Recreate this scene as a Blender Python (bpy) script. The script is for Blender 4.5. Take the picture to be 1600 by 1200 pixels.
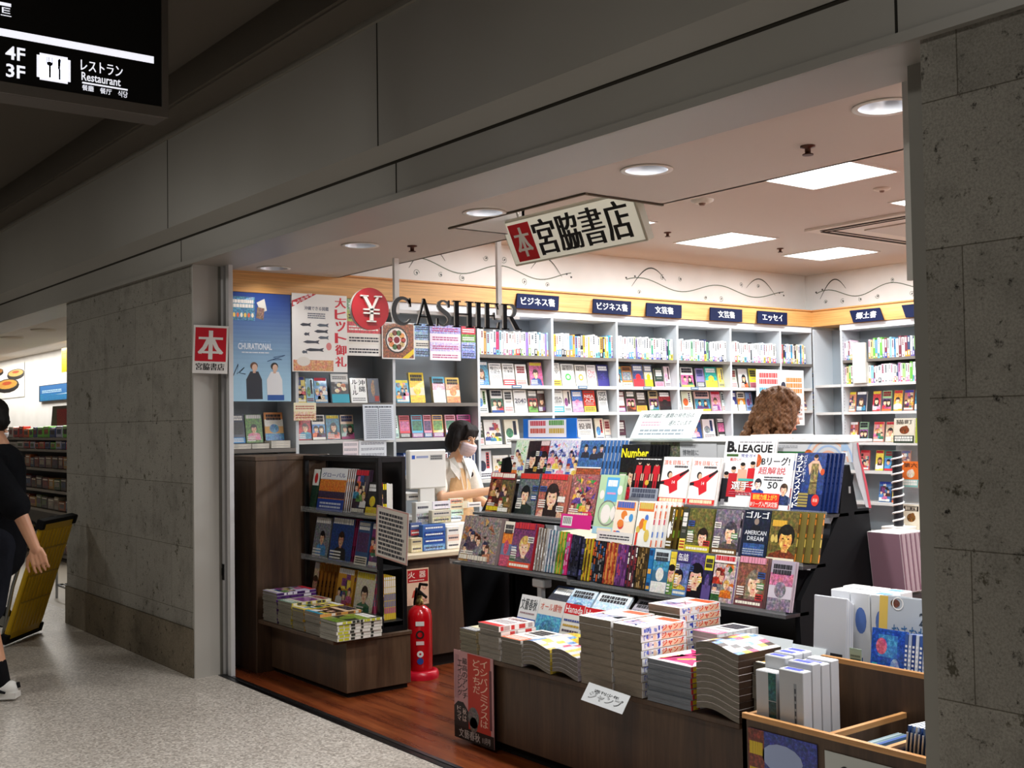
import bpy, math, random
from mathutils import Matrix, Vector
for _o in list(bpy.data.objects):
    bpy.data.objects.remove(_o)
SC = bpy.context.scene
COL = SC.collection
R = math.radians
PI = math.pi
# ------------------------------------------------------------------ camera
YAW, PITCH, ROLL, FPX, EYE = -0.91650, 0.03435, -0.01508, 1785.0, 1.55
_cy, _sy, _cp, _sp = math.cos(YAW), math.sin(YAW), math.cos(PITCH), math.sin(PITCH)
FW = Vector((_sy * _cp, _cy * _cp, _sp))
_r0 = Vector((_cy, -_sy, 0))
_u0 = _r0.cross(FW)
RT = _r0 * math.cos(ROLL) + _u0 * math.sin(ROLL)
DN = _r0 * math.sin(ROLL) - _u0 * math.cos(ROLL)
CAM = Vector((0, 0, EYE))
cd = bpy.data.cameras.new('camera')
cam = bpy.data.objects.new('camera', cd)
COL.objects.link(cam)
cam.matrix_world = Matrix(((RT.x, -DN.x, -FW.x, 0), (RT.y, -DN.y, -FW.y, 0), (RT.z, -DN.z, -FW.z, EYE), (0, 0, 0, 1)))
cd.sensor_width = 36
cd.sensor_fit = 'HORIZONTAL'
cd.lens = FPX / 1600 * 36
cd.clip_start = 0.05
SC.camera = cam


def at(px, py, ax, val):
    """the point seen at a pixel, on the plane axis = val"""
    d = RT * ((px - 800) / FPX) + DN * ((py - 600) / FPX) + FW
    t = (val - CAM[ax]) / d[ax]
    return CAM + d * t


# ------------------------------------------------------------------ world, lights, exposure
SC.view_settings.view_transform = 'Standard'
SC.view_settings.look = 'None'
SC.view_settings.gamma = 1
SC.view_settings.use_curve_mapping = False
SC.view_settings.exposure = 0.0
SC.cycles.use_denoising = True
SC.cycles.max_bounces = 8
SC.cycles.diffuse_bounces = 4
SC.cycles.glossy_bounces = 3
SC.cycles.transmission_bounces = 4
SC.cycles.transparent_max_bounces = 6
SC.cycles.sample_clamp_indirect = 6
SC.cycles.caustics_reflective = False
SC.cycles.caustics_refractive = False
W = bpy.data.worlds.new('world')
SC.world = W
W.use_nodes = True
W.node_tree.nodes['Background'].inputs[0].default_value = (1.0, 0.93, 0.84, 1)
W.node_tree.nodes['Background'].inputs[1].default_value = 0.05


def area_light(name, loc, sx, sy, watts, col=(1, 1, 1), rot=(0, 0, 0), parent=None, spread=PI):
    l = bpy.data.lights.new(name, 'AREA')
    l.shape = 'RECTANGLE'
    l.size, l.size_y = sx, sy
    l.energy = watts
    l.color = col
    l.spread = spread
    o = bpy.data.objects.new(name, l)
    o.location = loc
    o.rotation_euler = rot
    if parent:
        o.parent = parent
    COL.objects.link(o)
    return o


def spot_light(name, loc, watts, col=(1, 0.95, 0.88), ang=100, blend=0.6, rad=0.05, rot=(0, 0, 0)):
    l = bpy.data.lights.new(name, 'SPOT')
    l.energy = watts
    l.color = col
    l.spot_size = R(ang)
    l.spot_blend = blend
    l.shadow_soft_size = rad
    o = bpy.data.objects.new(name, l)
    o.location = loc
    o.rotation_euler = rot
    COL.objects.link(o)
    return o


SOF, CEI = 2.62, 3.05          # soffit behind the opening, shop ceiling
PANEL_W = 37.0                 # watts of one shop ceiling panel
PANELS = [(x, y) for y in (5.80, 7.20, 8.60) for x in (-6.43, -4.35, -2.3, -0.2)]
DOWNS = [(-7.05, 3.40), (-5.89, 3.40), (-4.64, 3.40), (-3.47, 3.40), (-2.30, 3.40), (-1.1, 3.40)]
DOWN_W = [6, 20, 78, 95, 95, 95]
# lamps of the corridor ceiling, well above and behind the camera's view
HALL_LAMPS = [(-10.5, 0.2), (-6.5, 0.2), (-2.5, 0.2)]
HALL_W = 27.0

# ------------------------------------------------------------------ materials
def s2l(c):
    return c / 12.92 if c <= 0.04045 else ((c + 0.055) / 1.055) ** 2.4


def hx(h):
    if isinstance(h, tuple):
        return h
    return tuple(s2l(int(h[i:i + 2], 16) / 255) for i in (0, 2, 4))


class NT:
    """small node tree helper"""
    def __init__(s, name):
        s.m = bpy.data.materials.new(name)
        s.m.use_nodes = True
        s.t = s.m.node_tree
        s.b = s.t.nodes['Principled BSDF']

    def n(s, kind, **kw):
        o = s.t.nodes.new(kind)
        for k, v in kw.items():
            setattr(o, k, v)
        return o

    def l(s, a, b):
        s.t.links.new(a, b)

    def attr(s):
        return s.n('ShaderNodeAttribute', attribute_name='Col').outputs['Color']

    def noise(s, scale, detail=3, rough=0.5, vec=None, sc=None):
        o = s.n('ShaderNodeTexNoise')
        o.inputs['Scale'].default_value = scale
        o.inputs['Detail'].default_value = detail
        o.inputs['Roughness'].default_value = rough
        if vec is None:
            vec = s.n('ShaderNodeTexCoord').outputs['Object']
        if sc:
            mp = s.n('ShaderNodeMapping')
            mp.inputs['Scale'].default_value = sc
            s.l(vec, mp.inputs[0])
            vec = mp.outputs[0]
        s.l(vec, o.inputs['Vector'])
        return o

    def ramp(s, fac, stops):
        r = s.n('ShaderNodeValToRGB')
        e = r.color_ramp.elements
        while len(e) < len(stops):
            e.new(0.5)
        for i, (p, c) in enumerate(stops):
            e[i].position = p
            e[i].color = (*hx(c), 1)
        s.l(fac, r.inputs[0])
        return r.outputs[0]

    def mix(s, fac, a, b, mode='MIX'):
        m = s.n('ShaderNodeMix', data_type='RGBA', blend_type=mode)
        for v, i in ((fac, 0), (a, 6), (b, 7)):
            if isinstance(v, (int, float)):
                m.inputs[i].default_value = v
            elif isinstance(v, (tuple, str)):
                m.inputs[i].default_value = (*hx(v), 1)
            else:
                s.l(v, m.inputs[i])
        return m.outputs[2]

    def bump(s, h, strength=0.2, dist=0.01):
        b = s.n('ShaderNodeBump')
        b.inputs['Strength'].default_value = strength
        b.inputs['Distance'].default_value = dist
        s.l(h, b.inputs['Height'])
        s.l(b.outputs[0], s.b.inputs['Normal'])

    def set(s, **kw):
        for k, v in kw.items():
            s.b.inputs[k.replace('_', ' ')].default_value = v
        return s


MAT = {}


def attr_mat(name, rough, metal=0.0, coat=0.0, spec=0.5):
    t = NT(name)
    t.l(t.attr(), t.b.inputs['Base Color'])
    t.set(Roughness=rough, Metallic=metal, Coat_Weight=coat, Specular_IOR_Level=spec)
    MAT[name] = t.m
    return t


attr_mat('paint', 0.5)
attr_mat('print', 0.45, spec=0.35)
attr_mat('gloss', 0.22, coat=0.3)
attr_mat('metal', 0.3, 1.0)
attr_mat('satin', 0.38, 0.9)
attr_mat('plastic', 0.3)
attr_mat('matte', 0.8, spec=0.2)
t = NT('photo')                       # printed photographs: mottled colours
v = t.n('ShaderNodeTexCoord').outputs['Object']
nz = t.noise(38, 5, 0.65, v)
hsv = t.n('ShaderNodeHueSaturation')
hsv.inputs['Saturation'].default_value = 1.5
t.l(nz.outputs['Color'], hsv.inputs['Color'])
n2 = t.noise(75, 4, 0.7, v)
dk = t.ramp(n2.outputs[0], [(0.36, '303030'), (0.5, '9a9a9a'), (0.62, 'ffffff')])
c1 = t.mix(0.55, t.attr(), hsv.outputs[0], 'OVERLAY')
c2 = t.mix(0.55, c1, dk, 'OVERLAY')
t.l(c2, t.b.inputs['Base Color'])
t.set(Roughness=0.3, Coat_Weight=0.15)
MAT['photo'] = t.m
t = NT('pages')                       # edges of a block of paper
v = t.n('ShaderNodeTexCoord').outputs['Object']
a = t.noise(1, 2, 0.6, v, (6, 6, 900))
b = t.noise(1, 3, 0.6, v, (20, 20, 160))
ln = t.ramp(a.outputs[0], [(0.3, 'a8a8a8'), (0.6, 'ffffff')])
l2 = t.ramp(b.outputs[0], [(0.35, 'd8d8d8'), (0.6, 'ffffff')])
t.l(t.mix(0.6, t.mix(0.7, t.attr(), ln, 'MULTIPLY'), l2, 'MULTIPLY'), t.b.inputs['Base Color'])
t.set(Roughness=0.85, Specular_IOR_Level=0.1)
MAT['pages'] = t.m


def wood(name, cols, sc, rough=0.4, plank=None):
    t = NT(name)
    v = t.n('ShaderNodeTexCoord').outputs['Object']
    a = t.noise(1, 5, 0.62, v, sc)
    c = t.ramp(a.outputs[0], [(0.28, cols[0]), (0.5, cols[1]), (0.72, cols[2])])
    b = t.noise(1, 3, 0.6, v, tuple(k * 6 for k in sc))
    c = t.mix(0.35, c, t.ramp(b.outputs[0], [(0.35, '909090'), (0.65, 'ffffff')]), 'MULTIPLY')
    if plank:
        br = t.n('ShaderNodeTexBrick')
        br.inputs['Scale'].default_value = 1
        br.inputs['Brick Width'].default_value = plank[0]
        br.inputs['Row Height'].default_value = plank[1]
        br.inputs['Mortar Size'].default_value = 0.0012
        br.inputs['Color1'].default_value = (0.72, 0.72, 0.72, 1)
        br.inputs['Color2'].default_value = (1, 1, 1, 1)
        br.inputs['Mortar'].default_value = (0.25, 0.22, 0.2, 1)
        t.l(v, br.inputs['Vector'])
        c = t.mix(0.8, c, br.outputs[0], 'MULTIPLY')
    t.l(c, t.b.inputs['Base Color'])
    rr = t.n('ShaderNodeMapRange')
    rr.inputs['To Min'].default_value = rough - 0.08
    rr.inputs['To Max'].default_value = rough + 0.1
    t.l(a.outputs[0], rr.inputs[0])
    t.l(rr.outputs[0], t.b.inputs['Roughness'])
    MAT[name] = t.m


wood('walnut', ('3b2a22', '55402f', '67503c'), (9, 9, 0.9), 0.45)
wood('oak', ('c88f55', 'dda468', 'e8b67c'), (0.8, 0.8, 22), 0.42)
wood('oak_band', ('d49a55', 'e2a863', 'ecb876'), (0.5, 0.5, 16), 0.45)
wood('floor_wood', ('5a2412', '86401f', 'a5592c'), (1.1, 14, 1), 0.28, (0.9, 0.075))
# polished terrazzo corridor floor
t = NT('terrazzo')
v = t.n('ShaderNodeTexCoord').outputs['Object']
vo = t.n('ShaderNodeTexVoronoi')
vo.inputs['Scale'].default_value = 95
t.l(v, vo.inputs['Vector'])
sep = t.n('ShaderNodeSeparateColor')
t.l(vo.outputs['Color'], sep.inputs[0])
c = t.ramp(sep.outputs[0], [(0.0, '9c958d'), (0.3, 'bbb4ac'), (0.75, 'd3ccc4'), (1.0, 'e8e2da')])
n2 = t.noise(0.7, 2, 0.5, v)
c = t.mix(0.35, c, t.ramp(n2.outputs[0], [(0.3, 'b5b0a8'), (0.7, 'ffffff')]), 'MULTIPLY')
t.l(c, t.b.inputs['Base Color'])
t.set(Roughness=0.36, Specular_IOR_Level=0.4)
MAT['terrazzo'] = t.m


def stone(name, base, dark, joint, bw, rh, off):
    """pitted limestone blocks in rows"""
    t = NT(name)
    v = t.n('ShaderNodeTexCoord').outputs['Object']
    sx = t.n('ShaderNodeSeparateXYZ')
    t.l(v, sx.inputs[0])
    cx = t.n('ShaderNodeCombineXYZ')
    t.l(sx.outputs[0], cx.inputs[0])
    t.l(sx.outputs[2], cx.inputs[1])
    br = t.n('ShaderNodeTexBrick')
    br.offset = off
    br.inputs['Scale'].default_value = 1
    br.inputs['Brick Width'].default_value = bw
    br.inputs['Row Height'].default_value = rh
    br.inputs['Mortar Size'].default_value = 0.0022
    br.inputs['Mortar Smooth'].default_value = 0.3
    br.inputs['Color1'].default_value = (0.84, 0.84, 0.84, 1)
    br.inputs['Color2'].default_value = (1, 1, 1, 1)
    br.inputs['Mortar'].default_value = (0.42, 0.4, 0.37, 1)
    t.l(cx.outputs[0], br.inputs['Vector'])
    a = t.noise(4, 6, 0.65, v)
    c = t.ramp(a.outputs[0], [(0.25, dark), (0.5, base), (0.75, base)])
    p = t.noise(26, 6, 0.75, v)
    c = t.mix(1.0, c, t.ramp(p.outputs[0], [(0.31, '3c3934'), (0.42, 'ffffff'), (1, 'ffffff')]), 'MULTIPLY')
    g = t.noise(140, 3, 0.7, v)
    c = t.mix(0.5, c, t.ramp(g.outputs[0], [(0.3, '8e8e8e'), (0.6, 'ffffff')]), 'MULTIPLY')
    q = t.noise(7, 5, 0.8, v)
    c = t.mix(0.8, c, t.ramp(q.outputs[0], [(0.33, '6e6a50'), (0.38, 'ffffff'), (1, 'ffffff')]), 'MULTIPLY')
    c = t.mix(1.0, c, br.outputs[0], 'MULTIPLY')
    t.l(c, t.b.inputs['Base Color'])
    t.set(Roughness=0.85, Specular_IOR_Level=0.2)
    t.bump(p.outputs[0], 0.35, 0.01)
    MAT[name] = t.m


stone('limestone', 'a8a49b', '87847c', 0, 0.66, 0.40, 0.5)
stone('stone_base', '8e8371', '6c6354', 0, 1.2, 0.30, 0.5)
t = NT('fascia')
a = t.noise(0.8, 2, 0.5)
t.l(t.ramp(a.outputs[0], [(0.3, '98948c'), (0.7, 'a29f98')]), t.b.inputs['Base Color'])
t.set(Roughness=0.4, Metallic=0.0)
MAT['fascia'] = t.m
t = NT('plaster')
a = t.noise(3, 2, 0.5)
t.l(t.ramp(a.outputs[0], [(0.3, 'e9e8e4'), (0.7, 'f2f1ee')]), t.b.inputs['Base Color'])
t.set(Roughness=0.85, Specular_IOR_Level=0.2)
MAT['plaster'] = t.m
t = NT('ceiling_paint')
t.set(Roughness=0.9, Specular_IOR_Level=0.15)
t.b.inputs['Base Color'].default_value = (*hx('cdc5bc'), 1)
MAT['ceiling_paint'] = t.m
t = NT('hall_ceiling')
t.set(Roughness=0.9)
t.b.inputs['Base Color'].default_value = (*hx('5e574e'), 1)
MAT['hall_ceiling'] = t.m
t = NT('mirror_strip')
a = t.noise(6, 2, 0.5)
t.b.inputs['Base Color'].default_value = (*hx('cfcac4'), 1)
t.set(Roughness=0.22, Metallic=1.0)
MAT['mirror_strip'] = t.m


def emit(name, strength):
    t = NT(name)
    t.l(t.attr(), t.b.inputs['Emission Color'])
    t.l(t.attr(), t.b.inputs['Base Color'])
    t.b.inputs['Emission Strength'].default_value = strength
    MAT[name] = t.m


emit('glow', 0.9)
emit('glow_soft', 0.35)
emit('lamp', 6.0)
t = NT('acrylic')
t.set(Roughness=0.05, Alpha=0.12, Coat_Weight=0.5)
t.b.inputs['Base Color'].default_value = (0.85, 0.9, 0.92, 1)
MAT['acrylic'] = t.m
t = NT('skin')
a = t.noise(14, 3, 0.6)
t.l(t.mix(0.25, t.attr(), t.ramp(a.outputs[0], [(0.3, 'd88a70'), (0.7, 'f5d0b0')]), 'SOFT_LIGHT'), t.b.inputs['Base Color'])
t.set(Roughness=0.5, Subsurface_Weight=0.08)
t.b.inputs['Subsurface Radius'].default_value = (0.02, 0.008, 0.004)
MAT['skin'] = t.m
t = NT('hair')
v = t.n('ShaderNodeTexCoord').outputs['Object']
a = t.noise(1, 4, 0.7, v, (60, 60, 14))
t.l(t.mix(0.8, t.attr(), t.ramp(a.outputs[0], [(0.3, '6a6a6a'), (0.6, 'ffffff')]), 'MULTIPLY'), t.b.inputs['Base Color'])
t.set(Roughness=0.6, Specular_IOR_Level=0.25)
t.bump(a.outputs[0], 0.6, 0.01)
MAT['hair'] = t.m
t = NT('cloth')
v = t.n('ShaderNodeTexCoord').outputs['Object']
a = t.noise(9, 4, 0.6, v)
t.l(t.mix(0.4, t.attr(), t.ramp(a.outputs[0], [(0.35, 'bdbdbd'), (0.6, 'ffffff')]), 'MULTIPLY'), t.b.inputs['Base Color'])
t.set(Roughness=0.9, Specular_IOR_Level=0.1)
t.bump(a.outputs[0], 0.5, 0.02)
MAT['cloth'] = t.m

# ------------------------------------------------------------------ mesh builder
_glyphs = {}


def glyphs(s, bold):
    k = (s, bold)
    if k not in _glyphs:
        c = bpy.data.curves.new('text_outline', 'FONT')
        c.body = s
        c.offset = bold
        c.resolution_u = 2
        o = bpy.data.objects.new('text_outline', c)
        m = bpy.data.meshes.new_from_object(o)
        vs = [(p.co.x, p.co.y) for p in m.vertices]
        fs = [tuple(p.vertices) for p in m.polygons]
        bpy.data.objects.remove(o)
        bpy.data.curves.remove(c)
        bpy.data.meshes.remove(m)
        if vs:
            x0, x1 = min(p[0] for p in vs), max(p[0] for p in vs)
            y0, y1 = min(p[1] for p in vs), max(p[1] for p in vs)
        else:
            x0 = y0 = 0
            x1 = y1 = 1
        _glyphs[k] = (vs, fs, x0, x1, y0, y1)
    return _glyphs[k]


class MB:
    """collects faces (with a colour and a material each) and links them as ONE mesh object"""
    def __init__(s):
        s.v, s.f, s.c, s.m, s.sm = [], [], [], [], []
        s.M = Matrix.Identity(4)
        s.dy = 0.0003
        s.clip = None            # (w, h): art stays on its sheet

    def add(s, pts, faces, col, mat='paint', smooth=False):
        b = len(s.v)
        M = s.M
        for p in pts:
            s.v.append(tuple(M @ Vector(p)))
        c = hx(col)
        for f in faces:
            s.f.append(tuple(b + i for i in f))
            s.c.append(c)
            s.m.append(mat)
            s.sm.append(smooth)

    def quad(s, a, b, c, d, col, mat='paint'):
        s.add((a, b, c, d), ((0, 1, 2, 3),), col, mat)

    def box(s, x0, y0, z0, x1, y1, z1, col, mat='paint', ch=0.0):
        if ch > 0:
            return s.cbox(x0, y0, z0, x1, y1, z1, ch, col, mat)
        p = [(x, y, z) for z in (z0, z1) for y in (y0, y1) for x in (x0, x1)]
        s.add(p, ((0, 2, 3, 1), (4, 5, 7, 6), (0, 1, 5, 4), (1, 3, 7, 5), (3, 2, 6, 7), (2, 0, 4, 6)), col, mat)

    def cbox(s, x0, y0, z0, x1, y1, z1, c, col, mat):
        """box with chamfered edges"""
        P = {}
        pts = []
        for ix, x in ((0, x0), (1, x1)):
            for iy, y in ((0, y0), (1, y1)):
                for iz, z in ((0, z0), (1, z1)):
                    for ax in range(3):
                        q = [x, y, z]
                        for o, i in ((0, ix), (1, iy), (2, iz)):
                            if o != ax:
                                q[o] += c if i == 0 else -c
                        P[(ix, iy, iz, ax)] = len(pts)
                        pts.append(tuple(q))
        F = []
        for ax in range(3):
            a, b = (ax + 1) % 3, (ax + 2) % 3
            for k in (0, 1):
                loop = []
                for u, w in ((0, 0), (1, 0), (1, 1), (0, 1)):
                    i = [0, 0, 0]
                    i[ax], i[a], i[b] = k, u, w
                    loop.append(P[(*i, ax)])
                F.append(tuple(loop if k else loop[::-1]))
            for u in (0, 1):
                for w in (0, 1):
                    i0 = [0, 0, 0]
                    i0[a], i0[b] = u, w
                    i1 = list(i0)
                    i1[ax] = 1
                    q = [P[(*i0, a)], P[(*i0, b)], P[(*i1, b)], P[(*i1, a)]]
                    F.append(tuple(q if u != w else q[::-1]))
        for ix in (0, 1):
            for iy in (0, 1):
                for iz in (0, 1):
                    q = [P[(ix, iy, iz, k)] for k in range(3)]
                    F.append(tuple(q if (ix + iy + iz) % 2 else q[::-1]))
        s.add(pts, F, col, mat)

    def prism(s, poly, y0, y1, col, mat='paint'):
        """polygon in the x-z plane pushed from y0 to y1"""
        n = len(poly)
        p = [(x, y0, z) for x, z in poly] + [(x, y1, z) for x, z in poly]
        F = [tuple(range(n)), tuple(range(2 * n - 1, n - 1, -1))]
        F += [((i + 1) % n, i, n + i, n + (i + 1) % n) for i in range(n)]
        s.add(p, F, col, mat)

    def lathe(s, prof, n=20, col='808080', mat='paint', cx=0, cy=0, smooth=True, cap=True):
        p = []
        for r, z in prof:
            for k in range(n):
                a = 2 * PI * k / n
                p.append((cx + r * math.cos(a), cy + r * math.sin(a), z))
        F = []
        for i in range(len(prof) - 1):
            for k in range(n):
                F.append((i * n + k, i * n + (k + 1) % n, (i + 1) * n + (k + 1) % n, (i + 1) * n + k))
        s.add(p, F, col, mat, smooth)
        if cap:
            m = len(prof) - 1
            s.add([p[k] for k in range(n)][::-1], (tuple(range(n)),), col, mat)
            s.add([p[m * n + k] for k in range(n)], (tuple(range(n)),), col, mat)

    def tube(s, pts, rad, n=10, col='808080', mat='paint', cap=True, closed=False):
        """round (or elliptical) tube along points; rad: one value, or one per point (r or (ra, rb))"""
        P = [Vector(p) for p in pts]
        m = len(P)
        rs = list(rad) if isinstance(rad, (list, tuple)) else [rad] * m
        ref = Vector((0, 0, 1))
        p = []
        prev = None
        for i in range(m):
            if closed:
                d = P[(i + 1) % m] - P[i - 1]
            else:
                d = P[min(i + 1, m - 1)] - P[max(i - 1, 0)]
            d.normalize()
            if prev is None:
                a = d.cross(ref if abs(d.z) < 0.9 else Vector((0, 1, 0)))
            else:
                a = prev - d * prev.dot(d)
            a.normalize()
            prev = a
            b = d.cross(a)
            r = rs[i]
            ra, rb = r if isinstance(r, (tuple, list)) else (r, r)
            for k in range(n):
                t = 2 * PI * k / n
                p.append(tuple(P[i] + a * (ra * math.cos(t)) + b * (rb * math.sin(t))))
        F = []
        for i in range(m if closed else m - 1):
            j = (i + 1) % m
            for k in range(n):
                F.append((i * n + k, i * n + (k + 1) % n, j * n + (k + 1) % n, j * n + k))
        s.add(p, F, col, mat, True)
        if cap and not closed:
            s.add(p[:n], (tuple(range(n - 1, -1, -1)),), col, mat)
            s.add(p[-n:], (tuple(range(n)),), col, mat)

    def ball(s, c, r, col, mat='paint', nu=14, nv=10):
        rx, ry, rz = r if isinstance(r, (tuple, list)) else (r, r, r)
        p = [(c[0], c[1], c[2] - rz)]
        for j in range(1, nv):
            a = PI * j / nv - PI / 2
            for k in range(nu):
                t = 2 * PI * k / nu
                p.append((c[0] + rx * math.cos(a) * math.cos(t), c[1] + ry * math.cos(a) * math.sin(t), c[2] + rz * math.sin(a)))
        p.append((c[0], c[1], c[2] + rz))
        F = [(0, 1 + (k + 1) % nu, 1 + k) for k in range(nu)]
        for j in range(nv - 2):
            for k in range(nu):
                F.append((1 + j * nu + k, 1 + j * nu + (k + 1) % nu, 1 + (j + 1) * nu + (k + 1) % nu, 1 + (j + 1) * nu + k))
        e = len(p) - 1
        b = 1 + (nv - 2) * nu
        F += [(b + k, b + (k + 1) % nu, e) for k in range(nu)]
        s.add(p, F, col, mat, True)

    # ---- printed art on the local x-z plane, facing -y; l = layer
    def rect(s, u0, v0, u1, v1, col, l=1, mat='print'):
        s.poly(((u0, v0), (u1, v0), (u1, v1), (u0, v1)), col, l, mat)

    def onto(s, pts):
        if not s.clip:
            return pts
        w, h = s.clip
        return [(min(max(u, 0), w), min(max(v, 0), h)) for u, v in pts]

    def poly(s, pts, col, l=1, mat='print'):
        y = -l * s.dy
        s.add([(u, y, v) for u, v in s.onto(pts)], (tuple(range(len(pts))),), col, mat)

    def ell(s, cu, cv, ru, rv, col, l=1, mat='print', n=14, a0=0, a1=2 * PI):
        k = n if a1 - a0 >= 2 * PI - 1e-6 else n + 1
        s.poly([(cu + ru * math.cos(a0 + (a1 - a0) * i / n), cv + rv * math.sin(a0 + (a1 - a0) * i / n)) for i in range(k)], col, l, mat)

    def ring(s, cu, cv, r0, r1, col, l=1, mat='print', n=18):
        y = -l * s.dy
        p = []
        for i in range(n):
            t = 2 * PI * i / n
            p += [(u, y, v) for u, v in s.onto([(cu + r0 * math.cos(t), cv + r0 * math.sin(t)), (cu + r1 * math.cos(t), cv + r1 * math.sin(t))])]
        s.add(p, [(2 * i, 2 * i + 1, (2 * i + 3) % (2 * n), (2 * i + 2) % (2 * n)) for i in range(n)], col, mat)

    def stroke(s, pts, w, col, l=1, mat='print'):
        y = -l * s.dy
        m = len(pts)
        ws = w if isinstance(w, (list, tuple)) else [w] * m
        p = []
        for i in range(m):
            a, b = pts[max(i - 1, 0)], pts[min(i + 1, m - 1)]
            dx, dz = b[0] - a[0], b[1] - a[1]
            k = math.hypot(dx, dz) or 1
            nx, nz = -dz / k * ws[i] / 2, dx / k * ws[i] / 2
            p += [(pts[i][0] + nx, y, pts[i][1] + nz), (pts[i][0] - nx, y, pts[i][1] - nz)]
        s.add(p, [(2 * i, 2 * i + 1, 2 * i + 3, 2 * i + 2) for i in range(m - 1)], col, mat)

    def text(s, st, u0, v0, u1, v1, col, l=2, mat='print', bold=0.012, keep=False, slant=0.0):
        cjk = any(ord(ch) > 0x2000 for ch in st)
        vs, fs, x0, x1, y0, y1 = glyphs(st, 0 if cjk else bold)
        ku, kv = (u1 - u0) / max(x1 - x0, 1e-6), (v1 - v0) / max(y1 - y0, 1e-6)
        ou, ov = u0, v0
        if keep:
            k = min(ku, kv)
            ou += (u1 - u0 - k * (x1 - x0)) / 2
            ov += (v1 - v0 - k * (y1 - y0)) / 2
            ku = kv = k
        for i, e in enumerate((-1, 1) if cjk and bold < 0.03 else (-1, 0, 1) if cjk else (0,)):
            y = -(l + 0.12 * i) * s.dy
            e *= bold * 0.9
            s.add([(ou + (a + e - x0) * ku + slant * (b - y0) * kv, y, ov + (b - y0) * kv) for a, b in vs], fs, col, mat)

    def vtext(s, st, u0, v0, u1, v1, col, l=2, mat='print', bold=0.02):
        """vertical writing, one character per cell, from the top"""
        n = len(st)
        h = (v1 - v0) / n
        for i, ch in enumerate(st):
            if ch == ' ':
                continue
            if ch == 'ー':
                s.rect((u0 + u1) / 2 - (u1 - u0) * 0.06, v1 - (i + 0.92) * h, (u0 + u1) / 2 + (u1 - u0) * 0.06, v1 - (i + 0.08) * h, col, l, mat)
                continue
            s.text(ch, u0, v1 - (i + 0.93) * h, u1, v1 - (i + 0.07) * h, col, l, mat, bold, keep=ch in 'っッャュョゃゅょ・。、!')

    def lines(s, rnd, u0, v0, u1, v1, n, col, l=2, mat='print', fill=0.55):
        """rows of small unreadable print"""
        h = (v1 - v0) / n
        for i in range(n):
            z = v0 + i * h + h * 0.22
            u = u0
            while u < u1 - 1e-4:
                w = min((u1 - u0) * rnd.uniform(0.04, 0.16), u1 - u)
                s.rect(u, z, u + w * 0.86, z + h * fill, col, l, mat)
                u += w
            if rnd.random() < 0.3:
                pass

    def bust(s, cu, cv, k, hair, skin, cloth, l=2, rnd=None, longh=False, mat='photo'):
        """head and shoulders; k = head height"""
        s.poly([(cu - k * 0.95, cv - k * 1.5), (cu + k * 0.95, cv - k * 1.5), (cu + k * 0.8, cv - k * 0.72), (cu + k * 0.2, cv - k * 0.5),
                (cu - k * 0.2, cv - k * 0.5), (cu - k * 0.8, cv - k * 0.72)], cloth, l, mat)
        if longh:
            s.poly([(cu - k * 0.5, cv - k * 0.95), (cu + k * 0.5, cv - k * 0.95), (cu + k * 0.5, cv + k * 0.2), (cu - k * 0.5, cv + k * 0.2)], hair, l + 1, mat)
        s.rect(cu - k * 0.16, cv - k * 0.62, cu + k * 0.16, cv - k * 0.3, skin, l + 2, mat)
        s.ell(cu, cv + k * 0.1, k * 0.47, k * 0.52, hair, l + 2, mat)
        s.ell(cu, cv - k * 0.08, k * 0.35, k * 0.45, skin, l + 3, mat)
        s.ell(cu, cv + k * 0.33, k * 0.37, k * 0.2, hair, l + 4, mat, 10)
        for e in (-1, 1):
            s.ell(cu + e * k * 0.15, cv - k * 0.02, k * 0.06, k * 0.028, '241a18', l + 5, mat, 6)
        s.ell(cu, cv - k * 0.3, k * 0.09, k * 0.03, 'b0443c', l + 5, mat, 6)

    def build(s, name, parent=None, loc=None, rot=None, bevel=0, label=None):
        me = bpy.data.meshes.new(name)
        me.from_pydata(s.v, [], s.f)
        names = []
        for m in s.m:
            if m not in names:
                names.append(m)
        for m in names:
            me.materials.append(MAT[m])
        idx = {m: i for i, m in enumerate(names)}
        me.polygons.foreach_set('material_index', [idx[m] for m in s.m])
        me.polygons.foreach_set('use_smooth', s.sm)
        ca = me.color_attributes.new('Col', 'FLOAT_COLOR', 'CORNER')
        buf = []
        for f, c in zip(s.f, s.c):
            buf += [c[0], c[1], c[2], 1.0] * len(f)
        ca.data.foreach_set('color', buf)
        me.update()
        o = bpy.data.objects.new(name, me)
        COL.objects.link(o)
        if parent:
            o.parent = parent
        if loc is not None:
            o.location = loc
        if rot is not None:
            o.rotation_euler = rot
        if bevel:
            b = o.modifiers.new('bevel', 'BEVEL')
            b.width = bevel
            b.segments = 2
            b.limit_method = 'ANGLE'
            b.angle_limit = R(50)
        if label:
            o['label'] = label
        return o


def tag(o, label, cat, group=None, kind=None):
    o['label'] = label
    o['category'] = cat
    if group:
        o['group'] = group
    if kind:
        o['kind'] = kind
    return o


def thing(name, label, cat, loc=(0, 0, 0), rot=(0, 0, 0), group=None):
    o = bpy.data.objects.new(name, None)
    o.empty_display_size = 0.1
    COL.objects.link(o)
    o.location = loc
    o.rotation_euler = rot
    return tag(o, label, cat, group)


def struct(name, mb, label=None, cat='structure'):
    o = mb.build(name)
    o['kind'] = 'structure'
    o['label'] = label or name.replace('_', ' ')
    o['category'] = cat
    return o


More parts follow.
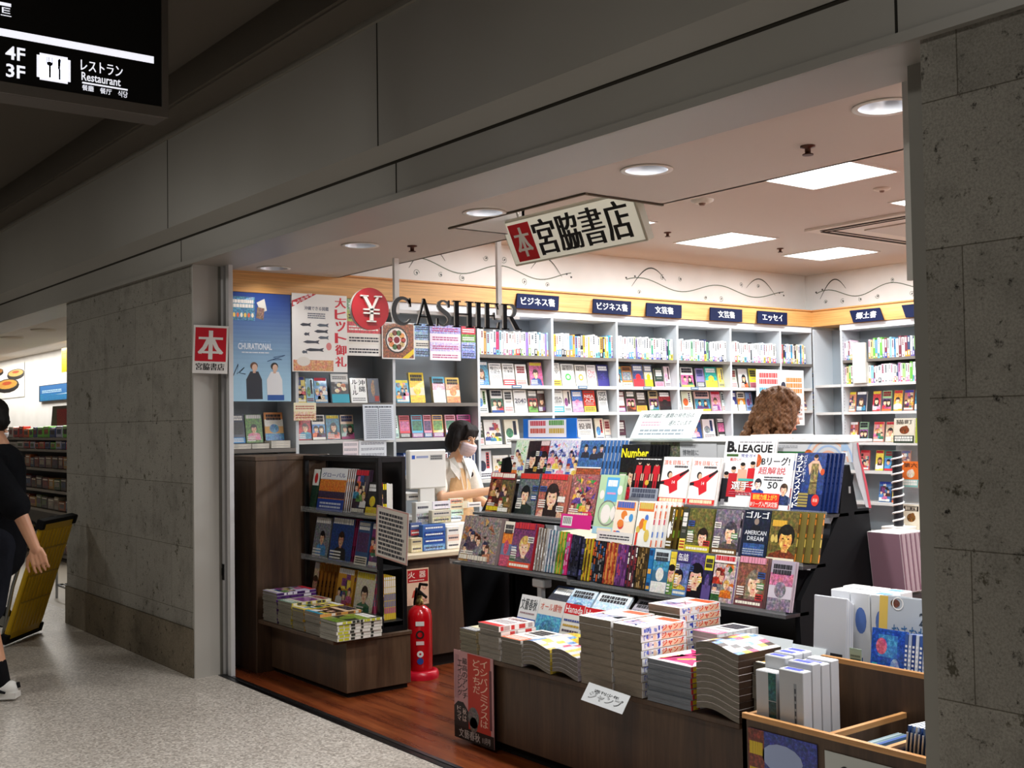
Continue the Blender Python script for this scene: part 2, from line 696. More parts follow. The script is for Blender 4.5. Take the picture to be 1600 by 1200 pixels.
def dup(root, loc, rot=None, label=None, group=None):
    r = root.copy()
    COL.objects.link(r)
    r.location = loc
    if rot is not None:
        r.rotation_euler = rot
    if label:
        r['label'] = label
    if group:
        r['group'] = group
    for ch in list(root.children):
        c = ch.copy()
        COL.objects.link(c)
        c.parent = r
        for g in list(ch.children):
            d = g.copy()
            COL.objects.link(d)
            d.parent = c
    return r


_ORD = ['first', 'second', 'third', 'fourth', 'fifth', 'sixth', 'seventh', 'eighth', 'ninth', 'tenth', 'eleventh', 'twelfth', 'thirteenth',
        'fourteenth', 'fifteenth', 'sixteenth', 'seventeenth', 'eighteenth', 'nineteenth', 'twentieth']


def ordn(i):
    if i < 20:
        return _ORD[i]
    t, u = divmod(i + 1, 10)
    tens = {2: 'twent', 3: 'thirt', 4: 'fort'}[t]
    return tens + 'ieth' if u == 0 else tens + 'y-' + _ORD[u - 1]


def cname(c):
    """a plain word for a colour"""
    import colorsys
    r, g, b = [int(c[i:i + 2], 16) / 255 for i in (0, 2, 4)]
    h, l, s_ = colorsys.rgb_to_hls(r, g, b)
    if l > 0.9 or (l > 0.84 and s_ < 0.5):
        return 'white'
    if l < 0.13:
        return 'black'
    if s_ < 0.16:
        return 'pale grey' if l > 0.65 else ('grey' if l > 0.35 else 'dark grey')
    h *= 360
    n = 'red' if h < 14 or h > 345 else 'orange' if h < 38 else 'yellow' if h < 68 else 'green' if h < 165 else 'teal' if h < 190 else 'blue' if h < 250 else 'purple' if h < 290 else 'pink'
    if n == 'orange' and l < 0.4:
        n = 'brown'
    if n in ('orange', 'yellow') and l > 0.75:
        n = 'cream'
    if l > 0.75 and n not in ('cream', 'brown'):
        return 'pale ' + n
    if l < 0.3 and n != 'brown':
        return 'dark ' + n
    return n
# ------------------------------------------------------------------ the setting
OX0, OX1, FY, WY = -6.86, -1.91, 2.957, 2.765       # opening left / right, threshold line, stone face
BX, BY = -7.3, 9.43                                  # shelf fronts of side wall and back wall
WX, BW = -7.62, 9.75                                 # the walls behind them
m = MB()
m.quad((-22, -5, 0), (2.5, -5, 0), (2.5, FY, 0), (-22, FY, 0), '909090', 'terrazzo')
struct('floor', m, 'speckled pale terrazzo corridor floor in front of the shop', 'floor')
m = MB()
m.quad((WX, FY, 0), (2.5, FY, 0), (2.5, BW, 0), (WX, BW, 0), '909090', 'floor_wood')
struct('floor_shop', m, 'reddish brown plank floor inside the shop', 'floor')
m = MB()
m.box(OX0, FY - 0.05, 0.0, OX1 + 0.2, FY - 0.028, 0.004, '30333a', 'metal')
m.box(OX0, FY - 0.028, 0.0, OX1 + 0.2, FY - 0.012, 0.002, '0c0d10', 'plastic')
m.box(OX0, FY - 0.012, 0.0, OX1 + 0.2, FY + 0.012, 0.005, '6d7078', 'metal')
struct('trim_1', m, 'dark metal threshold strip between terrazzo and wood floor', 'threshold')
# stone walls either side
m = MB()
m.box(-9.53, WY, 0.0, OX0 - 0.02, WY + 0.22, 2.60, 'ffffff', 'limestone')
struct('wall_left', m, 'pitted grey stone block wall left of the shop opening', 'wall')
m = MB()
m.box(-9.54, WY - 0.012, 0.0, OX0 - 0.02, WY, 0.30, 'ffffff', 'stone_base')
struct('baseboard_left', m, 'brownish stone skirting along the left wall', 'skirting')
m = MB()
m.box(-1.757, WY, 0.0, 2.6, WY + 0.3, 2.60, 'ffffff', 'limestone')
struct('wall_right', m, 'dark pitted stone block wall right of the shop opening', 'wall')
# left jamb: painted reveal, narrow frames, black gap, lock plate
m = MB()
m.box(-6.885, WY - 0.006, 0, -6.865, WY + 0.095, 2.58, 'b9b6b0', 'paint')
m.box(-6.95, WY + 0.095, 0, -6.873, FY - 0.03, 2.58, 'b5b2ac', 'paint')
m.box(-6.95, FY - 0.03, 0, -6.87, FY - 0.012, 2.58, '77756e', 'paint')
m.box(-6.95, FY - 0.012, 0, -6.832, FY + 0.03, 2.58, 'bfbfc2', 'paint')
m.box(-6.832, FY + 0.01, 0, -6.802, FY + 0.03, 2.58, '0a0a0c', 'matte')
m.box(-6.802, FY - 0.008, 0, -6.757, FY + 0.02, 2.58, 'd2d2d4', 'paint')
p = at(350, 893, 1, FY)
m.box(p.x - 0.035, FY - 0.016, p.z - 0.05, p.x + 0.035, FY - 0.011, p.z + 0.05, '3d3f44', 'metal')
m.box(p.x - 0.012, FY - 0.018, p.z - 0.022, p.x + 0.012, FY - 0.015, p.z + 0.022, '08080a', 'matte')
struct('trim_2', m, 'pale metal left jamb of the shop opening with a lock plate', 'door frame')
m = MB()
m.box(OX1, FY - 0.02, 0, -1.5, FY + 0.06, 2.60, '8f8d86', 'paint')
m.box(OX1 - 0.006, FY + 0.06, 0, OX1 + 0.02, FY + 0.1, 2.60, '98958e', 'satin')
struct('trim_3', m, 'grey metal right jamb of the shop opening', 'door frame')
m = MB()
p0, p1 = at(1426, 232, 1, FY + 0.25), at(1431, 440, 1, FY + 0.25)
m.box(p0.x, FY + 0.2, p1.z, p0.x + 0.5, FY + 0.22, SOF, 'e6e4df', 'paint')
struct('trim_4', m, 'white hanging smoke screen edge just inside the right jamb', 'screen')


def seam(m, x, z0, z1, y):
    m.box(x - 0.004, y - 0.0015, z0, x + 0.004, y + 0.002, z1, '2a2824', 'matte')


XA, XB = -20.0, 2.6
m = MB()       # lower beam
m.box(XA, WY - 0.02, 2.575, XB, WY + 0.3, 2.745, 'ffffff', 'fascia')
m.box(XA, WY - 0.028, 2.575, XB, WY - 0.018, 2.605, 'ffffff', 'fascia')
for x in (at(1407, 30, 1, WY).x, at(625, 272, 1, WY).x, at(288, 395, 1, WY).x):
    seam(m, x, 2.605, 2.745, WY - 0.02)
struct('trim_5', m, 'lower grey painted beam over the shop opening', 'beam')
m = MB()
m.box(XA, WY - 0.015, 2.742, XB, WY + 0.2, 2.762, '3a362f', 'matte')
m.add([(XA, WY - 0.02, 2.76), (XB, WY - 0.02, 2.76), (XB, WY - 0.075, 2.83), (XA, WY - 0.075, 2.83)], ((0, 1, 2, 3),), 'ffffff', 'fascia')
m.box(XA, WY - 0.075, 2.83, XB, WY + 0.2, 3.40, 'ffffff', 'fascia')
for x in (at(590, 150, 1, WY - 0.075).x, at(262, 300, 1, WY - 0.075).x, at(1420, -60, 1, WY - 0.075).x):
    seam(m, x, 2.83, 3.40, WY - 0.075)
struct('trim_6', m, 'tall grey fascia panels above the shop opening', 'fascia')
m = MB()
m.box(XA, WY - 0.095, 3.40, XB, WY + 0.2, 3.43, '8a857b', 'paint')
m.box(XA, 2.48, 3.43, XB, WY + 0.2, 3.47, 'ffffff', 'hall_ceiling')
m.box(XA, 2.46, 3.44, XB, 2.48, 3.62, '5e574e', 'matte')
struct('trim_7', m, 'ceiling border strip along the top of the fascia', 'ceiling border')
m = MB()
m.box(XA, -5, 3.62, XB, 2.48, 3.70, 'ffffff', 'hall_ceiling')
struct('ceiling', m, 'dark recessed corridor ceiling', 'ceiling')
# reflective strip and soffit behind the beam
m = MB()
m.add([(OX0, WY + 0.1, 2.577), (OX1, WY + 0.1, 2.577), (OX1, 3.13, 2.615), (OX0, 3.13, 2.615)], ((0, 1, 2, 3),), 'ffffff', 'mirror_strip')
m.box(OX0, 3.13, 2.606, OX1 + 0.1, 3.142, 2.64, '35322d', 'matte')
struct('trim_8', m, 'polished metal strip under the head of the opening', 'strip')
NX0, NX1, NY0, SY = -5.10, -4.00, 3.515, 4.02         # notch in the soffit that holds the sign, soffit edge
m = MB()


def plate(m, x0, x1, y0, y1, z, holes, r, col, mat):
    """ceiling sheet with round holes"""
    hs = sorted(h for h in holes if x0 < h[0] < x1 and y0 < h[1] < y1)
    k = r + 0.012
    x = x0
    R_ = lambda a, b, c, d: m.add([(a, b, z), (c, b, z), (c, d, z), (a, d, z)], ((0, 3, 2, 1),), col, mat)
    for hx_, hy in hs:
        R_(x, y0, hx_ - k, y1)
        R_(hx_ - k, y0, hx_ + k, hy - k)
        R_(hx_ - k, hy + k, hx_ + k, y1)
        P = []
        for i in range(32):
            a = 2 * PI * i / 32
            c_, s_ = math.cos(a), math.sin(a)
            q = k / max(abs(c_), abs(s_))
            P += [(hx_ + r * c_, hy + r * s_, z), (hx_ + q * c_, hy + q * s_, z)]
        m.add(P, [(2 * i, (2 * i + 2) % 64, (2 * i + 3) % 64, 2 * i + 1) for i in range(32)], col, mat)
        x = hx_ + k
    R_(x, y0, x1, y1)


for x0, x1, y0, y1 in ((WX, NX0, 3.14, SY), (NX1, 2.5, 3.14, SY), (NX0, NX1, 3.14, NY0)):
    plate(m, x0, x1, y0, y1, SOF, DOWNS, 0.095, 'ffffff', 'ceiling_paint')
m.add([(NX0, NY0, SOF + 0.004), (NX1, NY0, SOF + 0.004), (NX1, SY, SOF + 0.22), (NX0, SY, SOF + 0.22)], ((0, 1, 2, 3),), 'f6f6f4', 'plaster')  # white slope added in the notch, angled to catch the ceiling panels' light
m.box(WX, SY - 0.02, SOF, NX0, SY, CEI, 'ffffff', 'ceiling_paint')
m.box(NX1, SY - 0.02, SOF, 2.5, SY, CEI, 'ffffff', 'ceiling_paint')
m.box(NX0 - 0.02, NY0 - 0.02, SOF, NX1 + 0.02, NY0, CEI, 'f3f3f0', 'plaster')
m.box(NX0 - 0.02, NY0, SOF, NX0, SY, CEI, 'f3f3f0', 'plaster')
m.box(NX1, NY0, SOF, NX1 + 0.02, SY, CEI, 'f3f3f0', 'plaster')
for a in ((NX0 - 0.02, NY0 - 0.012, SOF - 0.008, NX1 + 0.02, NY0 + 0.0, SOF), (NX1, NY0, SOF - 0.008, NX1 + 0.012, SY, SOF)):
    m.box(*a, '6d6456', 'matte')
struct('ceiling_soffit', m, 'lower beige soffit just inside the opening with a notch for the sign', 'ceiling')
m = MB()
m.box(WX - 0.2, SY - 0.02, CEI, 2.5, BW + 0.2, CEI + 0.1, 'ffffff', 'ceiling_paint')
m.box(WX - 0.2, 2.9, CEI, 2.5, SY, CEI + 0.1, 'ffffff', 'ceiling_paint')
struct('ceiling_shop', m, 'beige ceiling of the shop', 'ceiling')
m = MB()
m.box(WX - 0.12, 2.985, 0, WX, BW + 0.12, CEI, 'ffffff', 'plaster')
struct('wall_side', m, 'white side wall of the shop behind the long bookcase', 'wall')
m = MB()
m.box(WX, BW, 0, 2.5, BW + 0.12, CEI, 'ffffff', 'plaster')
struct('wall_back', m, 'white back wall of the shop', 'wall')
m = MB()
m.box(2.5, FY, 0, 2.6, BW + 0.12, CEI, 'ffffff', 'plaster')
struct('wall_far_right', m, 'white wall at the right end of the shop', 'wall')
# wood valance over the shelves
m = MB()
m.box(WX, 3.10, 2.475, BX + 0.02, BY - 0.02, 2.63, 'ffffff', 'oak_band')
m.box(WX, 3.10, 2.63, BX + 0.035, BY - 0.035, 2.642, 'c98a4c', 'print')
struct('trim_9', m, 'light wood valance above the side wall bookcase', 'valance')
m = MB()
m.box(BX + 0.02, BY - 0.02, 2.475, 2.4, BW, 2.63, 'ffffff', 'oak_band')
m.box(BX + 0.02, BY - 0.035, 2.63, 2.4, BW, 2.642, 'c98a4c', 'print')
struct('trim_10', m, 'light wood valance above the back wall bookcase', 'valance')


# vine drawings on the white wall
def vine(m, L, hgt, rnd):
    main = [(L * t / 40, hgt * (0.42 + 0.17 * math.sin(t / 40 * 4.2 * PI + 0.5) * (1 - 0.2 * t / 40))) for t in range(41)]
    m.stroke(main, 0.008, '5c6a52', 1)
    arc = [(L * (0.03 + 0.2 * t / 14), hgt * (0.3 + 0.62 * math.sin(PI * (t / 14) * 0.86))) for t in range(15)]
    m.stroke(arc, [0.004 + 0.008 * math.sin(PI * t / 14) for t in range(15)], '3d443a', 2)
    arc2 = [(L * (0.74 + 0.2 * t / 14), hgt * (0.36 + 0.55 * math.sin(PI * (0.12 + t / 14 * 0.86)))) for t in range(15)]
    m.stroke(arc2, [0.003 + 0.008 * math.sin(PI * t / 14) for t in range(15)], '4b5445', 2)
    for k in range(7):
        cx, cz = L * (0.08 + 0.125 * k + rnd.uniform(-0.02, 0.02)), hgt * rnd.choice((0.18, 0.75, 0.14, 0.66))
        r = hgt * rnd.uniform(0.07, 0.11)
        m.stroke([(cx + r * (1 - t / 26) * math.cos(t * 0.42 + k), cz + r * (1 - t / 26) * math.sin(t * 0.42 + k)) for t in range(22)], 0.005, '8a948a', 1)
        m.ell(cx + r * 0.2, cz, 0.008, 0.008, '4c4f4c', 2, n=8)
    for u, w in ((0.0, 0.55), (0.05, 0.62), (0.97, 0.5), (1.0, 0.42)):
        m.ell(L * u, hgt * w, 0.012, 0.009, '4a4c4a', 2, n=8)


rv = random.Random(4)
for i, (y0, y1) in enumerate(((at(630, 430, 0, WX).y, at(892, 420, 0, WX).y), (at(978, 428, 0, WX).y, at(1224, 450, 0, WX).y))):
    m = MB()
    m.M = Matrix.Translation((WX + 0.002, y0, 2.70)) @ Matrix.Rotation(PI / 2, 4, 'Z')
    vine(m, y1 - y0, 0.30, rv)
    o = m.build('wall_drawing')
    tag(o, ('green vine drawing on the white wall above the cashier sign', 'grey vine drawing on the side wall nearest the back corner')[i], 'wall decal', 'vine drawings')
m = MB()
xa = at(1275, 440, 1, BW).x
m.M = Matrix.Translation((xa, BW - 0.002, 2.70))
vine(m, 1.6, 0.30, rv)
tag(m.build('wall_drawing'), 'grey vine drawing on the back wall beside the corner', 'wall decal', 'vine drawings')

# ------------------------------------------------------------------ lamps of the shop
for i, (x, y) in enumerate(PANELS):
    seen = {(-6.43, 5.80): 'half hidden behind the hanging shop sign', (-4.35, 5.80): 'nearest the shop front', (-6.43, 7.20): 'right above the side bookcase, middle of its row',
            (-4.35, 7.20): 'cut off by the right jamb', (-6.43, 8.60): 'nearest the back corner'}.get((x, y), 'out of sight to the right, position %d by %d' % (i % 4 + 1, i // 4 + 1))
    t = thing('ceiling_light', 'white square flush ceiling light panel ' + seen, 'ceiling light', (x, y, CEI), group='shop ceiling panels')
    m = MB()
    for a in ((-0.325, -0.29, -0.31, 0.29), (0.31, -0.29, 0.325, 0.29), (-0.31, -0.29, 0.31, -0.275), (-0.31, 0.275, 0.31, 0.29)):
        m.box(a[0], a[1], -0.008, a[2], a[3], 0.0, 'e8e6e0', 'paint')
    m.build('frame', t)
    m = MB()
    m.box(-0.31, -0.275, -0.004, 0.31, 0.275, -0.001, 'ffffff', 'lamp')
    m.build('diffuser', t)
    area_light('panel_lamp', (0, 0, -0.006), 0.6, 0.53, PANEL_W, (0.93, 0.97, 1.0), parent=t)
names = ['farthest left, by the jamb', 'second from the left, above the cashier sign', 'third from the left, left of the hanging sign',
         'right of the hanging shop sign', 'largest one, at the right jamb', 'out of sight behind the right jamb']
for (x, y), nm, wt in zip(DOWNS, names, DOWN_W):
    t = thing('downlight', 'round recessed downlight in the front soffit, ' + nm, 'downlight', (x, y, SOF), group='soffit downlights')
    m = MB()
    m.lathe([(0.093, 0.0), (0.112, -0.002), (0.112, -0.006), (0.091, -0.005)], 32, 'e4e0d8', 'paint', cap=False)
    m.build('trim_ring', t)
    m = MB()
    m.lathe([(0.091, -0.004), (0.084, 0.03), (0.066, 0.075), (0.05, 0.09)], 32, 'dfe2ea', 'metal', cap=False)
    m.lathe([(0.05, 0.09), (0.0005, 0.092)], 24, '8d93a8', 'satin', cap=False)
    m.build('reflector', t)
    spot_light('downlight_lamp', (x, y, SOF + 0.02), wt, (1, 0.98, 0.95), ang=140, rad=0.06)
for i, (x, y) in enumerate(HALL_LAMPS):
    t = thing('hall_light', 'corridor ceiling lamp panel, %s from the shop end, above the picture' % ordn(i), 'ceiling light', (x, y, 3.62), group='corridor ceiling lamps')
    m = MB()
    m.box(-0.35, -0.35, -0.012, 0.35, 0.35, 0, 'e0ddd5', 'paint')
    m.build('frame', t)
    area_light('hall_lamp', (0, 0, -0.02), 0.6, 0.6, HALL_W, (1, 0.96, 0.88), parent=t)
# sprinklers and detectors
for i, (px, py, z) in enumerate(((1262, 228, SOF), (644, 384, SOF), (1043, 363, CEI), (1219, 388, CEI))):
    p = at(px, py, 2, z)
    m = MB()
    m.lathe([(0.03, 0), (0.03, -0.006), (0.012, -0.01), (0.012, -0.03), (0.022, -0.033), (0.022, -0.037)], 14, '5a3d34', 'satin', p.x, p.y)
    for k, q in enumerate(m.v):
        m.v[k] = (q[0], q[1], q[2] + z)
    tag(m.build('sprinkler'), ('brown fire sprinkler head in the soffit, right half', 'brown fire sprinkler head in the soffit left of the hanging sign',
                               'small sprinkler head on the shop ceiling above the side bookcase', 'small sprinkler head on the shop ceiling beside the farthest light')[i], 'sprinkler', 'sprinklers')
for i, (px, py) in enumerate(((1097, 312), (1378, 294))):
    p = at(px, py, 2, SOF if i == 0 else CEI)
    z = SOF if i == 0 else CEI
    m = MB()
    m.M = Matrix.Translation((p.x, p.y, z))
    m.lathe([(0.055, 0), (0.055, -0.008), (0.035, -0.018)], 18, 'd9cdbd', 'paint')
    m.lathe([(0.018, -0.018), (0.012, -0.028)], 10, '7a5a4a', 'paint')
    tag(m.build('smoke_detector'), ('round beige smoke detector at the soffit edge', 'round beige smoke detector near the air conditioner')[i], 'smoke detector', 'smoke detectors')
# air conditioner cassette
t = thing('air_conditioner', 'square beige ceiling cassette air conditioner with dark slots', 'air conditioner', (-5.0, 8.05, CEI))
m = MB()
m.box(-0.72, -0.72, -0.02, 0.72, 0.72, -0.001, 'd9cfc2', 'paint')
m.build('panel', t)
m = MB()
for a in ((-0.62, -0.66, 0.62, -0.62), (-0.62, 0.62, 0.62, 0.66), (-0.66, -0.6, -0.62, 0.6), (0.62, -0.6, 0.66, 0.6), (-0.62, -0.58, 0.62, -0.56), (-0.58, -0.55, -0.56, 0.55)):
    m.box(a[0], a[1], -0.024, a[2], a[3], -0.019, '3a322c', 'matte')
m.build('slots', t)
m = MB()
m.box(-0.4, -0.4, -0.03, 0.4, 0.4, -0.02, 'c3bab0', 'paint', 0.005)
m.build('grille', t)
# ------------------------------------------------------------------ bookcases
GREY_SH = 'c4c8ca'


def bookcase(label, loc, rz, L, shelves, top, depth=0.30, right=False, zb=0.0, bot=0.08, sides='c9ced2', back='9aa3aa', white_top=True):
    t = thing('bookcase', label, 'bookcase', loc, (0, 0, rz), 'wall bookcases')
    m = MB()
    m.box(0, 0, zb, 0.022, depth, top, sides, 'paint')
    for z in [zb + 0.12 + 0.03 * k for k in range(int((top - zb - 0.2) / 0.03))]:
        m.box(0.0215, 0.012, z, 0.0225, 0.016, z + 0.012, '5d646a', 'matte')
    m.build('side_panel', t)
    m = MB()
    m.box(L - (0.022 if right else 0.001), 0, zb, L, depth, top, sides, 'paint')
    m.build('side_panel', t)
    m = MB()
    m.box(0.022, depth - 0.01, zb, L, depth, top, back, 'paint')
    m.build('back_panel', t)
    if white_top:
        m = MB()
        m.box(0.0, -0.004, top - 0.055, L, depth, top, 'e4e7ea', 'paint')
        m.build('top_panel', t)
    for i, z in enumerate(shelves):
        m = MB()
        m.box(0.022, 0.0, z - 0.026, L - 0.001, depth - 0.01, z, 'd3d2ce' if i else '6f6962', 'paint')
        m.build('shelf', t)
    m = MB()
    m.box(0.022, 0.01, zb, L - 0.001, depth - 0.01, zb + bot, 'a8abad', 'paint')
    m.build('plinth', t)
    return t


SH = [2.10, 1.856, 1.635, 1.38, 1.11, 0.84, 0.55]
UY = [3.035, 3.681, 4.48, 5.26, 6.018, 6.744, 7.491, 8.203, 8.929, 9.42]
bay_words = ['grey metal bookcase bay nearest the entrance, behind the blue poster', 'grey metal bookcase bay behind the fish poster', 'grey metal bookcase bay behind the clerk, under the food posters',
             'first business book bay of the long side bookcase', 'second business book bay of the long side bookcase', 'third business bay under a navy fiction sign, above the hand-lettered card',
             'bay under the second navy fiction sign, left of the curly-haired customer', 'bay under the navy essay sign, behind the curly-haired customer', 'corner bay of the long side bookcase']
for i in range(9):
    sh = [1.40, 1.10, 0.8, 0.5] if i == 0 else [1.715, 1.45, 1.17, 0.86, 0.55] if i < 3 else SH
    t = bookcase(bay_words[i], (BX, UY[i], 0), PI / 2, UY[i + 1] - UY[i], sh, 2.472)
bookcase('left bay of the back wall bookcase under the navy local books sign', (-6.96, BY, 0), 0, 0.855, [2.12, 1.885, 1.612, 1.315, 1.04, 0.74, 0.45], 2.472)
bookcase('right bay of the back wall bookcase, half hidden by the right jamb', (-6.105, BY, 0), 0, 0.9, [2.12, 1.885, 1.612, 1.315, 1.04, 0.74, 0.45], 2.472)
m = MB()
m.box(-7.28, BY - 0.01, 1.86, -6.963, BY + 0.3, 1.885, 'd3d2ce', 'paint')
for z in (1.612, 1.315, 1.04, 0.74):
    m.box(-7.28, BY - 0.01, z - 0.026, -6.963, BY + 0.3, z, 'd3d2ce', 'paint')
m.box(-7.28, BY + 0.28, 0, -6.963, BY + 0.3, 2.45, '9aa3aa', 'paint')
m.box(-7.285, BY - 0.012, 0, -7.265, BY + 0.3, 2.45, 'c9ced2', 'paint')
tag(m.build('corner_shelf'), 'narrow grey corner shelf unit between the side and back bookcases', 'shelf')


def slab(m, w, h, t, base, spine=None, pages='e9e4d8', mat='gloss'):
    """closed book: front at y=0 facing -y, x 0..w, z 0..h, thickness back to y=t, spine on +x"""
    sp = spine or base
    m.box(0, 0, 0, w, 0.0012, h, base, mat)
    m.box(0, t - 0.0012, 0, w, t, h, base, mat)
    m.box(w - 0.0012, 0.0012, 0, w, t - 0.0012, h, sp, mat)
    m.box(0.001, 0.0012, 0.001, w - 0.0012, t - 0.0012, h - 0.001, pages, 'pages')


PAL = ['f2efe8', 'e8e2d2', 'd9c7a8', 'f4f4f4', 'c8343c', 'e06a3c', 'e8b23c', 'f0dc5a', '6a9a4a', '3a7a5a', '3a8aa8', '5a9ad0', '2a4a8a', '1e2a4a', '5a3a6a', '8a4a8a', 'd06a9a', 'e8a0b8', '4a3028', '2a2a2c', '8a8f96']


def art_any(m, w, h, rnd, base, style=None):
    """a made-up cover: photo blocks, busts, bands and rows of unreadable print"""
    st = style or rnd.choice('abcdef')
    ac, a2 = rnd.choice(PAL), rnd.choice(PAL)
    dark = sum(hx(base)) < 0.6
    ink = 'f4f2ee' if dark else rnd.choice(('22242a', '2c2a3a', '8a2028', '2a3a6a'))
    if st == 'a':        # title bar, photo, band
        m.rect(0.06 * w, 0.3 * h, 0.94 * w, 0.74 * h, ac, 1, 'photo')
        m.lines(rnd, 0.08 * w, 0.78 * h, 0.92 * w, 0.96 * h, 2, ink, 2, fill=0.8)
        m.rect(0, 0, w, 0.2 * h, a2, 1)
        m.lines(rnd, 0.08 * w, 0.03 * h, 0.92 * w, 0.18 * h, 3, 'f5f5f0' if sum(hx(a2)) < 1.2 else '33302c', 2)
    elif st == 'b':      # portrait
        m.rect(0, 0, w, h, ac, 1, 'photo')
        m.bust(w * rnd.uniform(0.42, 0.58), h * 0.5, h * rnd.uniform(0.26, 0.34), rnd.choice(('201814', '3a2618', '5a4030', '14141a')), rnd.choice(('e8c0a0', 'f0cdb0', 'd8a888')), rnd.choice(PAL), 2, longh=rnd.random() < 0.5)
        m.lines(rnd, 0.05 * w, 0.82 * h, 0.95 * w, 0.98 * h, 1, ink if dark else rnd.choice(('c8243c', 'e8d040', 'ffffff')), 9, fill=0.8)
        m.lines(rnd, 0.05 * w, 0.04 * h, 0.55 * w, 0.25 * h, 3, 'f5f5f0', 9)
    elif st == 'c':      # text only with obi band
        m.lines(rnd, 0.14 * w, 0.55 * h, 0.86 * w, 0.9 * h, 3, ink, 2, fill=0.85)
        m.lines(rnd, 0.2 * w, 0.42 * h, 0.8 * w, 0.5 * h, 2, '8a8680', 2)
        m.rect(0, 0, w, 0.28 * h, ac, 1)
        m.lines(rnd, 0.08 * w, 0.04 * h, 0.92 * w, 0.25 * h, 3, 'f5f5f0' if sum(hx(ac)) < 1.2 else 'b02a2a', 2)
    elif st == 'd':      # vertical title, spot picture
        m.rect(0.62 * w, 0.36 * h, 0.84 * w, 0.94 * h, 'f6f4ee' if dark else a2, 1)
        for k in range(5):
            m.rect(0.66 * w, (0.84 - 0.1 * k) * h, 0.8 * w, (0.91 - 0.1 * k) * h, '26242a', 2)
        m.ell(0.34 * w, 0.45 * h, 0.26 * w, 0.2 * h, ac, 2, 'photo')
        m.lines(rnd, 0.08 * w, 0.05 * h, 0.92 * w, 0.2 * h, 2, ink, 2)
    elif st == 'e':      # collage
        for k in range(9):
            u, v = rnd.uniform(0, 0.7) * w, rnd.uniform(0, 0.75) * h
            m.rect(u, v, u + rnd.uniform(0.2, 0.3) * w, v + rnd.uniform(0.12, 0.25) * h, rnd.choice(PAL), 1 + k * 0.3, 'photo')
        m.lines(rnd, 0.04 * w, 0.84 * h, 0.96 * w, 0.98 * h, 1, rnd.choice(('d02a3a', 'f0e040', 'ffffff', '2a3a9a')), 5, fill=0.85)
        for k in range(3):
            m.bust(w * (0.2 + 0.3 * k), h * rnd.uniform(0.36, 0.6), h * 0.17, rnd.choice(('201814', '3a2618', 'c8a050', '6a3a6a')), 'f0cdb0', rnd.choice(PAL), 6)
        m.lines(rnd, 0.04 * w, 0.02 * h, 0.96 * w, 0.12 * h, 1, 'f4f0e0', 12, fill=0.8)
    else:                # figures
        m.rect(0, 0, w, 0.62 * h, ac, 1, 'photo')
        for k in range(2):
            m.bust(w * (0.3 + 0.4 * k), h * 0.42, h * 0.24, rnd.choice(('201814', '3a2618', '14141a')), 'ecc4a4', rnd.choice(PAL), 2, longh=k == 1)
        m.lines(rnd, 0.08 * w, 0.7 * h, 0.92 * w, 0.95 * h, 2, ink, 9, fill=0.85)
        m.rect(0, 0, w, 0.1 * h, a2, 9)


def spine_book(w, h, d, base, obi, ink, rnd):
    """upright book seen by its spine: x 0..w, front y=0, back y=d"""
    m = MB()
    m.box(0, 0, 0, w, d, h, base, 'print', min(0.002, w * 0.12))
    m.dy = 0.0006
    k = rnd.randint(3, 6)
    z = h * 0.93
    s_ = h * rnd.uniform(0.06, 0.09)
    for i in range(k):
        m.rect(w * 0.28, z - s_ * 0.85, w * 0.72, z, ink, 1)
        z -= s_
        if z < h * 0.42:
            break
    if obi:
        oh = h * rnd.uniform(0.22, 0.34)
        m.rect(w * 0.03, 0.002, w * 0.97, oh, obi, 1)
        m.rect(w * 0.3, oh * 0.3, w * 0.7, oh * 0.85, 'ffffff' if sum(hx(obi)) < 1.2 else '50484a', 2)
    else:
        m.rect(w * 0.3, h * 0.05, w * 0.7, h * 0.12, ink, 1)
    return m


SEEN_L = {}


def uniq(l):
    """labels are kept unique by construction; this only notices a slip"""
    SEEN_L[l] = SEEN_L.get(l, 0) + 1
    return l


def spine_row(loc, rz, L, rnd, bases, obis, where, group, hmin=0.175, hmax=0.2, gap=None):
    x = 0.026
    M = Matrix.Translation(loc) @ Matrix.Rotation(rz, 4, 'Z')
    i = 0
    while True:
        w = rnd.uniform(0.017, 0.036)
        if gap and gap[0] < x + w and x < gap[1]:
            x = gap[1]
            continue
        if x + w > L - 0.006:
            break
        b = rnd.choice(bases)
        ob = rnd.choice(obis) if rnd.random() < 0.7 else None
        h = rnd.uniform(hmin, hmax)
        m = spine_book(w - 0.001, h, 0.13, b, ob, 'f0efe8' if sum(hx(b)) < 0.7 else rnd.choice(('2a2c30', '33414a', '7a2a30', '8a8f96')), rnd)
        p = M @ Vector((x, 0.025 + rnd.uniform(0, 0.006), 0.001))
        bw = cname(ob) if ob and cname(ob) != cname(b) else None
        lb = '%s book%s, %s %s' % (cname(b), ' banded ' + bw if bw else '', ordn(i), where)
        tag(m.build('book', loc=p, rot=(0, 0, rz)), uniq(lb), 'book', group)
        x += w
        i += 1


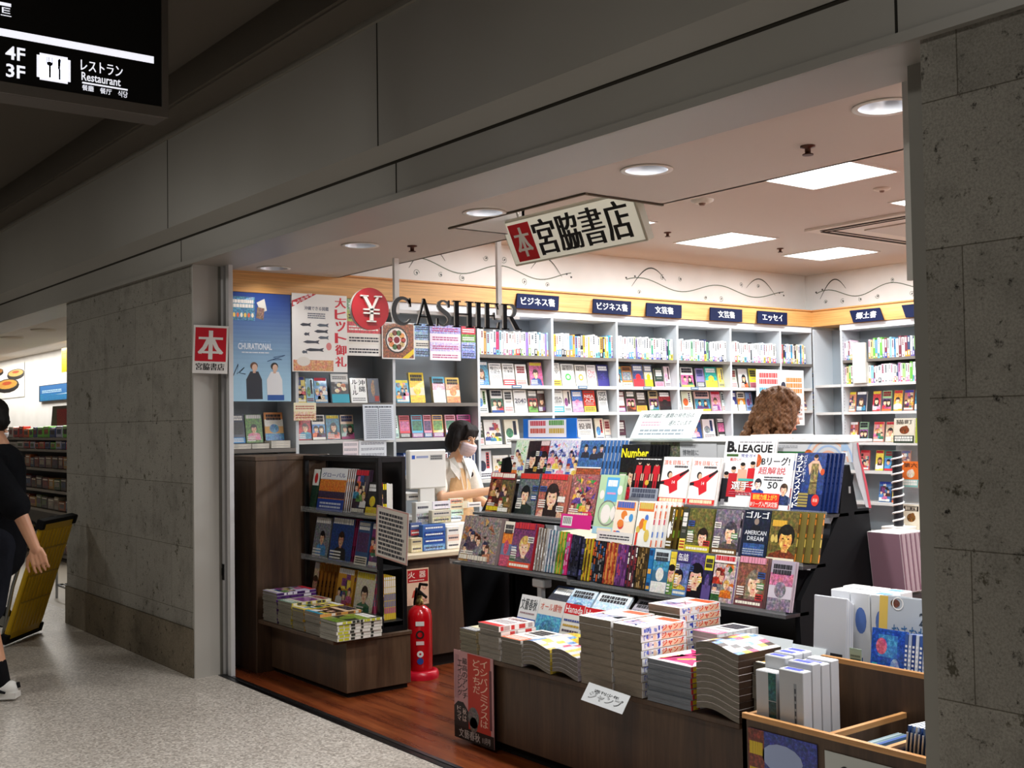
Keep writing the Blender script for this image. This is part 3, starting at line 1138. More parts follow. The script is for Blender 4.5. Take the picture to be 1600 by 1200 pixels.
WH = ['f4f4f2', 'f0eee8', 'eceae4', 'f6f6f6', 'e9e6dc', 'f2f2f4', 'dfe3e8']
OB = ['e8d23c', 'd83a34', '3a8ac8', '8ac04a', 'e89a3c', '6a5aa0', 'd86a9a', '222226', '6ac0d0', 'c8a040', 'f0e8d0', '3a4a9a']
bases = [WH * 2 + ['3aa0c8', 'd83a6a', 'f0d040', '8a6ac0', '222428', 'e8a060', 'a8c8d8'],
         WH + ['22252a', '2a2e38', '3aa8d8', 'f0c84a', '6a4a30', 'e8e0c8', '5a9ad0', 'e8a848', '8a3038'],
         WH * 2 + ['3a8a6a', 'd6dff0', 'c8c8f0', '88c0a0', 'e0b0c0', 'c8d8a0', '303448', '7a6aa8'],
         WH * 2 + ['f0dc3a', '88b890', 'e8d8b8', 'd8e4e8', '3a3e6a', 'e0c8a8'],
         WH * 3 + ['c8dcd8', '383c40', 'e0d8b0', 'b8c8e0', '6a8a6a', 'd8c8d8'],
         WH * 2 + ['e83a6a', '3a9ac8', '2a5aa8', 'f0dc6a', 'e8d8c0', 'd8a070', '3a3430', 'e06060']]
sgn = ['under the left business sign', 'under the right business sign', 'under the left fiction sign', 'under the right fiction sign', 'under the essay sign', 'in the corner bay']
for i in range(6):
    b = i + 3
    spine_row((BX, UY[b], SH[0]), PI / 2, UY[b + 1] - UY[b] - (0.0 if b < 8 else 0.05), random.Random(50 + i), bases[i], OB, 'in top row ' + sgn[i], 'upright books on the top shelves')
BF = (at(1333, 560, 1, BY).x + 6.96 - 0.014, at(1352, 560, 1, BY).x + 6.96 + 0.018)
bb = WH * 2 + ['5a9ad0', '88c8e0', '6ab04a', 'a0d080', 'c8a0d0', 'e8c8d8', '7a3a48', '3a4a6a', 'd8c088']
spine_row((-6.96, BY, 2.12), 0, 0.855, random.Random(71), bb, OB, 'in top row of back wall, left bay', 'books on the back wall shelves', gap=BF)
spine_row((-6.96, BY, 1.885), 0, 0.855, random.Random(72), bb, OB, 'in second row of back wall, left bay', 'books on the back wall shelves', 0.16, 0.19, gap=BF)
spine_row((-6.105, BY, 2.12), 0, 0.25, random.Random(73), bb, OB, 'in top row beside the right jamb', 'books on the back wall shelves')
spine_row((-6.105, BY, 1.885), 0, 0.25, random.Random(74), bb + ['c83040'], OB, 'in second row beside the right jamb', 'books on the back wall shelves')
m = MB()
p = at(1333, 588, 1, BY - 0.02)
p2 = at(1352, 535, 1, BY - 0.02)
m.box(0, 0, 0, p2.x - p.x, 0.16, 2.092 - 1.8865, 'd8d4c8', 'paint', 0.004)
m.box(0.0, -0.028, 0.0, p2.x - p.x, -0.001, p2.z - 1.8865, 'd8d4c8', 'paint', 0.003)
tag(m.build('box_file', loc=(p.x, BY - 0.0005, 1.8865)), 'tall blank cream box standing on the second back wall shelf', 'box')


# ---- covers facing out.  Each entry: pixel left, pixel right, base colour, style or art function, words for the label
def F(m, w, h, r, *a):
    pass


def t2(txt, col='22242a', v0=0.55, v1=0.85, sub=None, obi=None, u0=0.1, u1=0.9):
    def f(m, w, h, r):
        rows = txt.split('|')
        n = len(rows)
        for k, row in enumerate(rows):
            a = v1 - (v1 - v0) * k / n
            m.text(row, u0 * w, (a - (v1 - v0) / n * 0.88) * h, u1 * w, a * h, col, 3)
        if obi:
            m.rect(0, 0, w, 0.26 * h, obi, 1)
            m.lines(r, 0.08 * w, 0.04 * h, 0.92 * w, 0.22 * h, 2, 'f8f4ec' if sum(hx(obi)) < 1.3 else '403a38', 2)
        m.lines(r, 0.1 * w, 0.88 * h, 0.9 * w, 0.95 * h, 1, '6a6a70', 2)
        if sub:
            m.ell(0.5 * w, 0.4 * h, 0.24 * w, 0.16 * h, sub, 2)
            m.ell(0.5 * w, 0.4 * h, 0.12 * w, 0.08 * h, 'f4f4f0', 3)
        else:
            m.lines(r, 0.15 * w, 0.3 * h, 0.85 * w, 0.48 * h, 3, '9a968e', 2)
    return f


def blockart(cols, style=None):
    def f(m, w, h, r):
        n = len(cols)
        for k, c in enumerate(cols):
            m.rect(0, h * (1 - (k + 1) / n), w, h * (1 - k / n), c, 1, 'photo' if k % 2 else 'print')
        m.lines(r, 0.1 * w, 0.7 * h, 0.9 * w, 0.92 * h, 2, 'ffffff' if sum(hx(cols[0])) < 1 else '2a2a30', 3, fill=0.85)
        m.ell(0.5 * w, 0.42 * h, 0.25 * w, 0.16 * h, cols[-1] if n > 1 else 'e8c040', 3, 'photo')
    return f


def seafood(m, w, h, r):
    m.rect(0, 0.72 * h, w, h, 'f4f4f0', 1)
    m.lines(r, 0.1 * w, 0.8 * h, 0.9 * w, 0.92 * h, 2, '3a3a40', 2)
    m.rect(0, 0.3 * h, w, 0.72 * h, '2a1a14', 1, 'photo')
    for k in range(6):
        m.ell(w * r.uniform(0.2, 0.8), h * r.uniform(0.38, 0.64), 0.14 * w, 0.07 * h, r.choice(('c86a2a', 'e8a04a', 'f0e0c0', '8a2a1a')), 2 + k * 0.2, 'photo')
    m.rect(0, 0, w, 0.3 * h, '3ab0c8', 1)


def rule(m, w, h, r):
    m.vtext('ルール', 0.1 * w, 0.3 * h, 0.45 * w, 0.95 * h, '22242a', 2)
    m.vtext('沖縄', 0.52 * w, 0.42 * h, 0.92 * w, 0.95 * h, '22242a', 2)
    m.lines(r, 0.1 * w, 0.06 * h, 0.9 * w, 0.22 * h, 2, '8a8a8a', 2)


def statue(m, w, h, r):
    m.ell(0.45 * w, 0.55 * h, 0.16 * w, 0.3 * h, 'a8783a', 2, 'photo')
    m.ell(0.5 * w, 0.86 * h, 0.09 * w, 0.07 * h, 'c09050', 3, 'photo')
    m.rect(0.55 * w, 0.06 * h, 0.92 * w, 0.28 * h, 'c8483a', 2)


def facing(px0, px1, plane, z, base, art, words, rnd, h=None, tilt=8, copies=0, t=0.016, name='paperback', cat='book', group='books facing out on the side bookcase', dep=0.05, wh=None, spine=None, yaw=0.0):
    """a cover turned to the aisle on the side wall ('x') or on the back wall ('y')"""
    py = 640
    if plane == 'x':
        X = BX - 0.02
        a, b = at(px0, py, 0, X).y, at(px1, py, 0, X).y
        for i in range(9):
            if UY[i] < (a + b) / 2 < UY[i + 1]:
                a, b = max(a, UY[i] + 0.026), min(b, UY[i + 1] - 0.006 - 0.006 * copies)
        rz = PI / 2
        base_p = Vector((X - dep, a, z))
        step = Vector((-1, 0, 0))
    else:
        a, b = at(px0, py, 1, BY + 0.02).x, at(px1, py, 1, BY + 0.02).x
        rz = 0
        if a < -6.93 < b:
            a = -6.93
        if a < -6.11 < b:
            b = -6.112
        rz = 0
        base_p = Vector((a, BY + 0.02 + dep, z))
        step = Vector((0, 1, 0))
    w = b - a
    h = h or min(0.205, max(0.165, w * 1.42))
    if abs(z - 1.635) < 0.01:
        h = min(h, 0.186)
    m = MB()
    slab(m, w, h, t, base, spine=spine)
    m.clip = (w, h)
    if callable(art):
        art(m, w, h, rnd)
    else:
        art_any(m, w, h, rnd, base, art)
    lift = math.sin(R(tilt)) * t
    o = m.build(name, loc=base_p + Vector((0, 0, 0.001 + lift)), rot=(-R(tilt), 0, rz + R(yaw)))
    tag(o, uniq(words), cat, group)
    for k in range(copies):
        c = o.copy()
        COL.objects.link(c)
        d = t / math.cos(R(tilt)) + 0.0045
        sh = (step.cross(Vector((0, 0, 1)))) * -0.0
        c.location = o.location + step * d * (k + 1) + (Vector((0, 1, 0)) if plane == 'x' else Vector((1, 0, 0))) * (0.006 * (k + 1))
        c['label'] = uniq('%s copy behind: %s' % (ordn(k), words))
    return o


rf = random.Random(11)
J = [   # z shelf, px0, px1, base, art, words, height, copies
    (1.715, 466, 484, 'e8d45a', 'e', 'yellow guidebook below the fish poster, leftmost', .19, 1), (1.715, 485, 497, '7ab0c8', 'd', 'pale blue guidebook second below the fish poster', .18, 0),
    (1.715, 498, 518, '4a90c0', 'e', 'blue guidebook with dense print below the fish poster', .185, 2),
    (1.715, 525, 552, 'f0f0ec', seafood, 'cookbook with dark food photo and cyan foot', .215, 1), (1.715, 555, 580, 'f6f6f2', rule, 'white paperback with two columns of large black characters', .185, 1),
    (1.715, 582, 600, '1e2a4a', statue, 'navy paperback with a brown figure', .185, 0),
    (1.715, 626, 646, '4ab0d8', 'e', 'cyan and yellow guidebook left of the tall yellow guide', .175, 2), (1.715, 648, 671, 'f0d020', blockart(['f0d020', 'f0d020', 'e8e0c0', 'f0d020']), 'tall bright yellow food guide behind the clerk', .235, 1),
    (1.715, 684, 703, 'e8f0f4', blockart(['5ab0d0', 'e890a0', 'f4f4f4', 'f0e8e0']), 'blue and white travel guide with pink patch', .205, 2), (1.715, 705, 726, 'f0d8a0', blockart(['e8c060', 'd08a50', 'f4e8d0', 'e8a060']), 'sandy yellow street guide at the right of its shelf', .2, 0),
    (1.45, 471, 492, '4a3a3a', 'b', 'dark comic volume below the small green card', .175, 0), (1.45, 494, 514, 'e8e6e0', 'f', 'black and white comic volume with yellow foot', .18, 0),
    (1.45, 516, 537, 'c8c0d0', 'b', 'pale lilac comic volume with dark figure', .178, 0), (1.45, 539, 559, 'e0c0a0', 'f', 'tan and orange comic volume beside the paper list', .178, 0),
    (1.45, 618, 629, 'c0e0d0', 'd', 'mint volume at the left of the pastel row', .17, 0), (1.45, 631, 647, 'd83a48', 'a', 'red volume in the pastel row behind the clerk', .17, 1),
    (1.45, 650, 667, '4ab0d0', 'a', 'cyan volume in the pastel row behind the clerk', .172, 1), (1.45, 669, 681, 'f08aa0', 'a', 'salmon pink volume in the pastel row', .172, 0),
    (1.45, 683, 699, 'f0b040', 'a', 'orange volume in the pastel row above the clerk', .172, 0), (1.45, 703, 719, 'f0a0b8', 'a', 'light pink volume right of the clerk', .172, 1), (1.45, 722, 743, 'e860b0', 'a', 'magenta volume at the right end of the pastel row', .172, 1),
    (1.856, 752, 771, 'f4e4e0', 'b', 'white book with pink portrait, first in second row', .19, 0), (1.856, 773, 792, 'f6f6f4', t2('糧日い|公認会', '3a4048', .5, .85), 'white book with grey characters, first business bay', .18, 0),
    (1.856, 794, 812, 'f4f2ee', t2('最強|仕事術', '2a2a2c', .55, .85, obi='d02a34'), 'white book with red band, first business bay', .18, 0), (1.856, 814, 831, 'f2f0ec', 'c', 'white book with dark photo band, first business bay', .175, 0),
    (1.856, 836, 856, 'e8c8a0', 'b', 'tan portrait book leaning in the first business bay', .195, 1),
    (1.635, 752, 769, 'eef2ea', 'd', 'white book with green edge, first business bay', .185, 0), (1.635, 775, 793, 'f4f4f2', 'f', 'white book with two small heads', .185, 0),
    (1.635, 795, 809, 'f2f2ee', 'c', 'narrow white book left of the one titled 2040', .185, 0), (1.635, 811, 831, 'f4f4f4', t2('2040', '4a4e66', .38, .62, u0=.05, u1=.95), 'white book titled 2040 in grey figures', .195, 0),
    (1.635, 833, 847, '3a3434', 'f', 'dark book with people, right of the one titled 2040', .2, 0), (1.635, 848, 860, '6a1e24', 'b', 'dark red book at the bay upright', .185, 1),
    (1.38, 756, 762, '2a3a20', 'c', 'thin black and green book at the left end above the rack', .2, 1), (1.38, 764, 790, 'f2f0ec', 'e', 'white and purple book low in the first business bay', .2, 0), (1.38, 796, 818, 'f0ecd8', 'd', 'ivory book with red vertical title low in the bay', .2, 1),
    (1.856, 864, 884, 'f4f2ec', t2('話し方|教室', '4a5058', .5, .88, obi='f0c040'), 'white book with yellow foot, second business bay', .195, 0),
    (1.856, 886, 906, 'f4f6f2', t2('論理的', '3a3c40', .68, .9, sub='4ac04a'), 'white book with bright green ring', .19, 0), (1.856, 908, 924, 'f6f2e8', t2('疑問', '3a3c40', .68, .9, sub='e8a030'), 'cream book with orange rings', .185, 0),
    (1.856, 926, 940, 'f6f2f2', t2('Chat|GPT', 'c84a5a', .35, .75), 'white book with red lettering, second business bay', .185, 0), (1.856, 942, 962, '2a2a6a', blockart(['2a2a6a', '2a2a6a', '3a3480']), 'navy book leaning beside the upright', .19, 2),
    (1.635, 868, 888, 'f2f4f0', t2('NISA|大百科', '5a6068', .4, .7, obi='3a9aa8'), 'white book titled NISA with teal foot', .195, 0), (1.635, 889, 900, 'f4eee4', 'd', 'cream book with orange spot beside the NISA book', .19, 0),
    (1.635, 902, 918, '4a80d0', blockart(['4a80d0', '5a90e0', 'f0b0d0', 'e8a0c8']), 'blue and pink book, second business bay', .2, 0), (1.635, 920, 938, 'd8382c', t2('NISA|入門', 'ffffff', .45, .8, obi='f0c040'), 'red book titled NISA with yellow foot', .2, 0),
    (1.635, 943, 957, 'f2f4f2', t2('NISA|iDeCo', '2a3c40', .5, .9), 'white book titled NISA iDeCo', .2, 0), (1.635, 958, 967, '3ab0e8', blockart(['3ab0e8', '3ab0e8', 'f0e030']), 'sky blue book with yellow foot at the upright', .21, 0),
    (1.38, 899, 908, '5a9ab0', 'c', 'teal book right of the blue sign on the rack', .19, 0), (1.38, 910, 934, 'f4f4f2', t2('投資', '2a2a2c', .5, .8), 'white book with large black characters and green spine', .2, 0),
    (1.38, 938, 951, 'f4eed8', 'd', 'cream book low in the second business bay', .2, 0), (1.38, 952, 967, 'f0d8c8', 'c', 'peach book with orange foot low in the bay', .19, 0),
    (1.856, 968, 980, 'f0d0d0', 'b', 'pink book first under the left fiction sign', .18, 0), (1.856, 981, 996, 'c88040', 'a', 'orange brown book under the left fiction sign', .18, 0),
    (1.856, 998, 1014, '4a5a8a', blockart(['5a6a9a', '3a4a7a', 'd82a34']), 'blue book with people and red band', .2, 0), (1.856, 1016, 1028, 'e8d890', blockart(['6a7a9a', 'e0d8c0', 'f0c020']), 'yellow footed book beside the red banded one', .2, 1),
    (1.856, 1032, 1045, '2a4038', 'c', 'dark green book under the left fiction sign', .17, 0), (1.856, 1047, 1056, 'f0d8dc', 'd', 'pale pink book at the right of the fiction bay', .19, 0),
    (1.635, 971, 984, '7a3a3c', 'a', 'maroon book above the hand-lettered card', .18, 0), (1.635, 987, 1000, '24302a', 'f', 'black and green book above the hand-lettered card', .185, 0), (1.635, 1002, 1018, '262224', 'c', 'black book with red band above the card', .19, 0),
    (1.635, 1023, 1036, 'e0c890', 'f', 'sand coloured book above the card', .19, 0), (1.635, 1038, 1056, '3a1e20', blockart(['2a2224', 'b02830', '3a2224', '241c1e']), 'black and red novel above the card', .195, 0),
    (1.38, 969, 985, '4a2a38', 'c', 'dark plum book left of the hand-lettered card', .18, 0),
    (1.856, 1060, 1070, 'b8d8c8', 'a', 'teal and orange book, right fiction bay', .18, 0), (1.856, 1073, 1092, 'f4f2ee', 'f', 'white book with seated figures, right fiction bay', .185, 0), (1.856, 1097, 1109, '8a7ab0', 'c', 'violet and yellow book, right fiction bay', .18, 0),
    (1.856, 1111, 1129, '2aa89a', blockart(['2aa89a', '2aa89a', 'e8c040']), 'teal book with an orange diamond', .195, 0), (1.856, 1131, 1146, 'f0e078', 'd', 'yellow book facing out at the right fiction bay upright', .19, 0),
    (1.635, 1061, 1072, 'd0e4e8', 'd', 'pale blue book second row down, right fiction bay', .18, 0), (1.635, 1074, 1090, 'e4ecd0', 'd', 'pale green book right fiction bay', .185, 0),
    (1.635, 1094, 1117, 'e8b8b0', 'f', 'pink book with two faces, right fiction bay', .19, 0), (1.635, 1120, 1134, 'f0c8bc', 'b', 'pink portrait book right fiction bay', .19, 0), (1.635, 1136, 1144, 'd8e8e4', 'c', 'thin white and teal book at the upright', .18, 0),
    (1.38, 1083, 1103, 'e8b8a8', 'b', 'salmon book right of the hand-lettered card', .18, 0), (1.38, 1106, 1124, 'f0e4e4', 'd', 'pale book with pink edge right of the card', .18, 1), (1.38, 1129, 1148, '2a2422', 'a', 'black and orange book left of the customer', .19, 0),
    (1.856, 1150, 1160, 'b8c0b0', 'c', 'grey green book leaning under the essay sign', .18, 0), (1.856, 1163, 1177, '6a3a48', 'b', 'plum book leaning under the essay sign', .185, 0), (1.856, 1180, 1192, 'e8e040', 'c', 'lime yellow book behind the hanging notice', .19, 0),
    (1.635, 1147, 1159, '2a3088', blockart(['2a3088', '3a409a', 'f0f0f0']), 'deep blue book under the essay sign', .195, 0), (1.635, 1161, 1172, 'f0e8e0', blockart(['f4f0e8', 'f0a030', 'e8e0d0']), 'white book with orange flower', .18, 0), (1.635, 1174, 1184, '8aa8d8', 'd', 'pale blue book beside the customer hair', .18, 0),
    (1.856, 1270, 1283, '5aa0d0', blockart(['7ab8e0', '5aa0d0', '4a98c8']), 'wide light blue book in the corner bay', .16, 0), (1.856, 1284, 1311, '2a70b8', blockart(['2a70b8', 'f4f4f4', 'f0e8e0', '2a70b8']), 'blue book with a white cloud of print', .165, 0),
    (1.635, 1258, 1272, 'd8a070', 'e', 'orange pink comic in the corner bay', .2, 0), (1.635, 1275, 1293, 'e0d030', 'e', 'yellow comic in the corner bay', .2, 1), (1.635, 1301, 1312, '8a98a8', 'b', 'grey blue comic in the corner bay', .2, 0),
    (1.38, 1292, 1311, '5a5450', 'f', 'dark grey comic low in the corner bay', .2, 0),
]
for z, a, b, base, art, words, h, cp in J:
    facing(a, b, 'x', z, base, art, words, rf, h=h, copies=cp, tilt=9, t=0.014)
JB = [(1.612, 1317, 1331, 'd88a6a', 'e', 'orange comic on the back wall, first in third row'), (1.612, 1333, 1348, 'd8d4d0', 'b', 'white comic with dark figure, back wall third row'),
      (1.612, 1358, 1370, 'e8c0b8', 'b', 'pink comic behind the divider, back wall third row'), (1.612, 1373, 1387, '9ac08a', 'f', 'pale green comic, back wall third row'), (1.612, 1391, 1404, 'b8a8a0', 'b', 'grey comic, back wall third row'),
      (1.612, 1407, 1422, 'a86a50', 'e', 'rust comic, back wall third row'), (1.612, 1424, 1437, 'c8b0a8', 'b', 'beige comic beside the right jamb, back wall third row'),
      (1.315, 1318, 1333, 'b85a4a', 'e', 'brick red comic, back wall fourth row'), (1.315, 1336, 1349, '8ab08a', 'f', 'green comic, back wall fourth row'), (1.315, 1358, 1374, 'd89a8a', 'e', 'salmon comic, back wall fourth row'), (1.315, 1377, 1393, '8a7aa0', 'b', 'violet comic, back wall fourth row'),
      (1.315, 1396, 1412, 'c8a07a', 'e', 'tan comic, back wall fourth row'), (1.315, 1415, 1432, '9a6a60', 'f', 'brown comic, back wall fourth row'),
      (1.04, 1336, 1350, 'd86a6a', 'e', 'red comic, back wall fifth row'), (1.04, 1360, 1372, '9ab88a', 'b', 'sage comic, back wall fifth row'), (1.04, 1374, 1394, '4aa088', 'f', 'teal comic, back wall fifth row'), (1.04, 1398, 1414, 'c88a70', 'e', 'clay comic, back wall fifth row'),
      (0.74, 1364, 1382, '4a78b0', 'e', 'blue comic, back wall lowest row in view'), (0.74, 1385, 1400, '58b0a0', 'f', 'green comic, back wall lowest row in view')]
for z, a, b, base, art, words in JB:
    facing(a, b, 'y', z, base, art, words, rf, h=0.195, copies=0, tilt=9, t=0.014, group='comics facing out on the back wall')

# flat stacks and upright magazines of the first bay
for i, (a, b, base, art, words) in enumerate(((365, 392, '1e2c48', 'a', 'dark blue magazine upright in the bay below the blue poster'), (394, 420, '6a6458', 'b', 'olive grey magazine upright below the blue poster'),
                                              (424, 453, 'f0a060', blockart(['f0a060', 'f4f0e8', 'f0c080', '5aa0d0']), 'orange and white magazine upright below the blue poster'))):
    facing(a, b, 'x', 1.402 + (0.036 if i < 2 else 0.05), base, art, words, rf, h=0.20, copies=0, tilt=10, t=0.012, name='magazine', cat='magazine', group='magazines below the blue poster', dep=0.09)
    y0, y1 = at(a, 640, 0, BX).y, at(b, 640, 0, BX).y
    for k in range(2 if i < 2 else 3):
        m = MB()
        slab(m, y1 - y0 + 0.004, 0.26, 0.0165, 'f0eeea' if k % 2 else 'd8d6d0', spine='e8e4dc')
        o = m.build('magazine', loc=(BX + 0.0, y0, 1.402 + 0.018 * k), rot=(0, 0, PI / 2))
        o.rotation_euler = (-PI / 2, 0, PI / 2)
        o.location = (BX - 0.005, y0, 1.402 + 0.0172 * (k + 1))
        tag(o, '%s flat magazine from the bottom under the %s upright one below the blue poster' % (ordn(k), ('dark blue', 'olive grey', 'orange')[i]), 'magazine', 'magazines below the blue poster')


# ------------------------------------------------------------------ posters and signs
def sheet(name, label, cat, px0, py0, px1, py1, ax, val, art, base='f6f5f2', t=0.0015, group=None, tilt=0.0, yaw=0.0, mat='print'):
    """flat printed sheet on a plane; pixel box gives its place and size"""
    pc = at((px0 + px1) / 2, (py0 + py1) / 2, ax, val)
    mid = (py0 + py1) / 2
    a, b = at(px0, mid, ax, val), at(px1, mid, ax, val)
    w = abs(b.y - a.y) if ax == 0 else abs(b.x - a.x)
    h = abs(at((px0 + px1) / 2, py0, ax, val).z - at((px0 + px1) / 2, py1, ax, val).z)
    m = MB()
    m.M = Matrix.Translation((-w / 2, 0, -h / 2))
    m.box(0, 0, 0, w, t, h, base, mat)
    m.clip = (w, h)
    art(m, w, h, random.Random(len(label) * 7))
    o = m.build(name, loc=pc, rot=(R(tilt), R(yaw), PI / 2 if ax == 0 else 0))
    return tag(o, label, cat, group)


def churational(m, w, h, r):
    n = 26
    top, bot = hx('1d3f8c'), hx('a9d4ee')
    for k in range(n):
        f = k / (n - 1)
        f = f * f * (3 - 2 * f)
        c = tuple(bot[i] * (1 - f) + top[i] * f for i in range(3))
        m.rect(0, h * k / n, w, h * (k + 1) / n, c, 1)
    m.rect(0, 0.74 * h, 0.4 * w, 0.96 * h, '4a84a8', 2, 'photo')
    for k in range(6):
        m.ell(0.06 * w + 0.06 * w * k, 0.79 * h, 0.022 * w, 0.022 * h, ('e8c060', 'd86a4a', 'e8e0c8')[k % 3], 3, n=8)
    m.lines(r, 0.02 * w, 0.85 * h, 0.38 * w, 0.93 * h, 2, 'e0d8d0', 3, fill=0.8)
    m.poly([(0.43 * w, 0.91 * h), (0.56 * w, 0.95 * h), (0.6 * w, 0.84 * h), (0.5 * w, 0.82 * h)], 'd8d4cc', 2)
    m.poly([(0.42 * w, 0.77 * h), (0.54 * w, 0.75 * h), (0.56 * w, 0.86 * h), (0.44 * w, 0.87 * h)], '8a6a5a', 3, 'photo')
    m.text('CHURATIONAL', 0.12 * w, 0.475 * h, 0.68 * w, 0.535 * h, 'dfe8f4', 3, bold=0.03)
    m.lines(r, 0.16 * w, 0.548 * h, 0.66 * w, 0.558 * h, 1, '8fb0d8', 3)
    m.lines(r, 0.18 * w, 0.44 * h, 0.64 * w, 0.458 * h, 1, 'dfe8f4', 3)
    for cu, jack, hr in ((0.38, '30343f', '6a4a3a'), (0.72, 'e9ebef', '2a2420')):
        m.poly([((cu - 0.12) * w, 0.02 * h), ((cu + 0.14) * w, 0.02 * h), ((cu + 0.13) * w, 0.2 * h), ((cu + 0.07) * w, 0.275 * h), ((cu - 0.06) * w, 0.275 * h), ((cu - 0.13) * w, 0.2 * h)], jack, 3)
        m.rect((cu - 0.02) * w, 0.26 * h, (cu + 0.025) * w, 0.3 * h, 'd8b09a', 4)
        m.ell(cu * w, 0.325 * h, 0.062 * w, 0.036 * h, hr, 4)
        m.ell((cu + 0.01) * w, 0.31 * h, 0.045 * w, 0.034 * h, 'e0bca6', 5)
    m.rect(0.6 * w, 0.01 * h, 0.88 * w, 0.06 * h, '2a5aa8', 4)
    m.stroke([(0.03 * w, 0.22 * h), (0.12 * w, 0.34 * h), (0.1 * w, 0.25 * h), (0.22 * w, 0.31 * h), (0.14 * w, 0.26 * h), (0.24 * w, 0.25 * h)], 0.006, '1a2a4a', 4)
    m.stroke([(0.6 * w, 0.37 * h), (0.75 * w, 0.4 * h), (0.9 * w, 0.43 * h), (0.7 * w, 0.41 * h), (0.85 * w, 0.39 * h), (0.66 * w, 0.385 * h)], 0.005, '2a4a7a', 4)


def fishposter(m, w, h, r):
    m.poly([(0, 0.82 * h), (0, 0.9 * h), (0.32 * w, h), (0.44 * w, h)], 'c8303a', 2)
    vs = '1万部突破'
    for k, ch in enumerate(vs):
        u = 0.02 + 0.07 * k
        m.text(ch, u * w, (0.845 + 0.031 * k) * h, (u + 0.065) * w, (0.885 + 0.031 * k) * h, 'ffffff', 4)
    m.vtext('大ヒット御礼', 0.78 * w, 0.06 * h, 0.98 * w, 0.98 * h, 'd8283a', 3, bold=0.035)
    m.text('沖縄できる図鑑', 0.22 * w, 0.79 * h, 0.66 * w, 0.84 * h, '3a4468', 3)
    m.lines(r, 0.28 * w, 0.68 * h, 0.6 * w, 0.76 * h, 3, '6a7080', 2)
    for k, (u, v, l) in enumerate(((0.24, 0.6, 0.2), (0.55, 0.6, 0.22), (0.26, 0.48, 0.1), (0.52, 0.52, 0.26), (0.56, 0.44, 0.2), (0.34, 0.38, 0.3), (0.4, 0.28, 0.34), (0.22, 0.25, 0.1))):
        m.poly([((u - l / 2) * w, v * h), ((u - l / 4) * w, (v + 0.022) * h), ((u + l / 4) * w, (v + 0.016) * h), ((u + l / 2) * w, (v + 0.03) * h), ((u + l * 0.42) * w, v * h),
                ((u + l / 2) * w, (v - 0.022) * h), ((u + l / 4) * w, (v - 0.012) * h), ((u - l / 4) * w, (v - 0.018) * h)], ('3a3e48', '5a6470', '484c58')[k % 3], 2)
    m.ell(0.66 * w, 0.33 * h, 0.05 * w, 0.05 * h, 'e08a8a', 2)
    m.rect(0.02 * w, 0.01 * h, 0.74 * w, 0.15 * h, 'e0a878', 2, 'photo')
    m.ell(0.2 * w, 0.13 * h, 0.12 * w, 0.06 * h, 'e8e4dc', 3)


def foodposter(m, w, h, r):
    m.rect(0.03 * w, 0.03 * h, 0.97 * w, 0.97 * h, '9a5a34', 1, 'photo')
    m.ell(0.45 * w, 0.52 * h, 0.36 * w, 0.36 * h, 'f0e8e0', 2)
    m.ring(0.45 * w, 0.52 * h, 0.31 * w, 0.35 * w, '3a3430', 3)
    for k in range(10):
        a = k * PI / 5
        m.ell(0.45 * w + 0.2 * w * math.cos(a), 0.52 * h + 0.2 * h * math.sin(a), 0.08 * w, 0.08 * h, ('b8402a', 'e8a050', '4a7a3a', '8a3a20', 'd8c080')[k % 5], 4, 'photo', 8)
    m.ell(0.45 * w, 0.52 * h, 0.09 * w, 0.09 * h, '8a2030', 5)
    m.poly([(0.6 * w, 0.02 * h), (0.97 * w, 0.3 * h), (0.97 * w, 0.16 * h), (0.8 * w, 0.02 * h)], 'f0d030', 5)


def patch(cols, ink='3a3a44'):
    def f(m, w, h, r):
        n = len(cols)
        for k, c in enumerate(cols):
            m.rect(0, h * (1 - (k + 1) / n), w, h * (1 - k / n), c, 1, 'photo' if sum(hx(c)) < 2.2 else 'print')
            m.lines(r, 0.08 * w, h * (1 - (k + 0.8) / n), 0.92 * w, h * (1 - (k + 0.3) / n), 2, ink if sum(hx(c)) > 1.0 else 'f4f0e8', 2)
    return f


def listing(m, w, h, r):
    m.lines(r, 0.06 * w, 0.9 * h, 0.94 * w, 0.97 * h, 1, '3a4250', 2)
    for k in range(15):
        m.rect(0.05 * w, (0.05 + 0.055 * k) * h, 0.95 * w, (0.057 + 0.055 * k) * h, '8a929e', 2)
        m.lines(r, 0.08 * w, (0.062 + 0.055 * k) * h, 0.46 * w, (0.1 + 0.055 * k) * h, 1, '6a7280', 3)
        m.lines(r, 0.54 * w, (0.062 + 0.055 * k) * h, 0.92 * w, (0.1 + 0.055 * k) * h, 1, '6a7280', 3)
    m.rect(0.49 * w, 0.04 * h, 0.51 * w, 0.94 * h, '5a626e', 3)


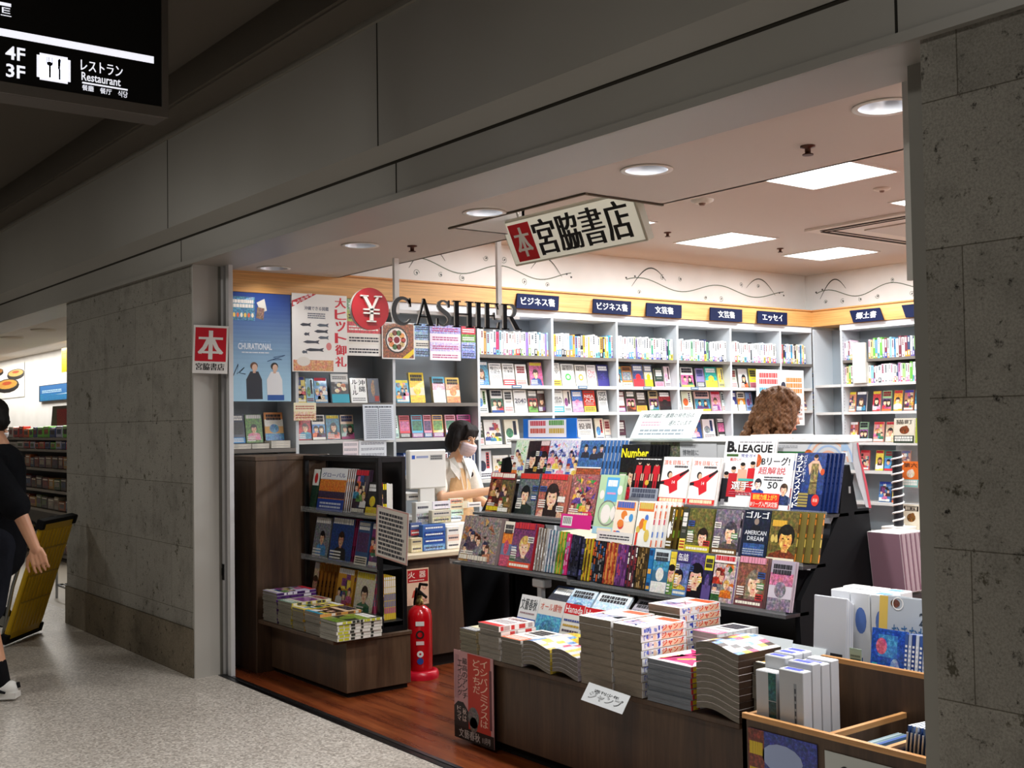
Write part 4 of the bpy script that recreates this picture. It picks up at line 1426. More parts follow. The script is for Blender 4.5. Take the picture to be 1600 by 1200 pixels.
PX = BX + 0.012
sheet('poster', 'blue sky poster of two people below the wood valance at the entrance', 'poster', 361, 458, 455, 627, 0, PX + 0.004, churational, '2a50a0')
sheet('poster', 'white fish poster with red vertical lettering', 'poster', 457, 460, 543, 581, 0, PX + 0.012, fishposter)
sheet('poster', 'green and red leaflet behind the red yen disc', 'poster', 541, 468, 596, 556, 0, PX, patch(['7ab07a', 'b8c050', 'd83a44', 'f0ece4', 'f4f2ec']))
sheet('poster', 'poster of a round dish of food under the cashier letters', 'poster', 597, 504, 648, 561, 0, PX + 0.01, foodposter, 'f4f2ee', group='food posters')
sheet('poster', 'pale blue leaflet with yellow spot right of the food dish poster', 'poster', 648, 506, 671, 557, 0, PX, patch(['8ab0d8', '9ab8d0', 'e8e4d8', '8aa8c8']))
sheet('poster', 'lavender handwritten notice under the cashier letters', 'poster', 672, 508, 720, 563, 0, PX + 0.01, patch(['b0a8d8', 'e8dce8', 'd8cce8', 'f4eef4'], 'b04a7a'), 'f4f0f6')
sheet('poster', 'red and green leaflet at the right end under the cashier letters', 'poster', 721, 510, 743, 560, 0, PX, patch(['c8304a', '6a9a4a', 'a8b8e0', '8a98d0']))
sheet('card', 'small cream card with green and red print on the shelf edge', 'card', 459, 629, 494, 657, 0, PX + 0.01, patch(['f0e8c8', 'e8d0b0'], 'b86a5a'), 'f0e8d0')
sheet('price_list', 'tall printed list of small type hanging from the shelf edge', 'list', 568, 632, 616, 688, 0, BX + 0.04, listing, 'd8dfe8', tilt=-4)
for i, (x0, y0, x1, y1, c) in enumerate(((536, 690, 560, 714, 'f0e4e8'), (561, 688, 604, 714, 'e8ecf2'))):
    sheet('notice', ('small pink-edged notice', 'white ruled notice')[i] + ' below the tall printed list', 'notice', x0, y0, x1, y1, 0, BX + 0.035, patch([c, c, c], '8a8c98'), c)


# navy category plates on the valance
def plate(px, txt, words, wall):
    if wall == 'x':
        p = at(px, 480, 0, BX + 0.045)
        y, w = p.y, 0.44
    else:
        p = at(px, 480, 1, BY - 0.05)
        w = 0.34
    m = MB()
    k = 0.028
    m.prism([(-w / 2 - k / 2, -0.062), (w / 2 - k / 2, -0.062), (w / 2 + k / 2, 0.062), (-w / 2 + k / 2, 0.062)] if wall == 'x' else
            [(-w / 2 + k, -0.062), (w / 2 + k, -0.062), (w / 2 - k, 0.062), (-w / 2 - k, 0.062)], 0, 0.012, '0e1738', 'matte')
    n = len(txt)
    tw = min(w * 0.8, 0.075 * n)
    m.text(txt, -tw / 2, -0.032, tw / 2, 0.034, 'f4f4ee', 1, bold=0.02, slant=0.0)
    o = m.build('category_sign', loc=(p.x, p.y, 2.538) if wall == 'x' else (p.x, p.y, 2.538), rot=(R(-10), 0, PI / 2 if wall == 'x' else 0))
    tag(o, words, 'sign', 'navy category signs')


for px, tx, wd in ((841, 'ビジネス書', 'navy business books plate on the valance, the left one'), (957, 'ビジネス書', 'navy business books plate on the valance, the right one'),
                   (1038, '文芸書', 'navy fiction plate on the valance, the left one'), (1135, '文芸書', 'navy fiction plate on the valance, the right one'), (1207, 'エッセイ', 'navy essay plate on the valance near the corner')):
    plate(px, tx, wd, 'x')
plate(1353, '郷土書', 'navy local books plate above the back wall shelves', 'y')
plate(1437, '  ', 'blank end of a navy plate cut off by the right jamb', 'y')
# little shelf labels
for i, (px, z) in enumerate(((808, 1.845), (911, 1.845), (1012, 1.845), (1086, 1.845))):
    p = at(px, 606, 0, BX + 0.006)
    m = MB()
    m.box(-0.05, 0, -0.012, 0.05, 0.004, 0.014, '5a7a98', 'plastic')
    m.lines(rf, -0.04, -0.006, 0.04, 0.008, 1, 'e8f0f4', 1)
    tag(m.build('shelf_label', loc=(BX + 0.004, p.y, z), rot=(0, 0, PI / 2)), 'small blue shelf label, %s from the left on the second shelf edge' % ordn(i), 'shelf label', 'blue shelf labels')

# ------------------------------------------------------------------ hanging shop sign
t = thing('hanging_sign', 'tilted cream shop sign with a red square hanging from the soffit', 'hanging sign', (-4.605, 3.93, 2.565), (R(24), 0, 0))
WS, HS = 1.08, 0.265
m = MB()
m.box(-WS / 2, 0, -HS / 2, WS / 2, 0.055, HS / 2, 'b8b4a0', 'paint', 0.006)
m.build('case', t)
m = MB()
m.M = Matrix.Translation((0, -0.001, 0))
m.box(-WS / 2 + 0.012, -0.0008, -HS / 2 + 0.012, WS / 2 - 0.012, 0, HS / 2 - 0.012, 'dedac8', 'glow_soft')  # own emission added to brighten the face, which tilts out of the light
u0 = -WS / 2 + 0.055
m.rect(u0, -HS / 2 + 0.022, u0 + 0.185, HS / 2 - 0.028, 'c9141e', 3)
m.text('本', u0 + 0.03, -HS / 2 + 0.045, u0 + 0.155, HS / 2 - 0.05, 'e8e6dc', 5, bold=0.05)
for k, ch in enumerate('宮脇書店'):
    u = u0 + 0.205 + 0.192 * k
    m.text(ch, u, -HS / 2 + 0.034, u + 0.172, HS / 2 - 0.03, '14130f', 4, bold=0.04)
m.build('face', t)
m = MB()
for u in (-0.4, 0.4):
    m.tube([(u, 0.03, HS / 2 - 0.01), (u, 0.03, 0.33)], 0.008, 8, 'd8d6d0', 'satin')
o = m.build('hanger', t)


# ------------------------------------------------------------------ cashier sign
def sprism(m, pts, ws, y0, y1, col, mat='paint'):
    n = len(pts)
    L_, R_ = [], []
    for i in range(n):
        a, b = pts[max(i - 1, 0)], pts[min(i + 1, n - 1)]
        dx, dz = b[0] - a[0], b[1] - a[1]
        k = math.hypot(dx, dz) or 1
        w = ws[i] if isinstance(ws, (list, tuple)) else ws
        L_.append((pts[i][0] - dz / k * w / 2, pts[i][1] + dx / k * w / 2))
        R_.append((pts[i][0] + dz / k * w / 2, pts[i][1] - dx / k * w / 2))
    for i in range(n - 1):
        m.prism([L_[i], R_[i], R_[i + 1], L_[i + 1]], y0, y1, col, mat)


def serif_letter(ch):
    """outlines in a unit-high box: list of ('p', polygon) or ('s', points, widths)"""
    def bar(x0, z0, x1, z1):
        return ('p', [(x0, z0), (x1, z0), (x1, z1), (x0, z1)])
    sf, th, tn = 0.045, 0.15, 0.05
    if ch == 'H':
        return 0.9, [bar(.1, 0, .1 + th, 1), bar(.65, 0, .65 + th, 1), bar(.2, .48, .7, .48 + tn)] + [bar(x, z, x + .32, z + sf) for x in (.015, .565) for z in (0, 1 - sf)]
    if ch == 'I':
        return 0.42, [bar(.135, 0, .135 + th, 1), bar(.05, 0, .37, sf), bar(.05, 1 - sf, .37, 1)]
    if ch == 'E':
        return 0.78, [bar(.1, 0, .1 + th, 1), bar(.02, 0, .68, sf), bar(.02, 1 - sf, .66, 1), bar(.2, .48, .48, .48 + tn), ('p', [(.6, 0), (.68, 0), (.7, .27), (.66, .27)]), ('p', [(.6, 1), (.66, .76), (.62, .76), (.54, 1 - sf)]), bar(.45, .36, .49, .64)]
    if ch == 'A':
        return 0.88, [('p', [(.16, sf), (.21, sf), (.46, .9), (.43, 1)]), ('p', [(.40, 1), (.48, 1), (.8, sf), (.63, sf)]), bar(.26, .3, .6, .3 + tn), bar(.03, 0, .32, sf), bar(.53, 0, .87, sf)]
    if ch == 'R':
        c = [(.2, 1 - .03)] + [(.42 + .2 * math.sin(a * PI / 10), .745 + .235 * math.cos(a * PI / 10)) for a in range(11)] + [(.22, .505)]
        w = [tn] + [tn + (.1) * math.sin(a * PI / 10) for a in range(11)] + [tn]
        return 0.9, [bar(.1, 0, .1 + th, 1), bar(.02, 0, .34, sf), bar(.02, 1 - sf, .3, 1), ('s', c, w), ('p', [(.36, .5), (.5, .52), (.82, sf), (.65, 0)]), bar(.68, 0, .9, sf)]
    if ch == 'C':
        P = [(.46 + .36 * math.cos(a), .5 + .475 * math.sin(a)) for a in [R(38 + k * 284 / 22) for k in range(23)]]
        w = [.05 + .12 * abs(math.sin((k / 22) * PI)) ** 1.2 for k in range(23)]
        return 0.86, [('s', P, w), ('p', [(.72, .98), (.76, .98), (.78, .66), (.74, .66)]), ('p', [(.6, .93), (.76, .9), (.76, .74), (.7, .78)])]
    if ch == 'S':
        P = [(.58, .8), (.52, .91), (.4, .965), (.28, .95), (.19, .88), (.17, .77), (.23, .66), (.36, .57), (.5, .48), (.6, .37), (.61, .23), (.53, .1), (.38, .035), (.24, .06), (.14, .15), (.11, .27)]
        w = [.05, .06, .05, .07, .1, .13, .15, .16, .16, .15, .13, .1, .06, .05, .05, .04]
        return 0.74, [('s', P, w), bar(.57, .72, .61, .99), bar(.09, .01, .13, .3)]
    if ch == 'Y':
        return 1, [bar(.44, .03, .58, .5), ('p', [(.44, .45), (.58, .5), (.26, .97), (.09, .97)]), ('p', [(.5, .45), (.58, .46), (.86, .97), (.77, .97)]), bar(.0, .95, .36, 1), bar(.66, .95, 1, 1), bar(.3, 0, .72, .05), bar(.14, .44, .88, .5), bar(.14, .3, .88, .36)]


CSX = -6.2
yc = at(577, 483, 0, CSX)
rz_ = (at(577, 450, 0, CSX).z - at(577, 516, 0, CSX).z) / 2
t = thing('cashier_sign', 'hanging cashier sign: red yen disc and black serif letters on white poles', 'hanging sign', (CSX, yc.y, yc.z), (0, 0, PI / 2))
m = MB()
m.M = Matrix.Rotation(PI / 2, 4, 'X')
m.lathe([(rz_ * 0.985, -0.02), (rz_ * 0.985, 0.008)], 40, 'd8d4ce', 'paint')
m.lathe([(rz_, 0.008), (rz_, 0.016)], 40, 'a3141f', 'paint')
m.build('yen_disc', t)
m = MB()
k = rz_ * 1.25
for p in serif_letter('Y')[1]:
    q = [((x - 0.5) * k * 0.92, (z - 0.5) * k) for x, z in p[1]]
    m.prism(q, -0.03, -0.016, 'd9d5cf', 'paint')
m.build('yen_symbol', t, label='pale grey yen symbol')
y_r = at(814, 500, 0, CSX).y
x0 = at(611, 490, 0, CSX).y - yc.y
zb = at(622, 507, 0, CSX).z - yc.z
H_ = at(622, 464, 0, CSX).z - at(622, 507, 0, CSX).z
tot = sum(serif_letter(c)[0] for c in 'CASHIER')
kx = (y_r - yc.y - x0) / tot
x = x0
for ch in 'CASHIER':
    wd, shp = serif_letter(ch)
    m = MB()
    for y0, y1, c, dx in ((-0.006, 0.0, '121214', 0), (0.0, 0.014, 'f4f3f0', 0)):
        for p in shp:
            if p[0] == 'p':
                m.prism([(x + a * kx, zb + b * H_) for a, b in p[1]], y0, y1, c, 'matte')
            else:
                sprism(m, [(x + a * kx, zb + b * H_) for a, b in p[1]], [w_ * (kx + H_) / 2 for w_ in p[2]], y0, y1, c)
    m.build('letter', t)
    x += wd * kx
m = MB()
m.box(-rz_ * 0.4, 0.015, zb + H_ * 0.44, x, 0.03, zb + H_ * 0.56, 'f4f3f0', 'paint')
m.build('rail', t)
for px, pz in ((624, SOF), (785, CEI)):
    yy = at(px, 440, 0, CSX).y - yc.y
    m = MB()
    m.box(yy - 0.017, 0.03, zb + H_ * 0.4, yy + 0.017, 0.055, pz - yc.z, 'eeece8', 'paint')
    m.build('pole', t)

# ------------------------------------------------------------------ red notice on the left jamb
pc = at(329, 546, 0, -6.80)
d = (CAM - pc)
rzf = math.atan2(d.x, -d.y) if False else math.atan2(d.y, d.x) + PI / 2
m = MB()
w, h = 0.212, 0.30
m.M = Matrix.Translation((-w / 2, 0, -h / 2))
m.box(0, 0, 0, w, 0.003, h, 'f2f0ee', 'print')
m.rect(0.012, 0.075, w - 0.012, h - 0.014, 'd01a2e', 1)
m.text('本', 0.035, 0.088, w - 0.035, h - 0.032, 'f4f2f0', 2, bold=0.05)
m.text('宮脇書店', 0.02, 0.02, w - 0.02, 0.064, '16161a', 2, bold=0.03)
tag(m.build('notice', loc=pc, rot=(0, R(2), rzf)), 'white sheet with a big red square taped to the left jamb', 'notice')

for i, (a, b, base, art, words, h) in enumerate(((752, 774, 'e4e4ea', 'd', 'tall pale grey box file low in the first business bay', .22), (776, 800, 'f0e8d8', 'e', 'white and red book behind the top of the left rack', .18),
                                                 (803, 822, 'd8e4e8', 'a', 'pale teal book low behind the left rack', .18))):
    facing(a, b, 'x', 1.112, base, art, words, rf, h=h, tilt=5)
spine_row((BX, UY[2], 1.17), PI / 2, 0.78, random.Random(91), ['2a3a6a', '24407a', '3a5a9a', '1e2a4a', 'e8e8f0'], ['f0f0f0', 'd8e0f0', '8ab0d8'], 'low row behind the clerk', 'blue books behind the clerk', 0.15, 0.17)
spine_row((BX, UY[1], 1.17), PI / 2, 0.40, random.Random(92), ['c8c4bc', '5a6a7a', 'e8e0d0'], ['d8503a', 'e8c84a'], 'low row below the tall list', 'books below the tall list', 0.15, 0.18)
# ------------------------------------------------------------------ corridor sign
GX = -5.0


def gp(px, py):
    p = at(px, py, 0, GX)
    return p.y, p.z


t = thing('guide_sign', 'dark illuminated restaurant direction sign hanging from the corridor ceiling', 'direction sign', (GX, 0, 0), (0, 0, PI / 2))
ye, zb_ = gp(262, 185)
m = MB()
m.box(0.2, 0.004, zb_, ye, 0.16, 3.55, '4d4842', 'paint', 0.004)
m.box(0.2, -0.012, zb_, ye, 0.004, zb_ + 0.045, '5a554e', 'paint')
m.box(ye - 0.03, -0.012, zb_ + 0.045, ye, 0.004, 3.55, '5a554e', 'paint')
m.box(0.2, 0.06, 3.55, ye - 0.3, 0.1, 3.62, '3a3632', 'paint')
m.build('case', t)
m = MB()
m.dy = 0.001
m.box(0.2, -0.002, zb_ + 0.045, ye - 0.03, 0.004, 3.53, '0d0d0d', 'plastic')
L0, L1 = gp(0, 50), gp(240, 97)
m.rect(0.3, L0[1] - 0.016, L1[0], L0[1] + 0.016, 'f4f6ff', 3, 'glow')
u0, v1 = gp(57, 78)
u1, v0 = gp(110, 136)
m.rect(u0, v0 + 0.02, u1, v1 - 0.02, 'f4f6ff', 3, 'glow')
m.rect(u0 + 0.012, v0 + 0.01, u1 - 0.012, v1 - 0.01, 'f4f6ff', 3, 'glow')
cu, w_, h_ = u0, u1 - u0, v1 - v0
for k in range(4):
    m.rect(u0 + w_ * (0.29 + 0.05 * k), v0 + h_ * 0.62, u0 + w_ * (0.315 + 0.05 * k), v0 + h_ * 0.84, '15151c', 5)
m.ell(u0 + w_ * 0.378, v0 + h_ * 0.62, w_ * 0.09, h_ * 0.07, '15151c', 5)
m.rect(u0 + w_ * 0.35, v0 + h_ * 0.18, u0 + w_ * 0.41, v0 + h_ * 0.6, '15151c', 5)
m.poly([(u0 + w_ * 0.62, v0 + h_ * 0.5), (u0 + w_ * 0.68, v0 + h_ * 0.47), (u0 + w_ * 0.71, v0 + h_ * 0.8), (u0 + w_ * 0.67, v0 + h_ * 0.85), (u0 + w_ * 0.61, v0 + h_ * 0.78)], '15151c', 5)
m.rect(u0 + w_ * 0.64, v0 + h_ * 0.16, u0 + w_ * 0.7, v0 + h_ * 0.5, '15151c', 5)


def gtext(st, a, b, c, d, mat='glow', bold=0.015):
    (u0, v1), (u1, v0) = gp(a, b), gp(c, d)
    m.text(st, u0, v0, u1, v1, 'f4f6ff', 4, mat, bold)


def gbox(st, x0, x1, yc, hpx, bold=0.02):
    """text whose band is centred on the pixel height yc and follows the sign's own lines"""
    c0, c1 = at(x0, yc, 0, GX), at(x1, yc, 0, GX)
    hh = abs(at(x0, yc - hpx / 2, 0, GX).z - at(x0, yc + hpx / 2, 0, GX).z)
    zc = at((x0 + x1) / 2, yc, 0, GX).z
    m.text(st, c0.y, zc - hh / 2, c1.y, zc + hh / 2, 'f4f6ff', 4, 'glow', bold)


gbox('4F', 8, 39, 84, 21)
gbox('3F', 9, 39, 112, 21)
gbox('트', 1, 17, 19, 13)
a, b = at(0, 6, 0, GX), at(17, 6, 0, GX)
m.rect(a.y - 0.1, a.z - 0.006, b.y, a.z + 0.008, 'f4f6ff', 4, 'glow')
gbox('レストラン', 126, 191, 107, 17)
gbox('Restaurant', 127, 188, 124, 13, 0.012)
a, b = at(128, 129, 0, GX), at(199, 141, 0, GX)
m.rect(a.y, a.z - 0.004, b.y, a.z + 0.003, 'f4f6ff', 4, 'glow')
gbox('餐廳', 128, 146, 138, 9, 0.008)
gbox('餐厅', 156, 174, 143, 9, 0.008)
gbox('식당', 184, 199, 147.5, 10, 0.008)
m.build('face', t)

# ------------------------------------------------------------------ the shop next door
m = MB()
m.box(-24, 5.0, 0, -9.3, 5.1, 2.75, 'efece6', 'plaster')
m.box(-9.42, 2.985, 0, -9.3, 5.0, 2.75, 'e2dfd8', 'plaster')
struct('wall_neighbour', m, 'white back wall of the shop next door', 'wall')
m = MB()
m.box(-24, WY + 0.2, 2.60, -9.54, 3.97, 2.62, 'cdbfae', 'ceiling_paint')
m.box(-24, 3.97, 2.60, -9.3, 4.0, 2.76, 'cdbfae', 'ceiling_paint')
m.box(-24, 4.0, 2.75, -9.3, 5.1, 2.78, 'cdbfae', 'ceiling_paint')
struct('ceiling_neighbour', m, 'beige soffit of the shop next door', 'ceiling')
m = MB()
m.quad((-24, FY, 0.0), (-9.3, FY, 0.0), (-9.3, 5.0, 0.0), (-24, 5.0, 0.0), 'b9b0a2', 'paint')
struct('floor_neighbour', m, 'pale floor of the shop next door', 'floor')
m = MB()
m.box(-9.6, WY + 0.2, 0, -9.3, 2.985, 2.6, 'a9a59c', 'fascia')
struct('trim_11', m, 'grey jamb of the shop next door behind the stone wall', 'door frame')
area_light('neighbour_lamp', (-17.0, 4.45, 2.74), 9.0, 0.6, 150, (1, 0.96, 0.9))
for i, (px, py) in enumerate(((20, 527), (68, 515))):
    p = at(px, py, 2, 2.6)
    m = MB()
    m.lathe([(0.13, -0.001), (0.12, -0.012), (0.09, -0.004), (0.03, -0.004), (0.001, -0.004)], 20, 'b7a998', 'paint', p.x, p.y)
    for k, q in enumerate(m.v):
        m.v[k] = (q[0], q[1], q[2] + 2.6)
    tag(m.build('downlight'), ('left', 'right')[i] + ' downlight in the soffit of the shop next door', 'downlight', 'downlights next door')


def bowls(m, w, h, r):
    for cu, cv, k, c in ((0.72, 0.72, 0.3, 'e0c070'), (0.42, 0.42, 0.42, 'd8a850'), (0.1, 0.86, 0.2, 'c08040')):
        m.ell(cu * w, cv * h - 0.05 * h, k * w, k * h * 0.5, '26221f', 2)
        m.ell(cu * w, cv * h, k * w * 0.95, k * h * 0.4, '3a342f', 3)
        m.ell(cu * w, cv * h, k * w * 0.84, k * h * 0.33, c, 4, 'photo')
        m.ell(cu * w, (cv + 0.03) * h, k * w * 0.4, k * h * 0.13, 'c8603a', 5, 'photo')


def sea(m, w, h, r):
    m.rect(0.03 * w, 0.04 * h, 0.97 * w, 0.96 * h, '2a6aa8', 1)
    m.rect(0.03 * w, 0.04 * h, 0.97 * w, 0.45 * h, '3a88c0', 2, 'photo')
    m.lines(r, 0.1 * w, 0.5 * h, 0.7 * w, 0.7 * h, 2, 'b8d8e8', 3)
    m.poly([(0.5 * w, 0.36 * h), (0.9 * w, 0.42 * h), (0.9 * w, 0.38 * h)], 'd8e4ea', 3)


sheet('poster', 'food poster of noodle bowls on the white wall next door', 'poster', -8, 570, 37, 622, 1, 4.99, bowls, 'efece4')
sheet('screen', 'blue sea picture screen on the wall next door', 'screen', 60, 600, 112, 626, 1, 4.962, sea, '22303a', t=0.03)
sheet('poster', 'plain yellow sign at the edge of the stone wall', 'poster', 96, 543, 112, 581, 1, 4.6, patch(['f0d000', 'f0d000', 'f0d000'], 'f0d000'), 'f0d000')
# tiered snack stand
GY = 4.0
gx = lambda px, py=760: at(px, py, 1, GY).x
t = thing('snack_stand', 'dark tiered snack stand in the shop next door', 'shop display', (0, GY, 0))
levels = [at(70, py, 1, GY).z for py in (684, 702, 732, 765, 796, 860, 895)]
m = MB()
m.box(gx(-40), 0.28, 0.02, gx(118), 0.3, levels[0] + 0.02, '3a332e', 'paint')
m.box(gx(-40), 0.0, 0.0, gx(118), 0.28, max(0.03, levels[-1] - 0.04), '4a423b', 'paint')
m.build('back_panel', t)
for z in levels:
    m = MB()
    m.box(gx(-40), 0.0, z - 0.03, gx(118), 0.28, z, '8a847c', 'paint')
    m.build('shelf', t)
rs = random.Random(31)
pk = ['8a3a2a', 'b8883a', 'a85a2a', '3a2a26', '988c80', '5a3a4a', '5a6a3a', '3a4a6a', '7a3a2a', 'a89c88', '7a5030', '4a3a30']
wn = ['orange', 'red', 'yellow', 'dark', 'white', 'green']
for li, z in enumerate(levels):
    px = -4 + li
    k = 0
    while px < 104:
        w = rs.uniform(6, 11)
        a, b = gx(px), gx(px + w)
        h = rs.uniform(0.7, 0.97) * min(0.17, (levels[li - 1] - z - 0.036) if li else 0.16)
        c = pk[(k * 5 + li * 3) % len(pk)] if li > 1 else rs.choice(['26221f', '7ad040', 'f0d020', 'c8c8e0', '3a4a8a', 'd84a2a'] if px > 38 else ['e86a2a', 'd8d0c8', 'c83a2a'])
        m = MB()
        m.box(0, 0, 0, (b - a) * 0.94, 0.1, h, c, 'gloss', 0.008)
        m.rect((b - a) * 0.15, h * 0.3, (b - a) * 0.78, h * 0.7, rs.choice(pk), 1, 'photo')
        m.lines(rs, (b - a) * 0.1, h * 0.74, (b - a) * 0.84, h * 0.9, 1, 'f0e8d8', 2)
        tag(m.build('snack_pack', loc=(a, GY + 0.04, z + 0.001)), '%s snack pack, %s from left, %s shelf of the neighbouring snack stand' % (cname(c), ordn(k), ordn(li)), 'snack', 'snack packs next door')
        px += w
        k += 1
m = MB()
a, b = at(50, 670, 1, GY), at(86, 618, 1, GY)
m.prism([(0, 0), (b.x - a.x, 0), (b.x - a.x, b.z - a.z), (0.12, b.z - a.z)], 0, 0.04, '6a5a50', 'photo')
m.rect(0.3 * (b.x - a.x), 0.02, 0.75 * (b.x - a.x), (b.z - a.z) * 0.9, 'b82a2a', 1, 'photo')
tag(m.build('display_board', loc=(a.x, GY + 0.22, levels[0] + 0.001)), 'red and brown header board standing on the snack stand', 'display board')
# wire trolley
t = thing('wire_trolley', 'chrome wire trolley beside the yellow platform cart', 'trolley', (at(58, 900, 1, 2.9).x - 0.1, 3.1, 0))
for x in (0, 0.5):
    for y in (0, 0.35):
        m = MB()
        m.tube([(x, y, 0.0), (x, y, 0.62)], 0.012, 8, 'b8bcc0', 'metal')
        m.build('post', t)
for z in (0.12, 0.55):
    m = MB()
    for k in range(7):
        m.tube([(0, 0.35 * k / 6, z), (0.5, 0.35 * k / 6, z)], 0.006, 6, 'b8bcc0', 'metal')
    m.tube([(0, 0, z), (0.5, 0, z), (0.5, 0.35, z), (0, 0.35, z)], 0.01, 6, 'b8bcc0', 'metal', closed=True)
    m.build('basket', t)

# yellow platform cart stood on end
t = thing('platform_cart', 'yellow platform cart tipped up on end beside the stone wall', 'platform cart', at(52, 998, 2, 0.0) + Vector((-0.02, -0.07, 0.015)), (R(18), 0, R(141)))
WC, HC = 0.60, 0.93
m = MB()
m.box(-WC / 2 + 0.03, 0, 0.02, WC / 2 - 0.03, 0.035, HC - 0.02, 'e0b414', 'plastic', 0.008)
for k in range(9):
    x = -WC / 2 + 0.07 + k * 0.057
    m.box(x, -0.006, 0.08, x + 0.034, 0.001, HC - 0.08, 'ecc020', 'plastic', 0.002)
for z in (0.3, 0.5, 0.7):
    m.box(-WC / 2 + 0.05, -0.008, z, WC / 2 - 0.05, -0.001, z + 0.012, 'c89c10', 'plastic')
m.build('deck', t)
for z, zc in ((0, 0.0), (HC - 0.07, HC - 0.03)):
    m = MB()
    for x in (-WC / 2, WC / 2 - 0.05):
        m.box(x, -0.012, z, x + 0.05, 0.045, z + 0.07, '17171a', 'matte', 0.006)
    m.box(-WC / 2 + 0.04, -0.006, zc, WC / 2 - 0.04, 0.04, zc + 0.03, '1d1d20', 'matte')
    m.build('bumper', t)
for x in (-0.2, 0.2):
    for z in (0.14, 0.79):
        c = MB()
        c.M = Matrix.Translation((x, 0, z))
        c.box(-0.05, 0.035, -0.05, 0.05, 0.05, 0.05, 'a8a9a4', 'satin')
        c.box(-0.03, 0.05, -0.035, -0.022, 0.12, 0.035, 'a8a9a4', 'satin')
        c.box(0.022, 0.05, -0.035, 0.03, 0.12, 0.035, 'a8a9a4', 'satin')
        f = c.build('caster_fork', t)
        c = MB()
        c.M = Matrix.Translation((x - 0.02, 0.115, z + 0.02)) @ Matrix.Rotation(PI / 2, 4, 'Y')
        c.lathe([(0.03, 0), (0.072, 0.002), (0.078, 0.02), (0.072, 0.038), (0.03, 0.04)], 22, '1a1a1c', 'matte')
        c.build('wheel', f)
m = MB()
m.tube([(-0.24, 0.05, 0.05), (-0.24, 0.09, 0.4), (-0.24, 0.09, 0.86), (0.24, 0.09, 0.86), (0.24, 0.09, 0.4), (0.24, 0.05, 0.05)], 0.014, 8, '9a9c98', 'metal')
m.build('folded_handle', t)

# ------------------------------------------------------------------ cabinet, plinth and wire rack at the entrance
t = thing('tall_cabinet', 'tall dark walnut cabinet just inside the left jamb', 'cabinet', (-7.27, 3.12, 0))
m = MB()
m.box(0, 0, 0.0, 0.52, 0.50, 1.335, 'ffffff', 'walnut', 0.002)
m.build('body', t)
m = MB()
m.box(-0.004, -0.006, 1.335, 0.526, 0.505, 1.362, 'ffffff', 'walnut', 0.002)
m.build('top', t)
t = thing('plinth', 'low walnut plinth with magazine stacks and black wire rack on it', 'plinth', (-6.74, 3.215, 0))
m = MB()
m.box(0, 0.02, 0, 0.94, 0.42, 0.04, '1c1613', 'matte')
m.box(0, 0, 0.03, 0.965, 0.43, 0.315, 'ffffff', 'walnut', 0.002)
m.build('body', t)
m = MB()
m.box(-0.005, -0.09, 0.315, 0.975, 0.435, 0.338, 'ffffff', 'walnut', 0.003)
m.build('top', t)


def flat_mag(w, d, t, cover, spine, pages='cfcabf', art=None, rnd=None, wave=0.0, mat='print', seg=1):
    """magazine lying flat: x 0..w, y 0..d, z 0..t, spine on +x; wave = sag of the pages"""
    m = MB()
    if wave:
        n = 8
        zz = [wave * (math.sin(PI * 1.3 * i / n + 0.3) - 0.3) for i in range(n + 1)]
        for i in range(n):
            x0, x1 = w * i / n, w * (i + 1) / n
            a, b = zz[i], zz[i + 1]
            tm = t * 0.94
            P = [(x0, 0, a), (x1, 0, b), (x1, d, b), (x0, d, a), (x0, 0, a + tm), (x1, 0, b + tm), (x1, d, b + tm), (x0, d, a + tm)]
            m.add(P, ((0, 1, 5, 4), (2, 3, 7, 6), (0, 3, 2, 1)), pages, 'pages')
            m.add([(x0, 0, a + tm), (x1, 0, b + tm), (x1, d, b + tm), (x0, d, a + tm), (x0, 0, a + t), (x1, 0, b + t), (x1, d, b + t), (x0, d, a + t)], ((0, 1, 5, 4), (2, 3, 7, 6)), cover, mat)
            for q in range(6):
                y0, y1 = d * q / 6, d * (q + 1) / 6
                m.add([(x0, y0, a + t), (x1, y0, b + t), (x1, y1, b + t), (x0, y1, a + t)], ((0, 1, 2, 3),), rnd.choice([cover, cover, cover, spine, 'f0ece4', '8ab8e0', 'e86a8a', 'f0dc60']) if rnd else cover, 'photo' if rnd else mat)
        m.add([(0, 0, zz[0]), (0, d, zz[0]), (0, d, zz[0] + t), (0, 0, zz[0] + t)], ((0, 3, 2, 1),), pages, 'pages')
        m.add([(w, 0, zz[-1]), (w, d, zz[-1]), (w, d, zz[-1] + t), (w, 0, zz[-1] + t)], ((0, 1, 2, 3),), spine, mat)
    else:
        c = min(0.0012, t * 0.14)
        m.box(0, 0, 0, w, d, c, cover, mat)
        m.box(0.001, 0.002, c, w - 0.0015, d - 0.002, t - c, pages, 'pages')
        m.box(0, 0, t - c, w, d, t, cover, mat)
        m.box(w - 0.0015, 0, c, w, d, t - c, spine, mat)
    return m


def art_top(m, w, d, t, art, rnd):
    """lay cover art on the upper face, its foot towards the aisle"""
    m.M = Matrix.Translation((0, 0, t)) @ Matrix.Rotation(-PI / 2, 4, 'X')
    m.clip = (w, d)
    if callable(art):
        art(m, w, d, rnd)
    else:
        art_any(m, w, d, rnd, 'f2f0ea', art)
    m.M = Matrix.Identity(4)


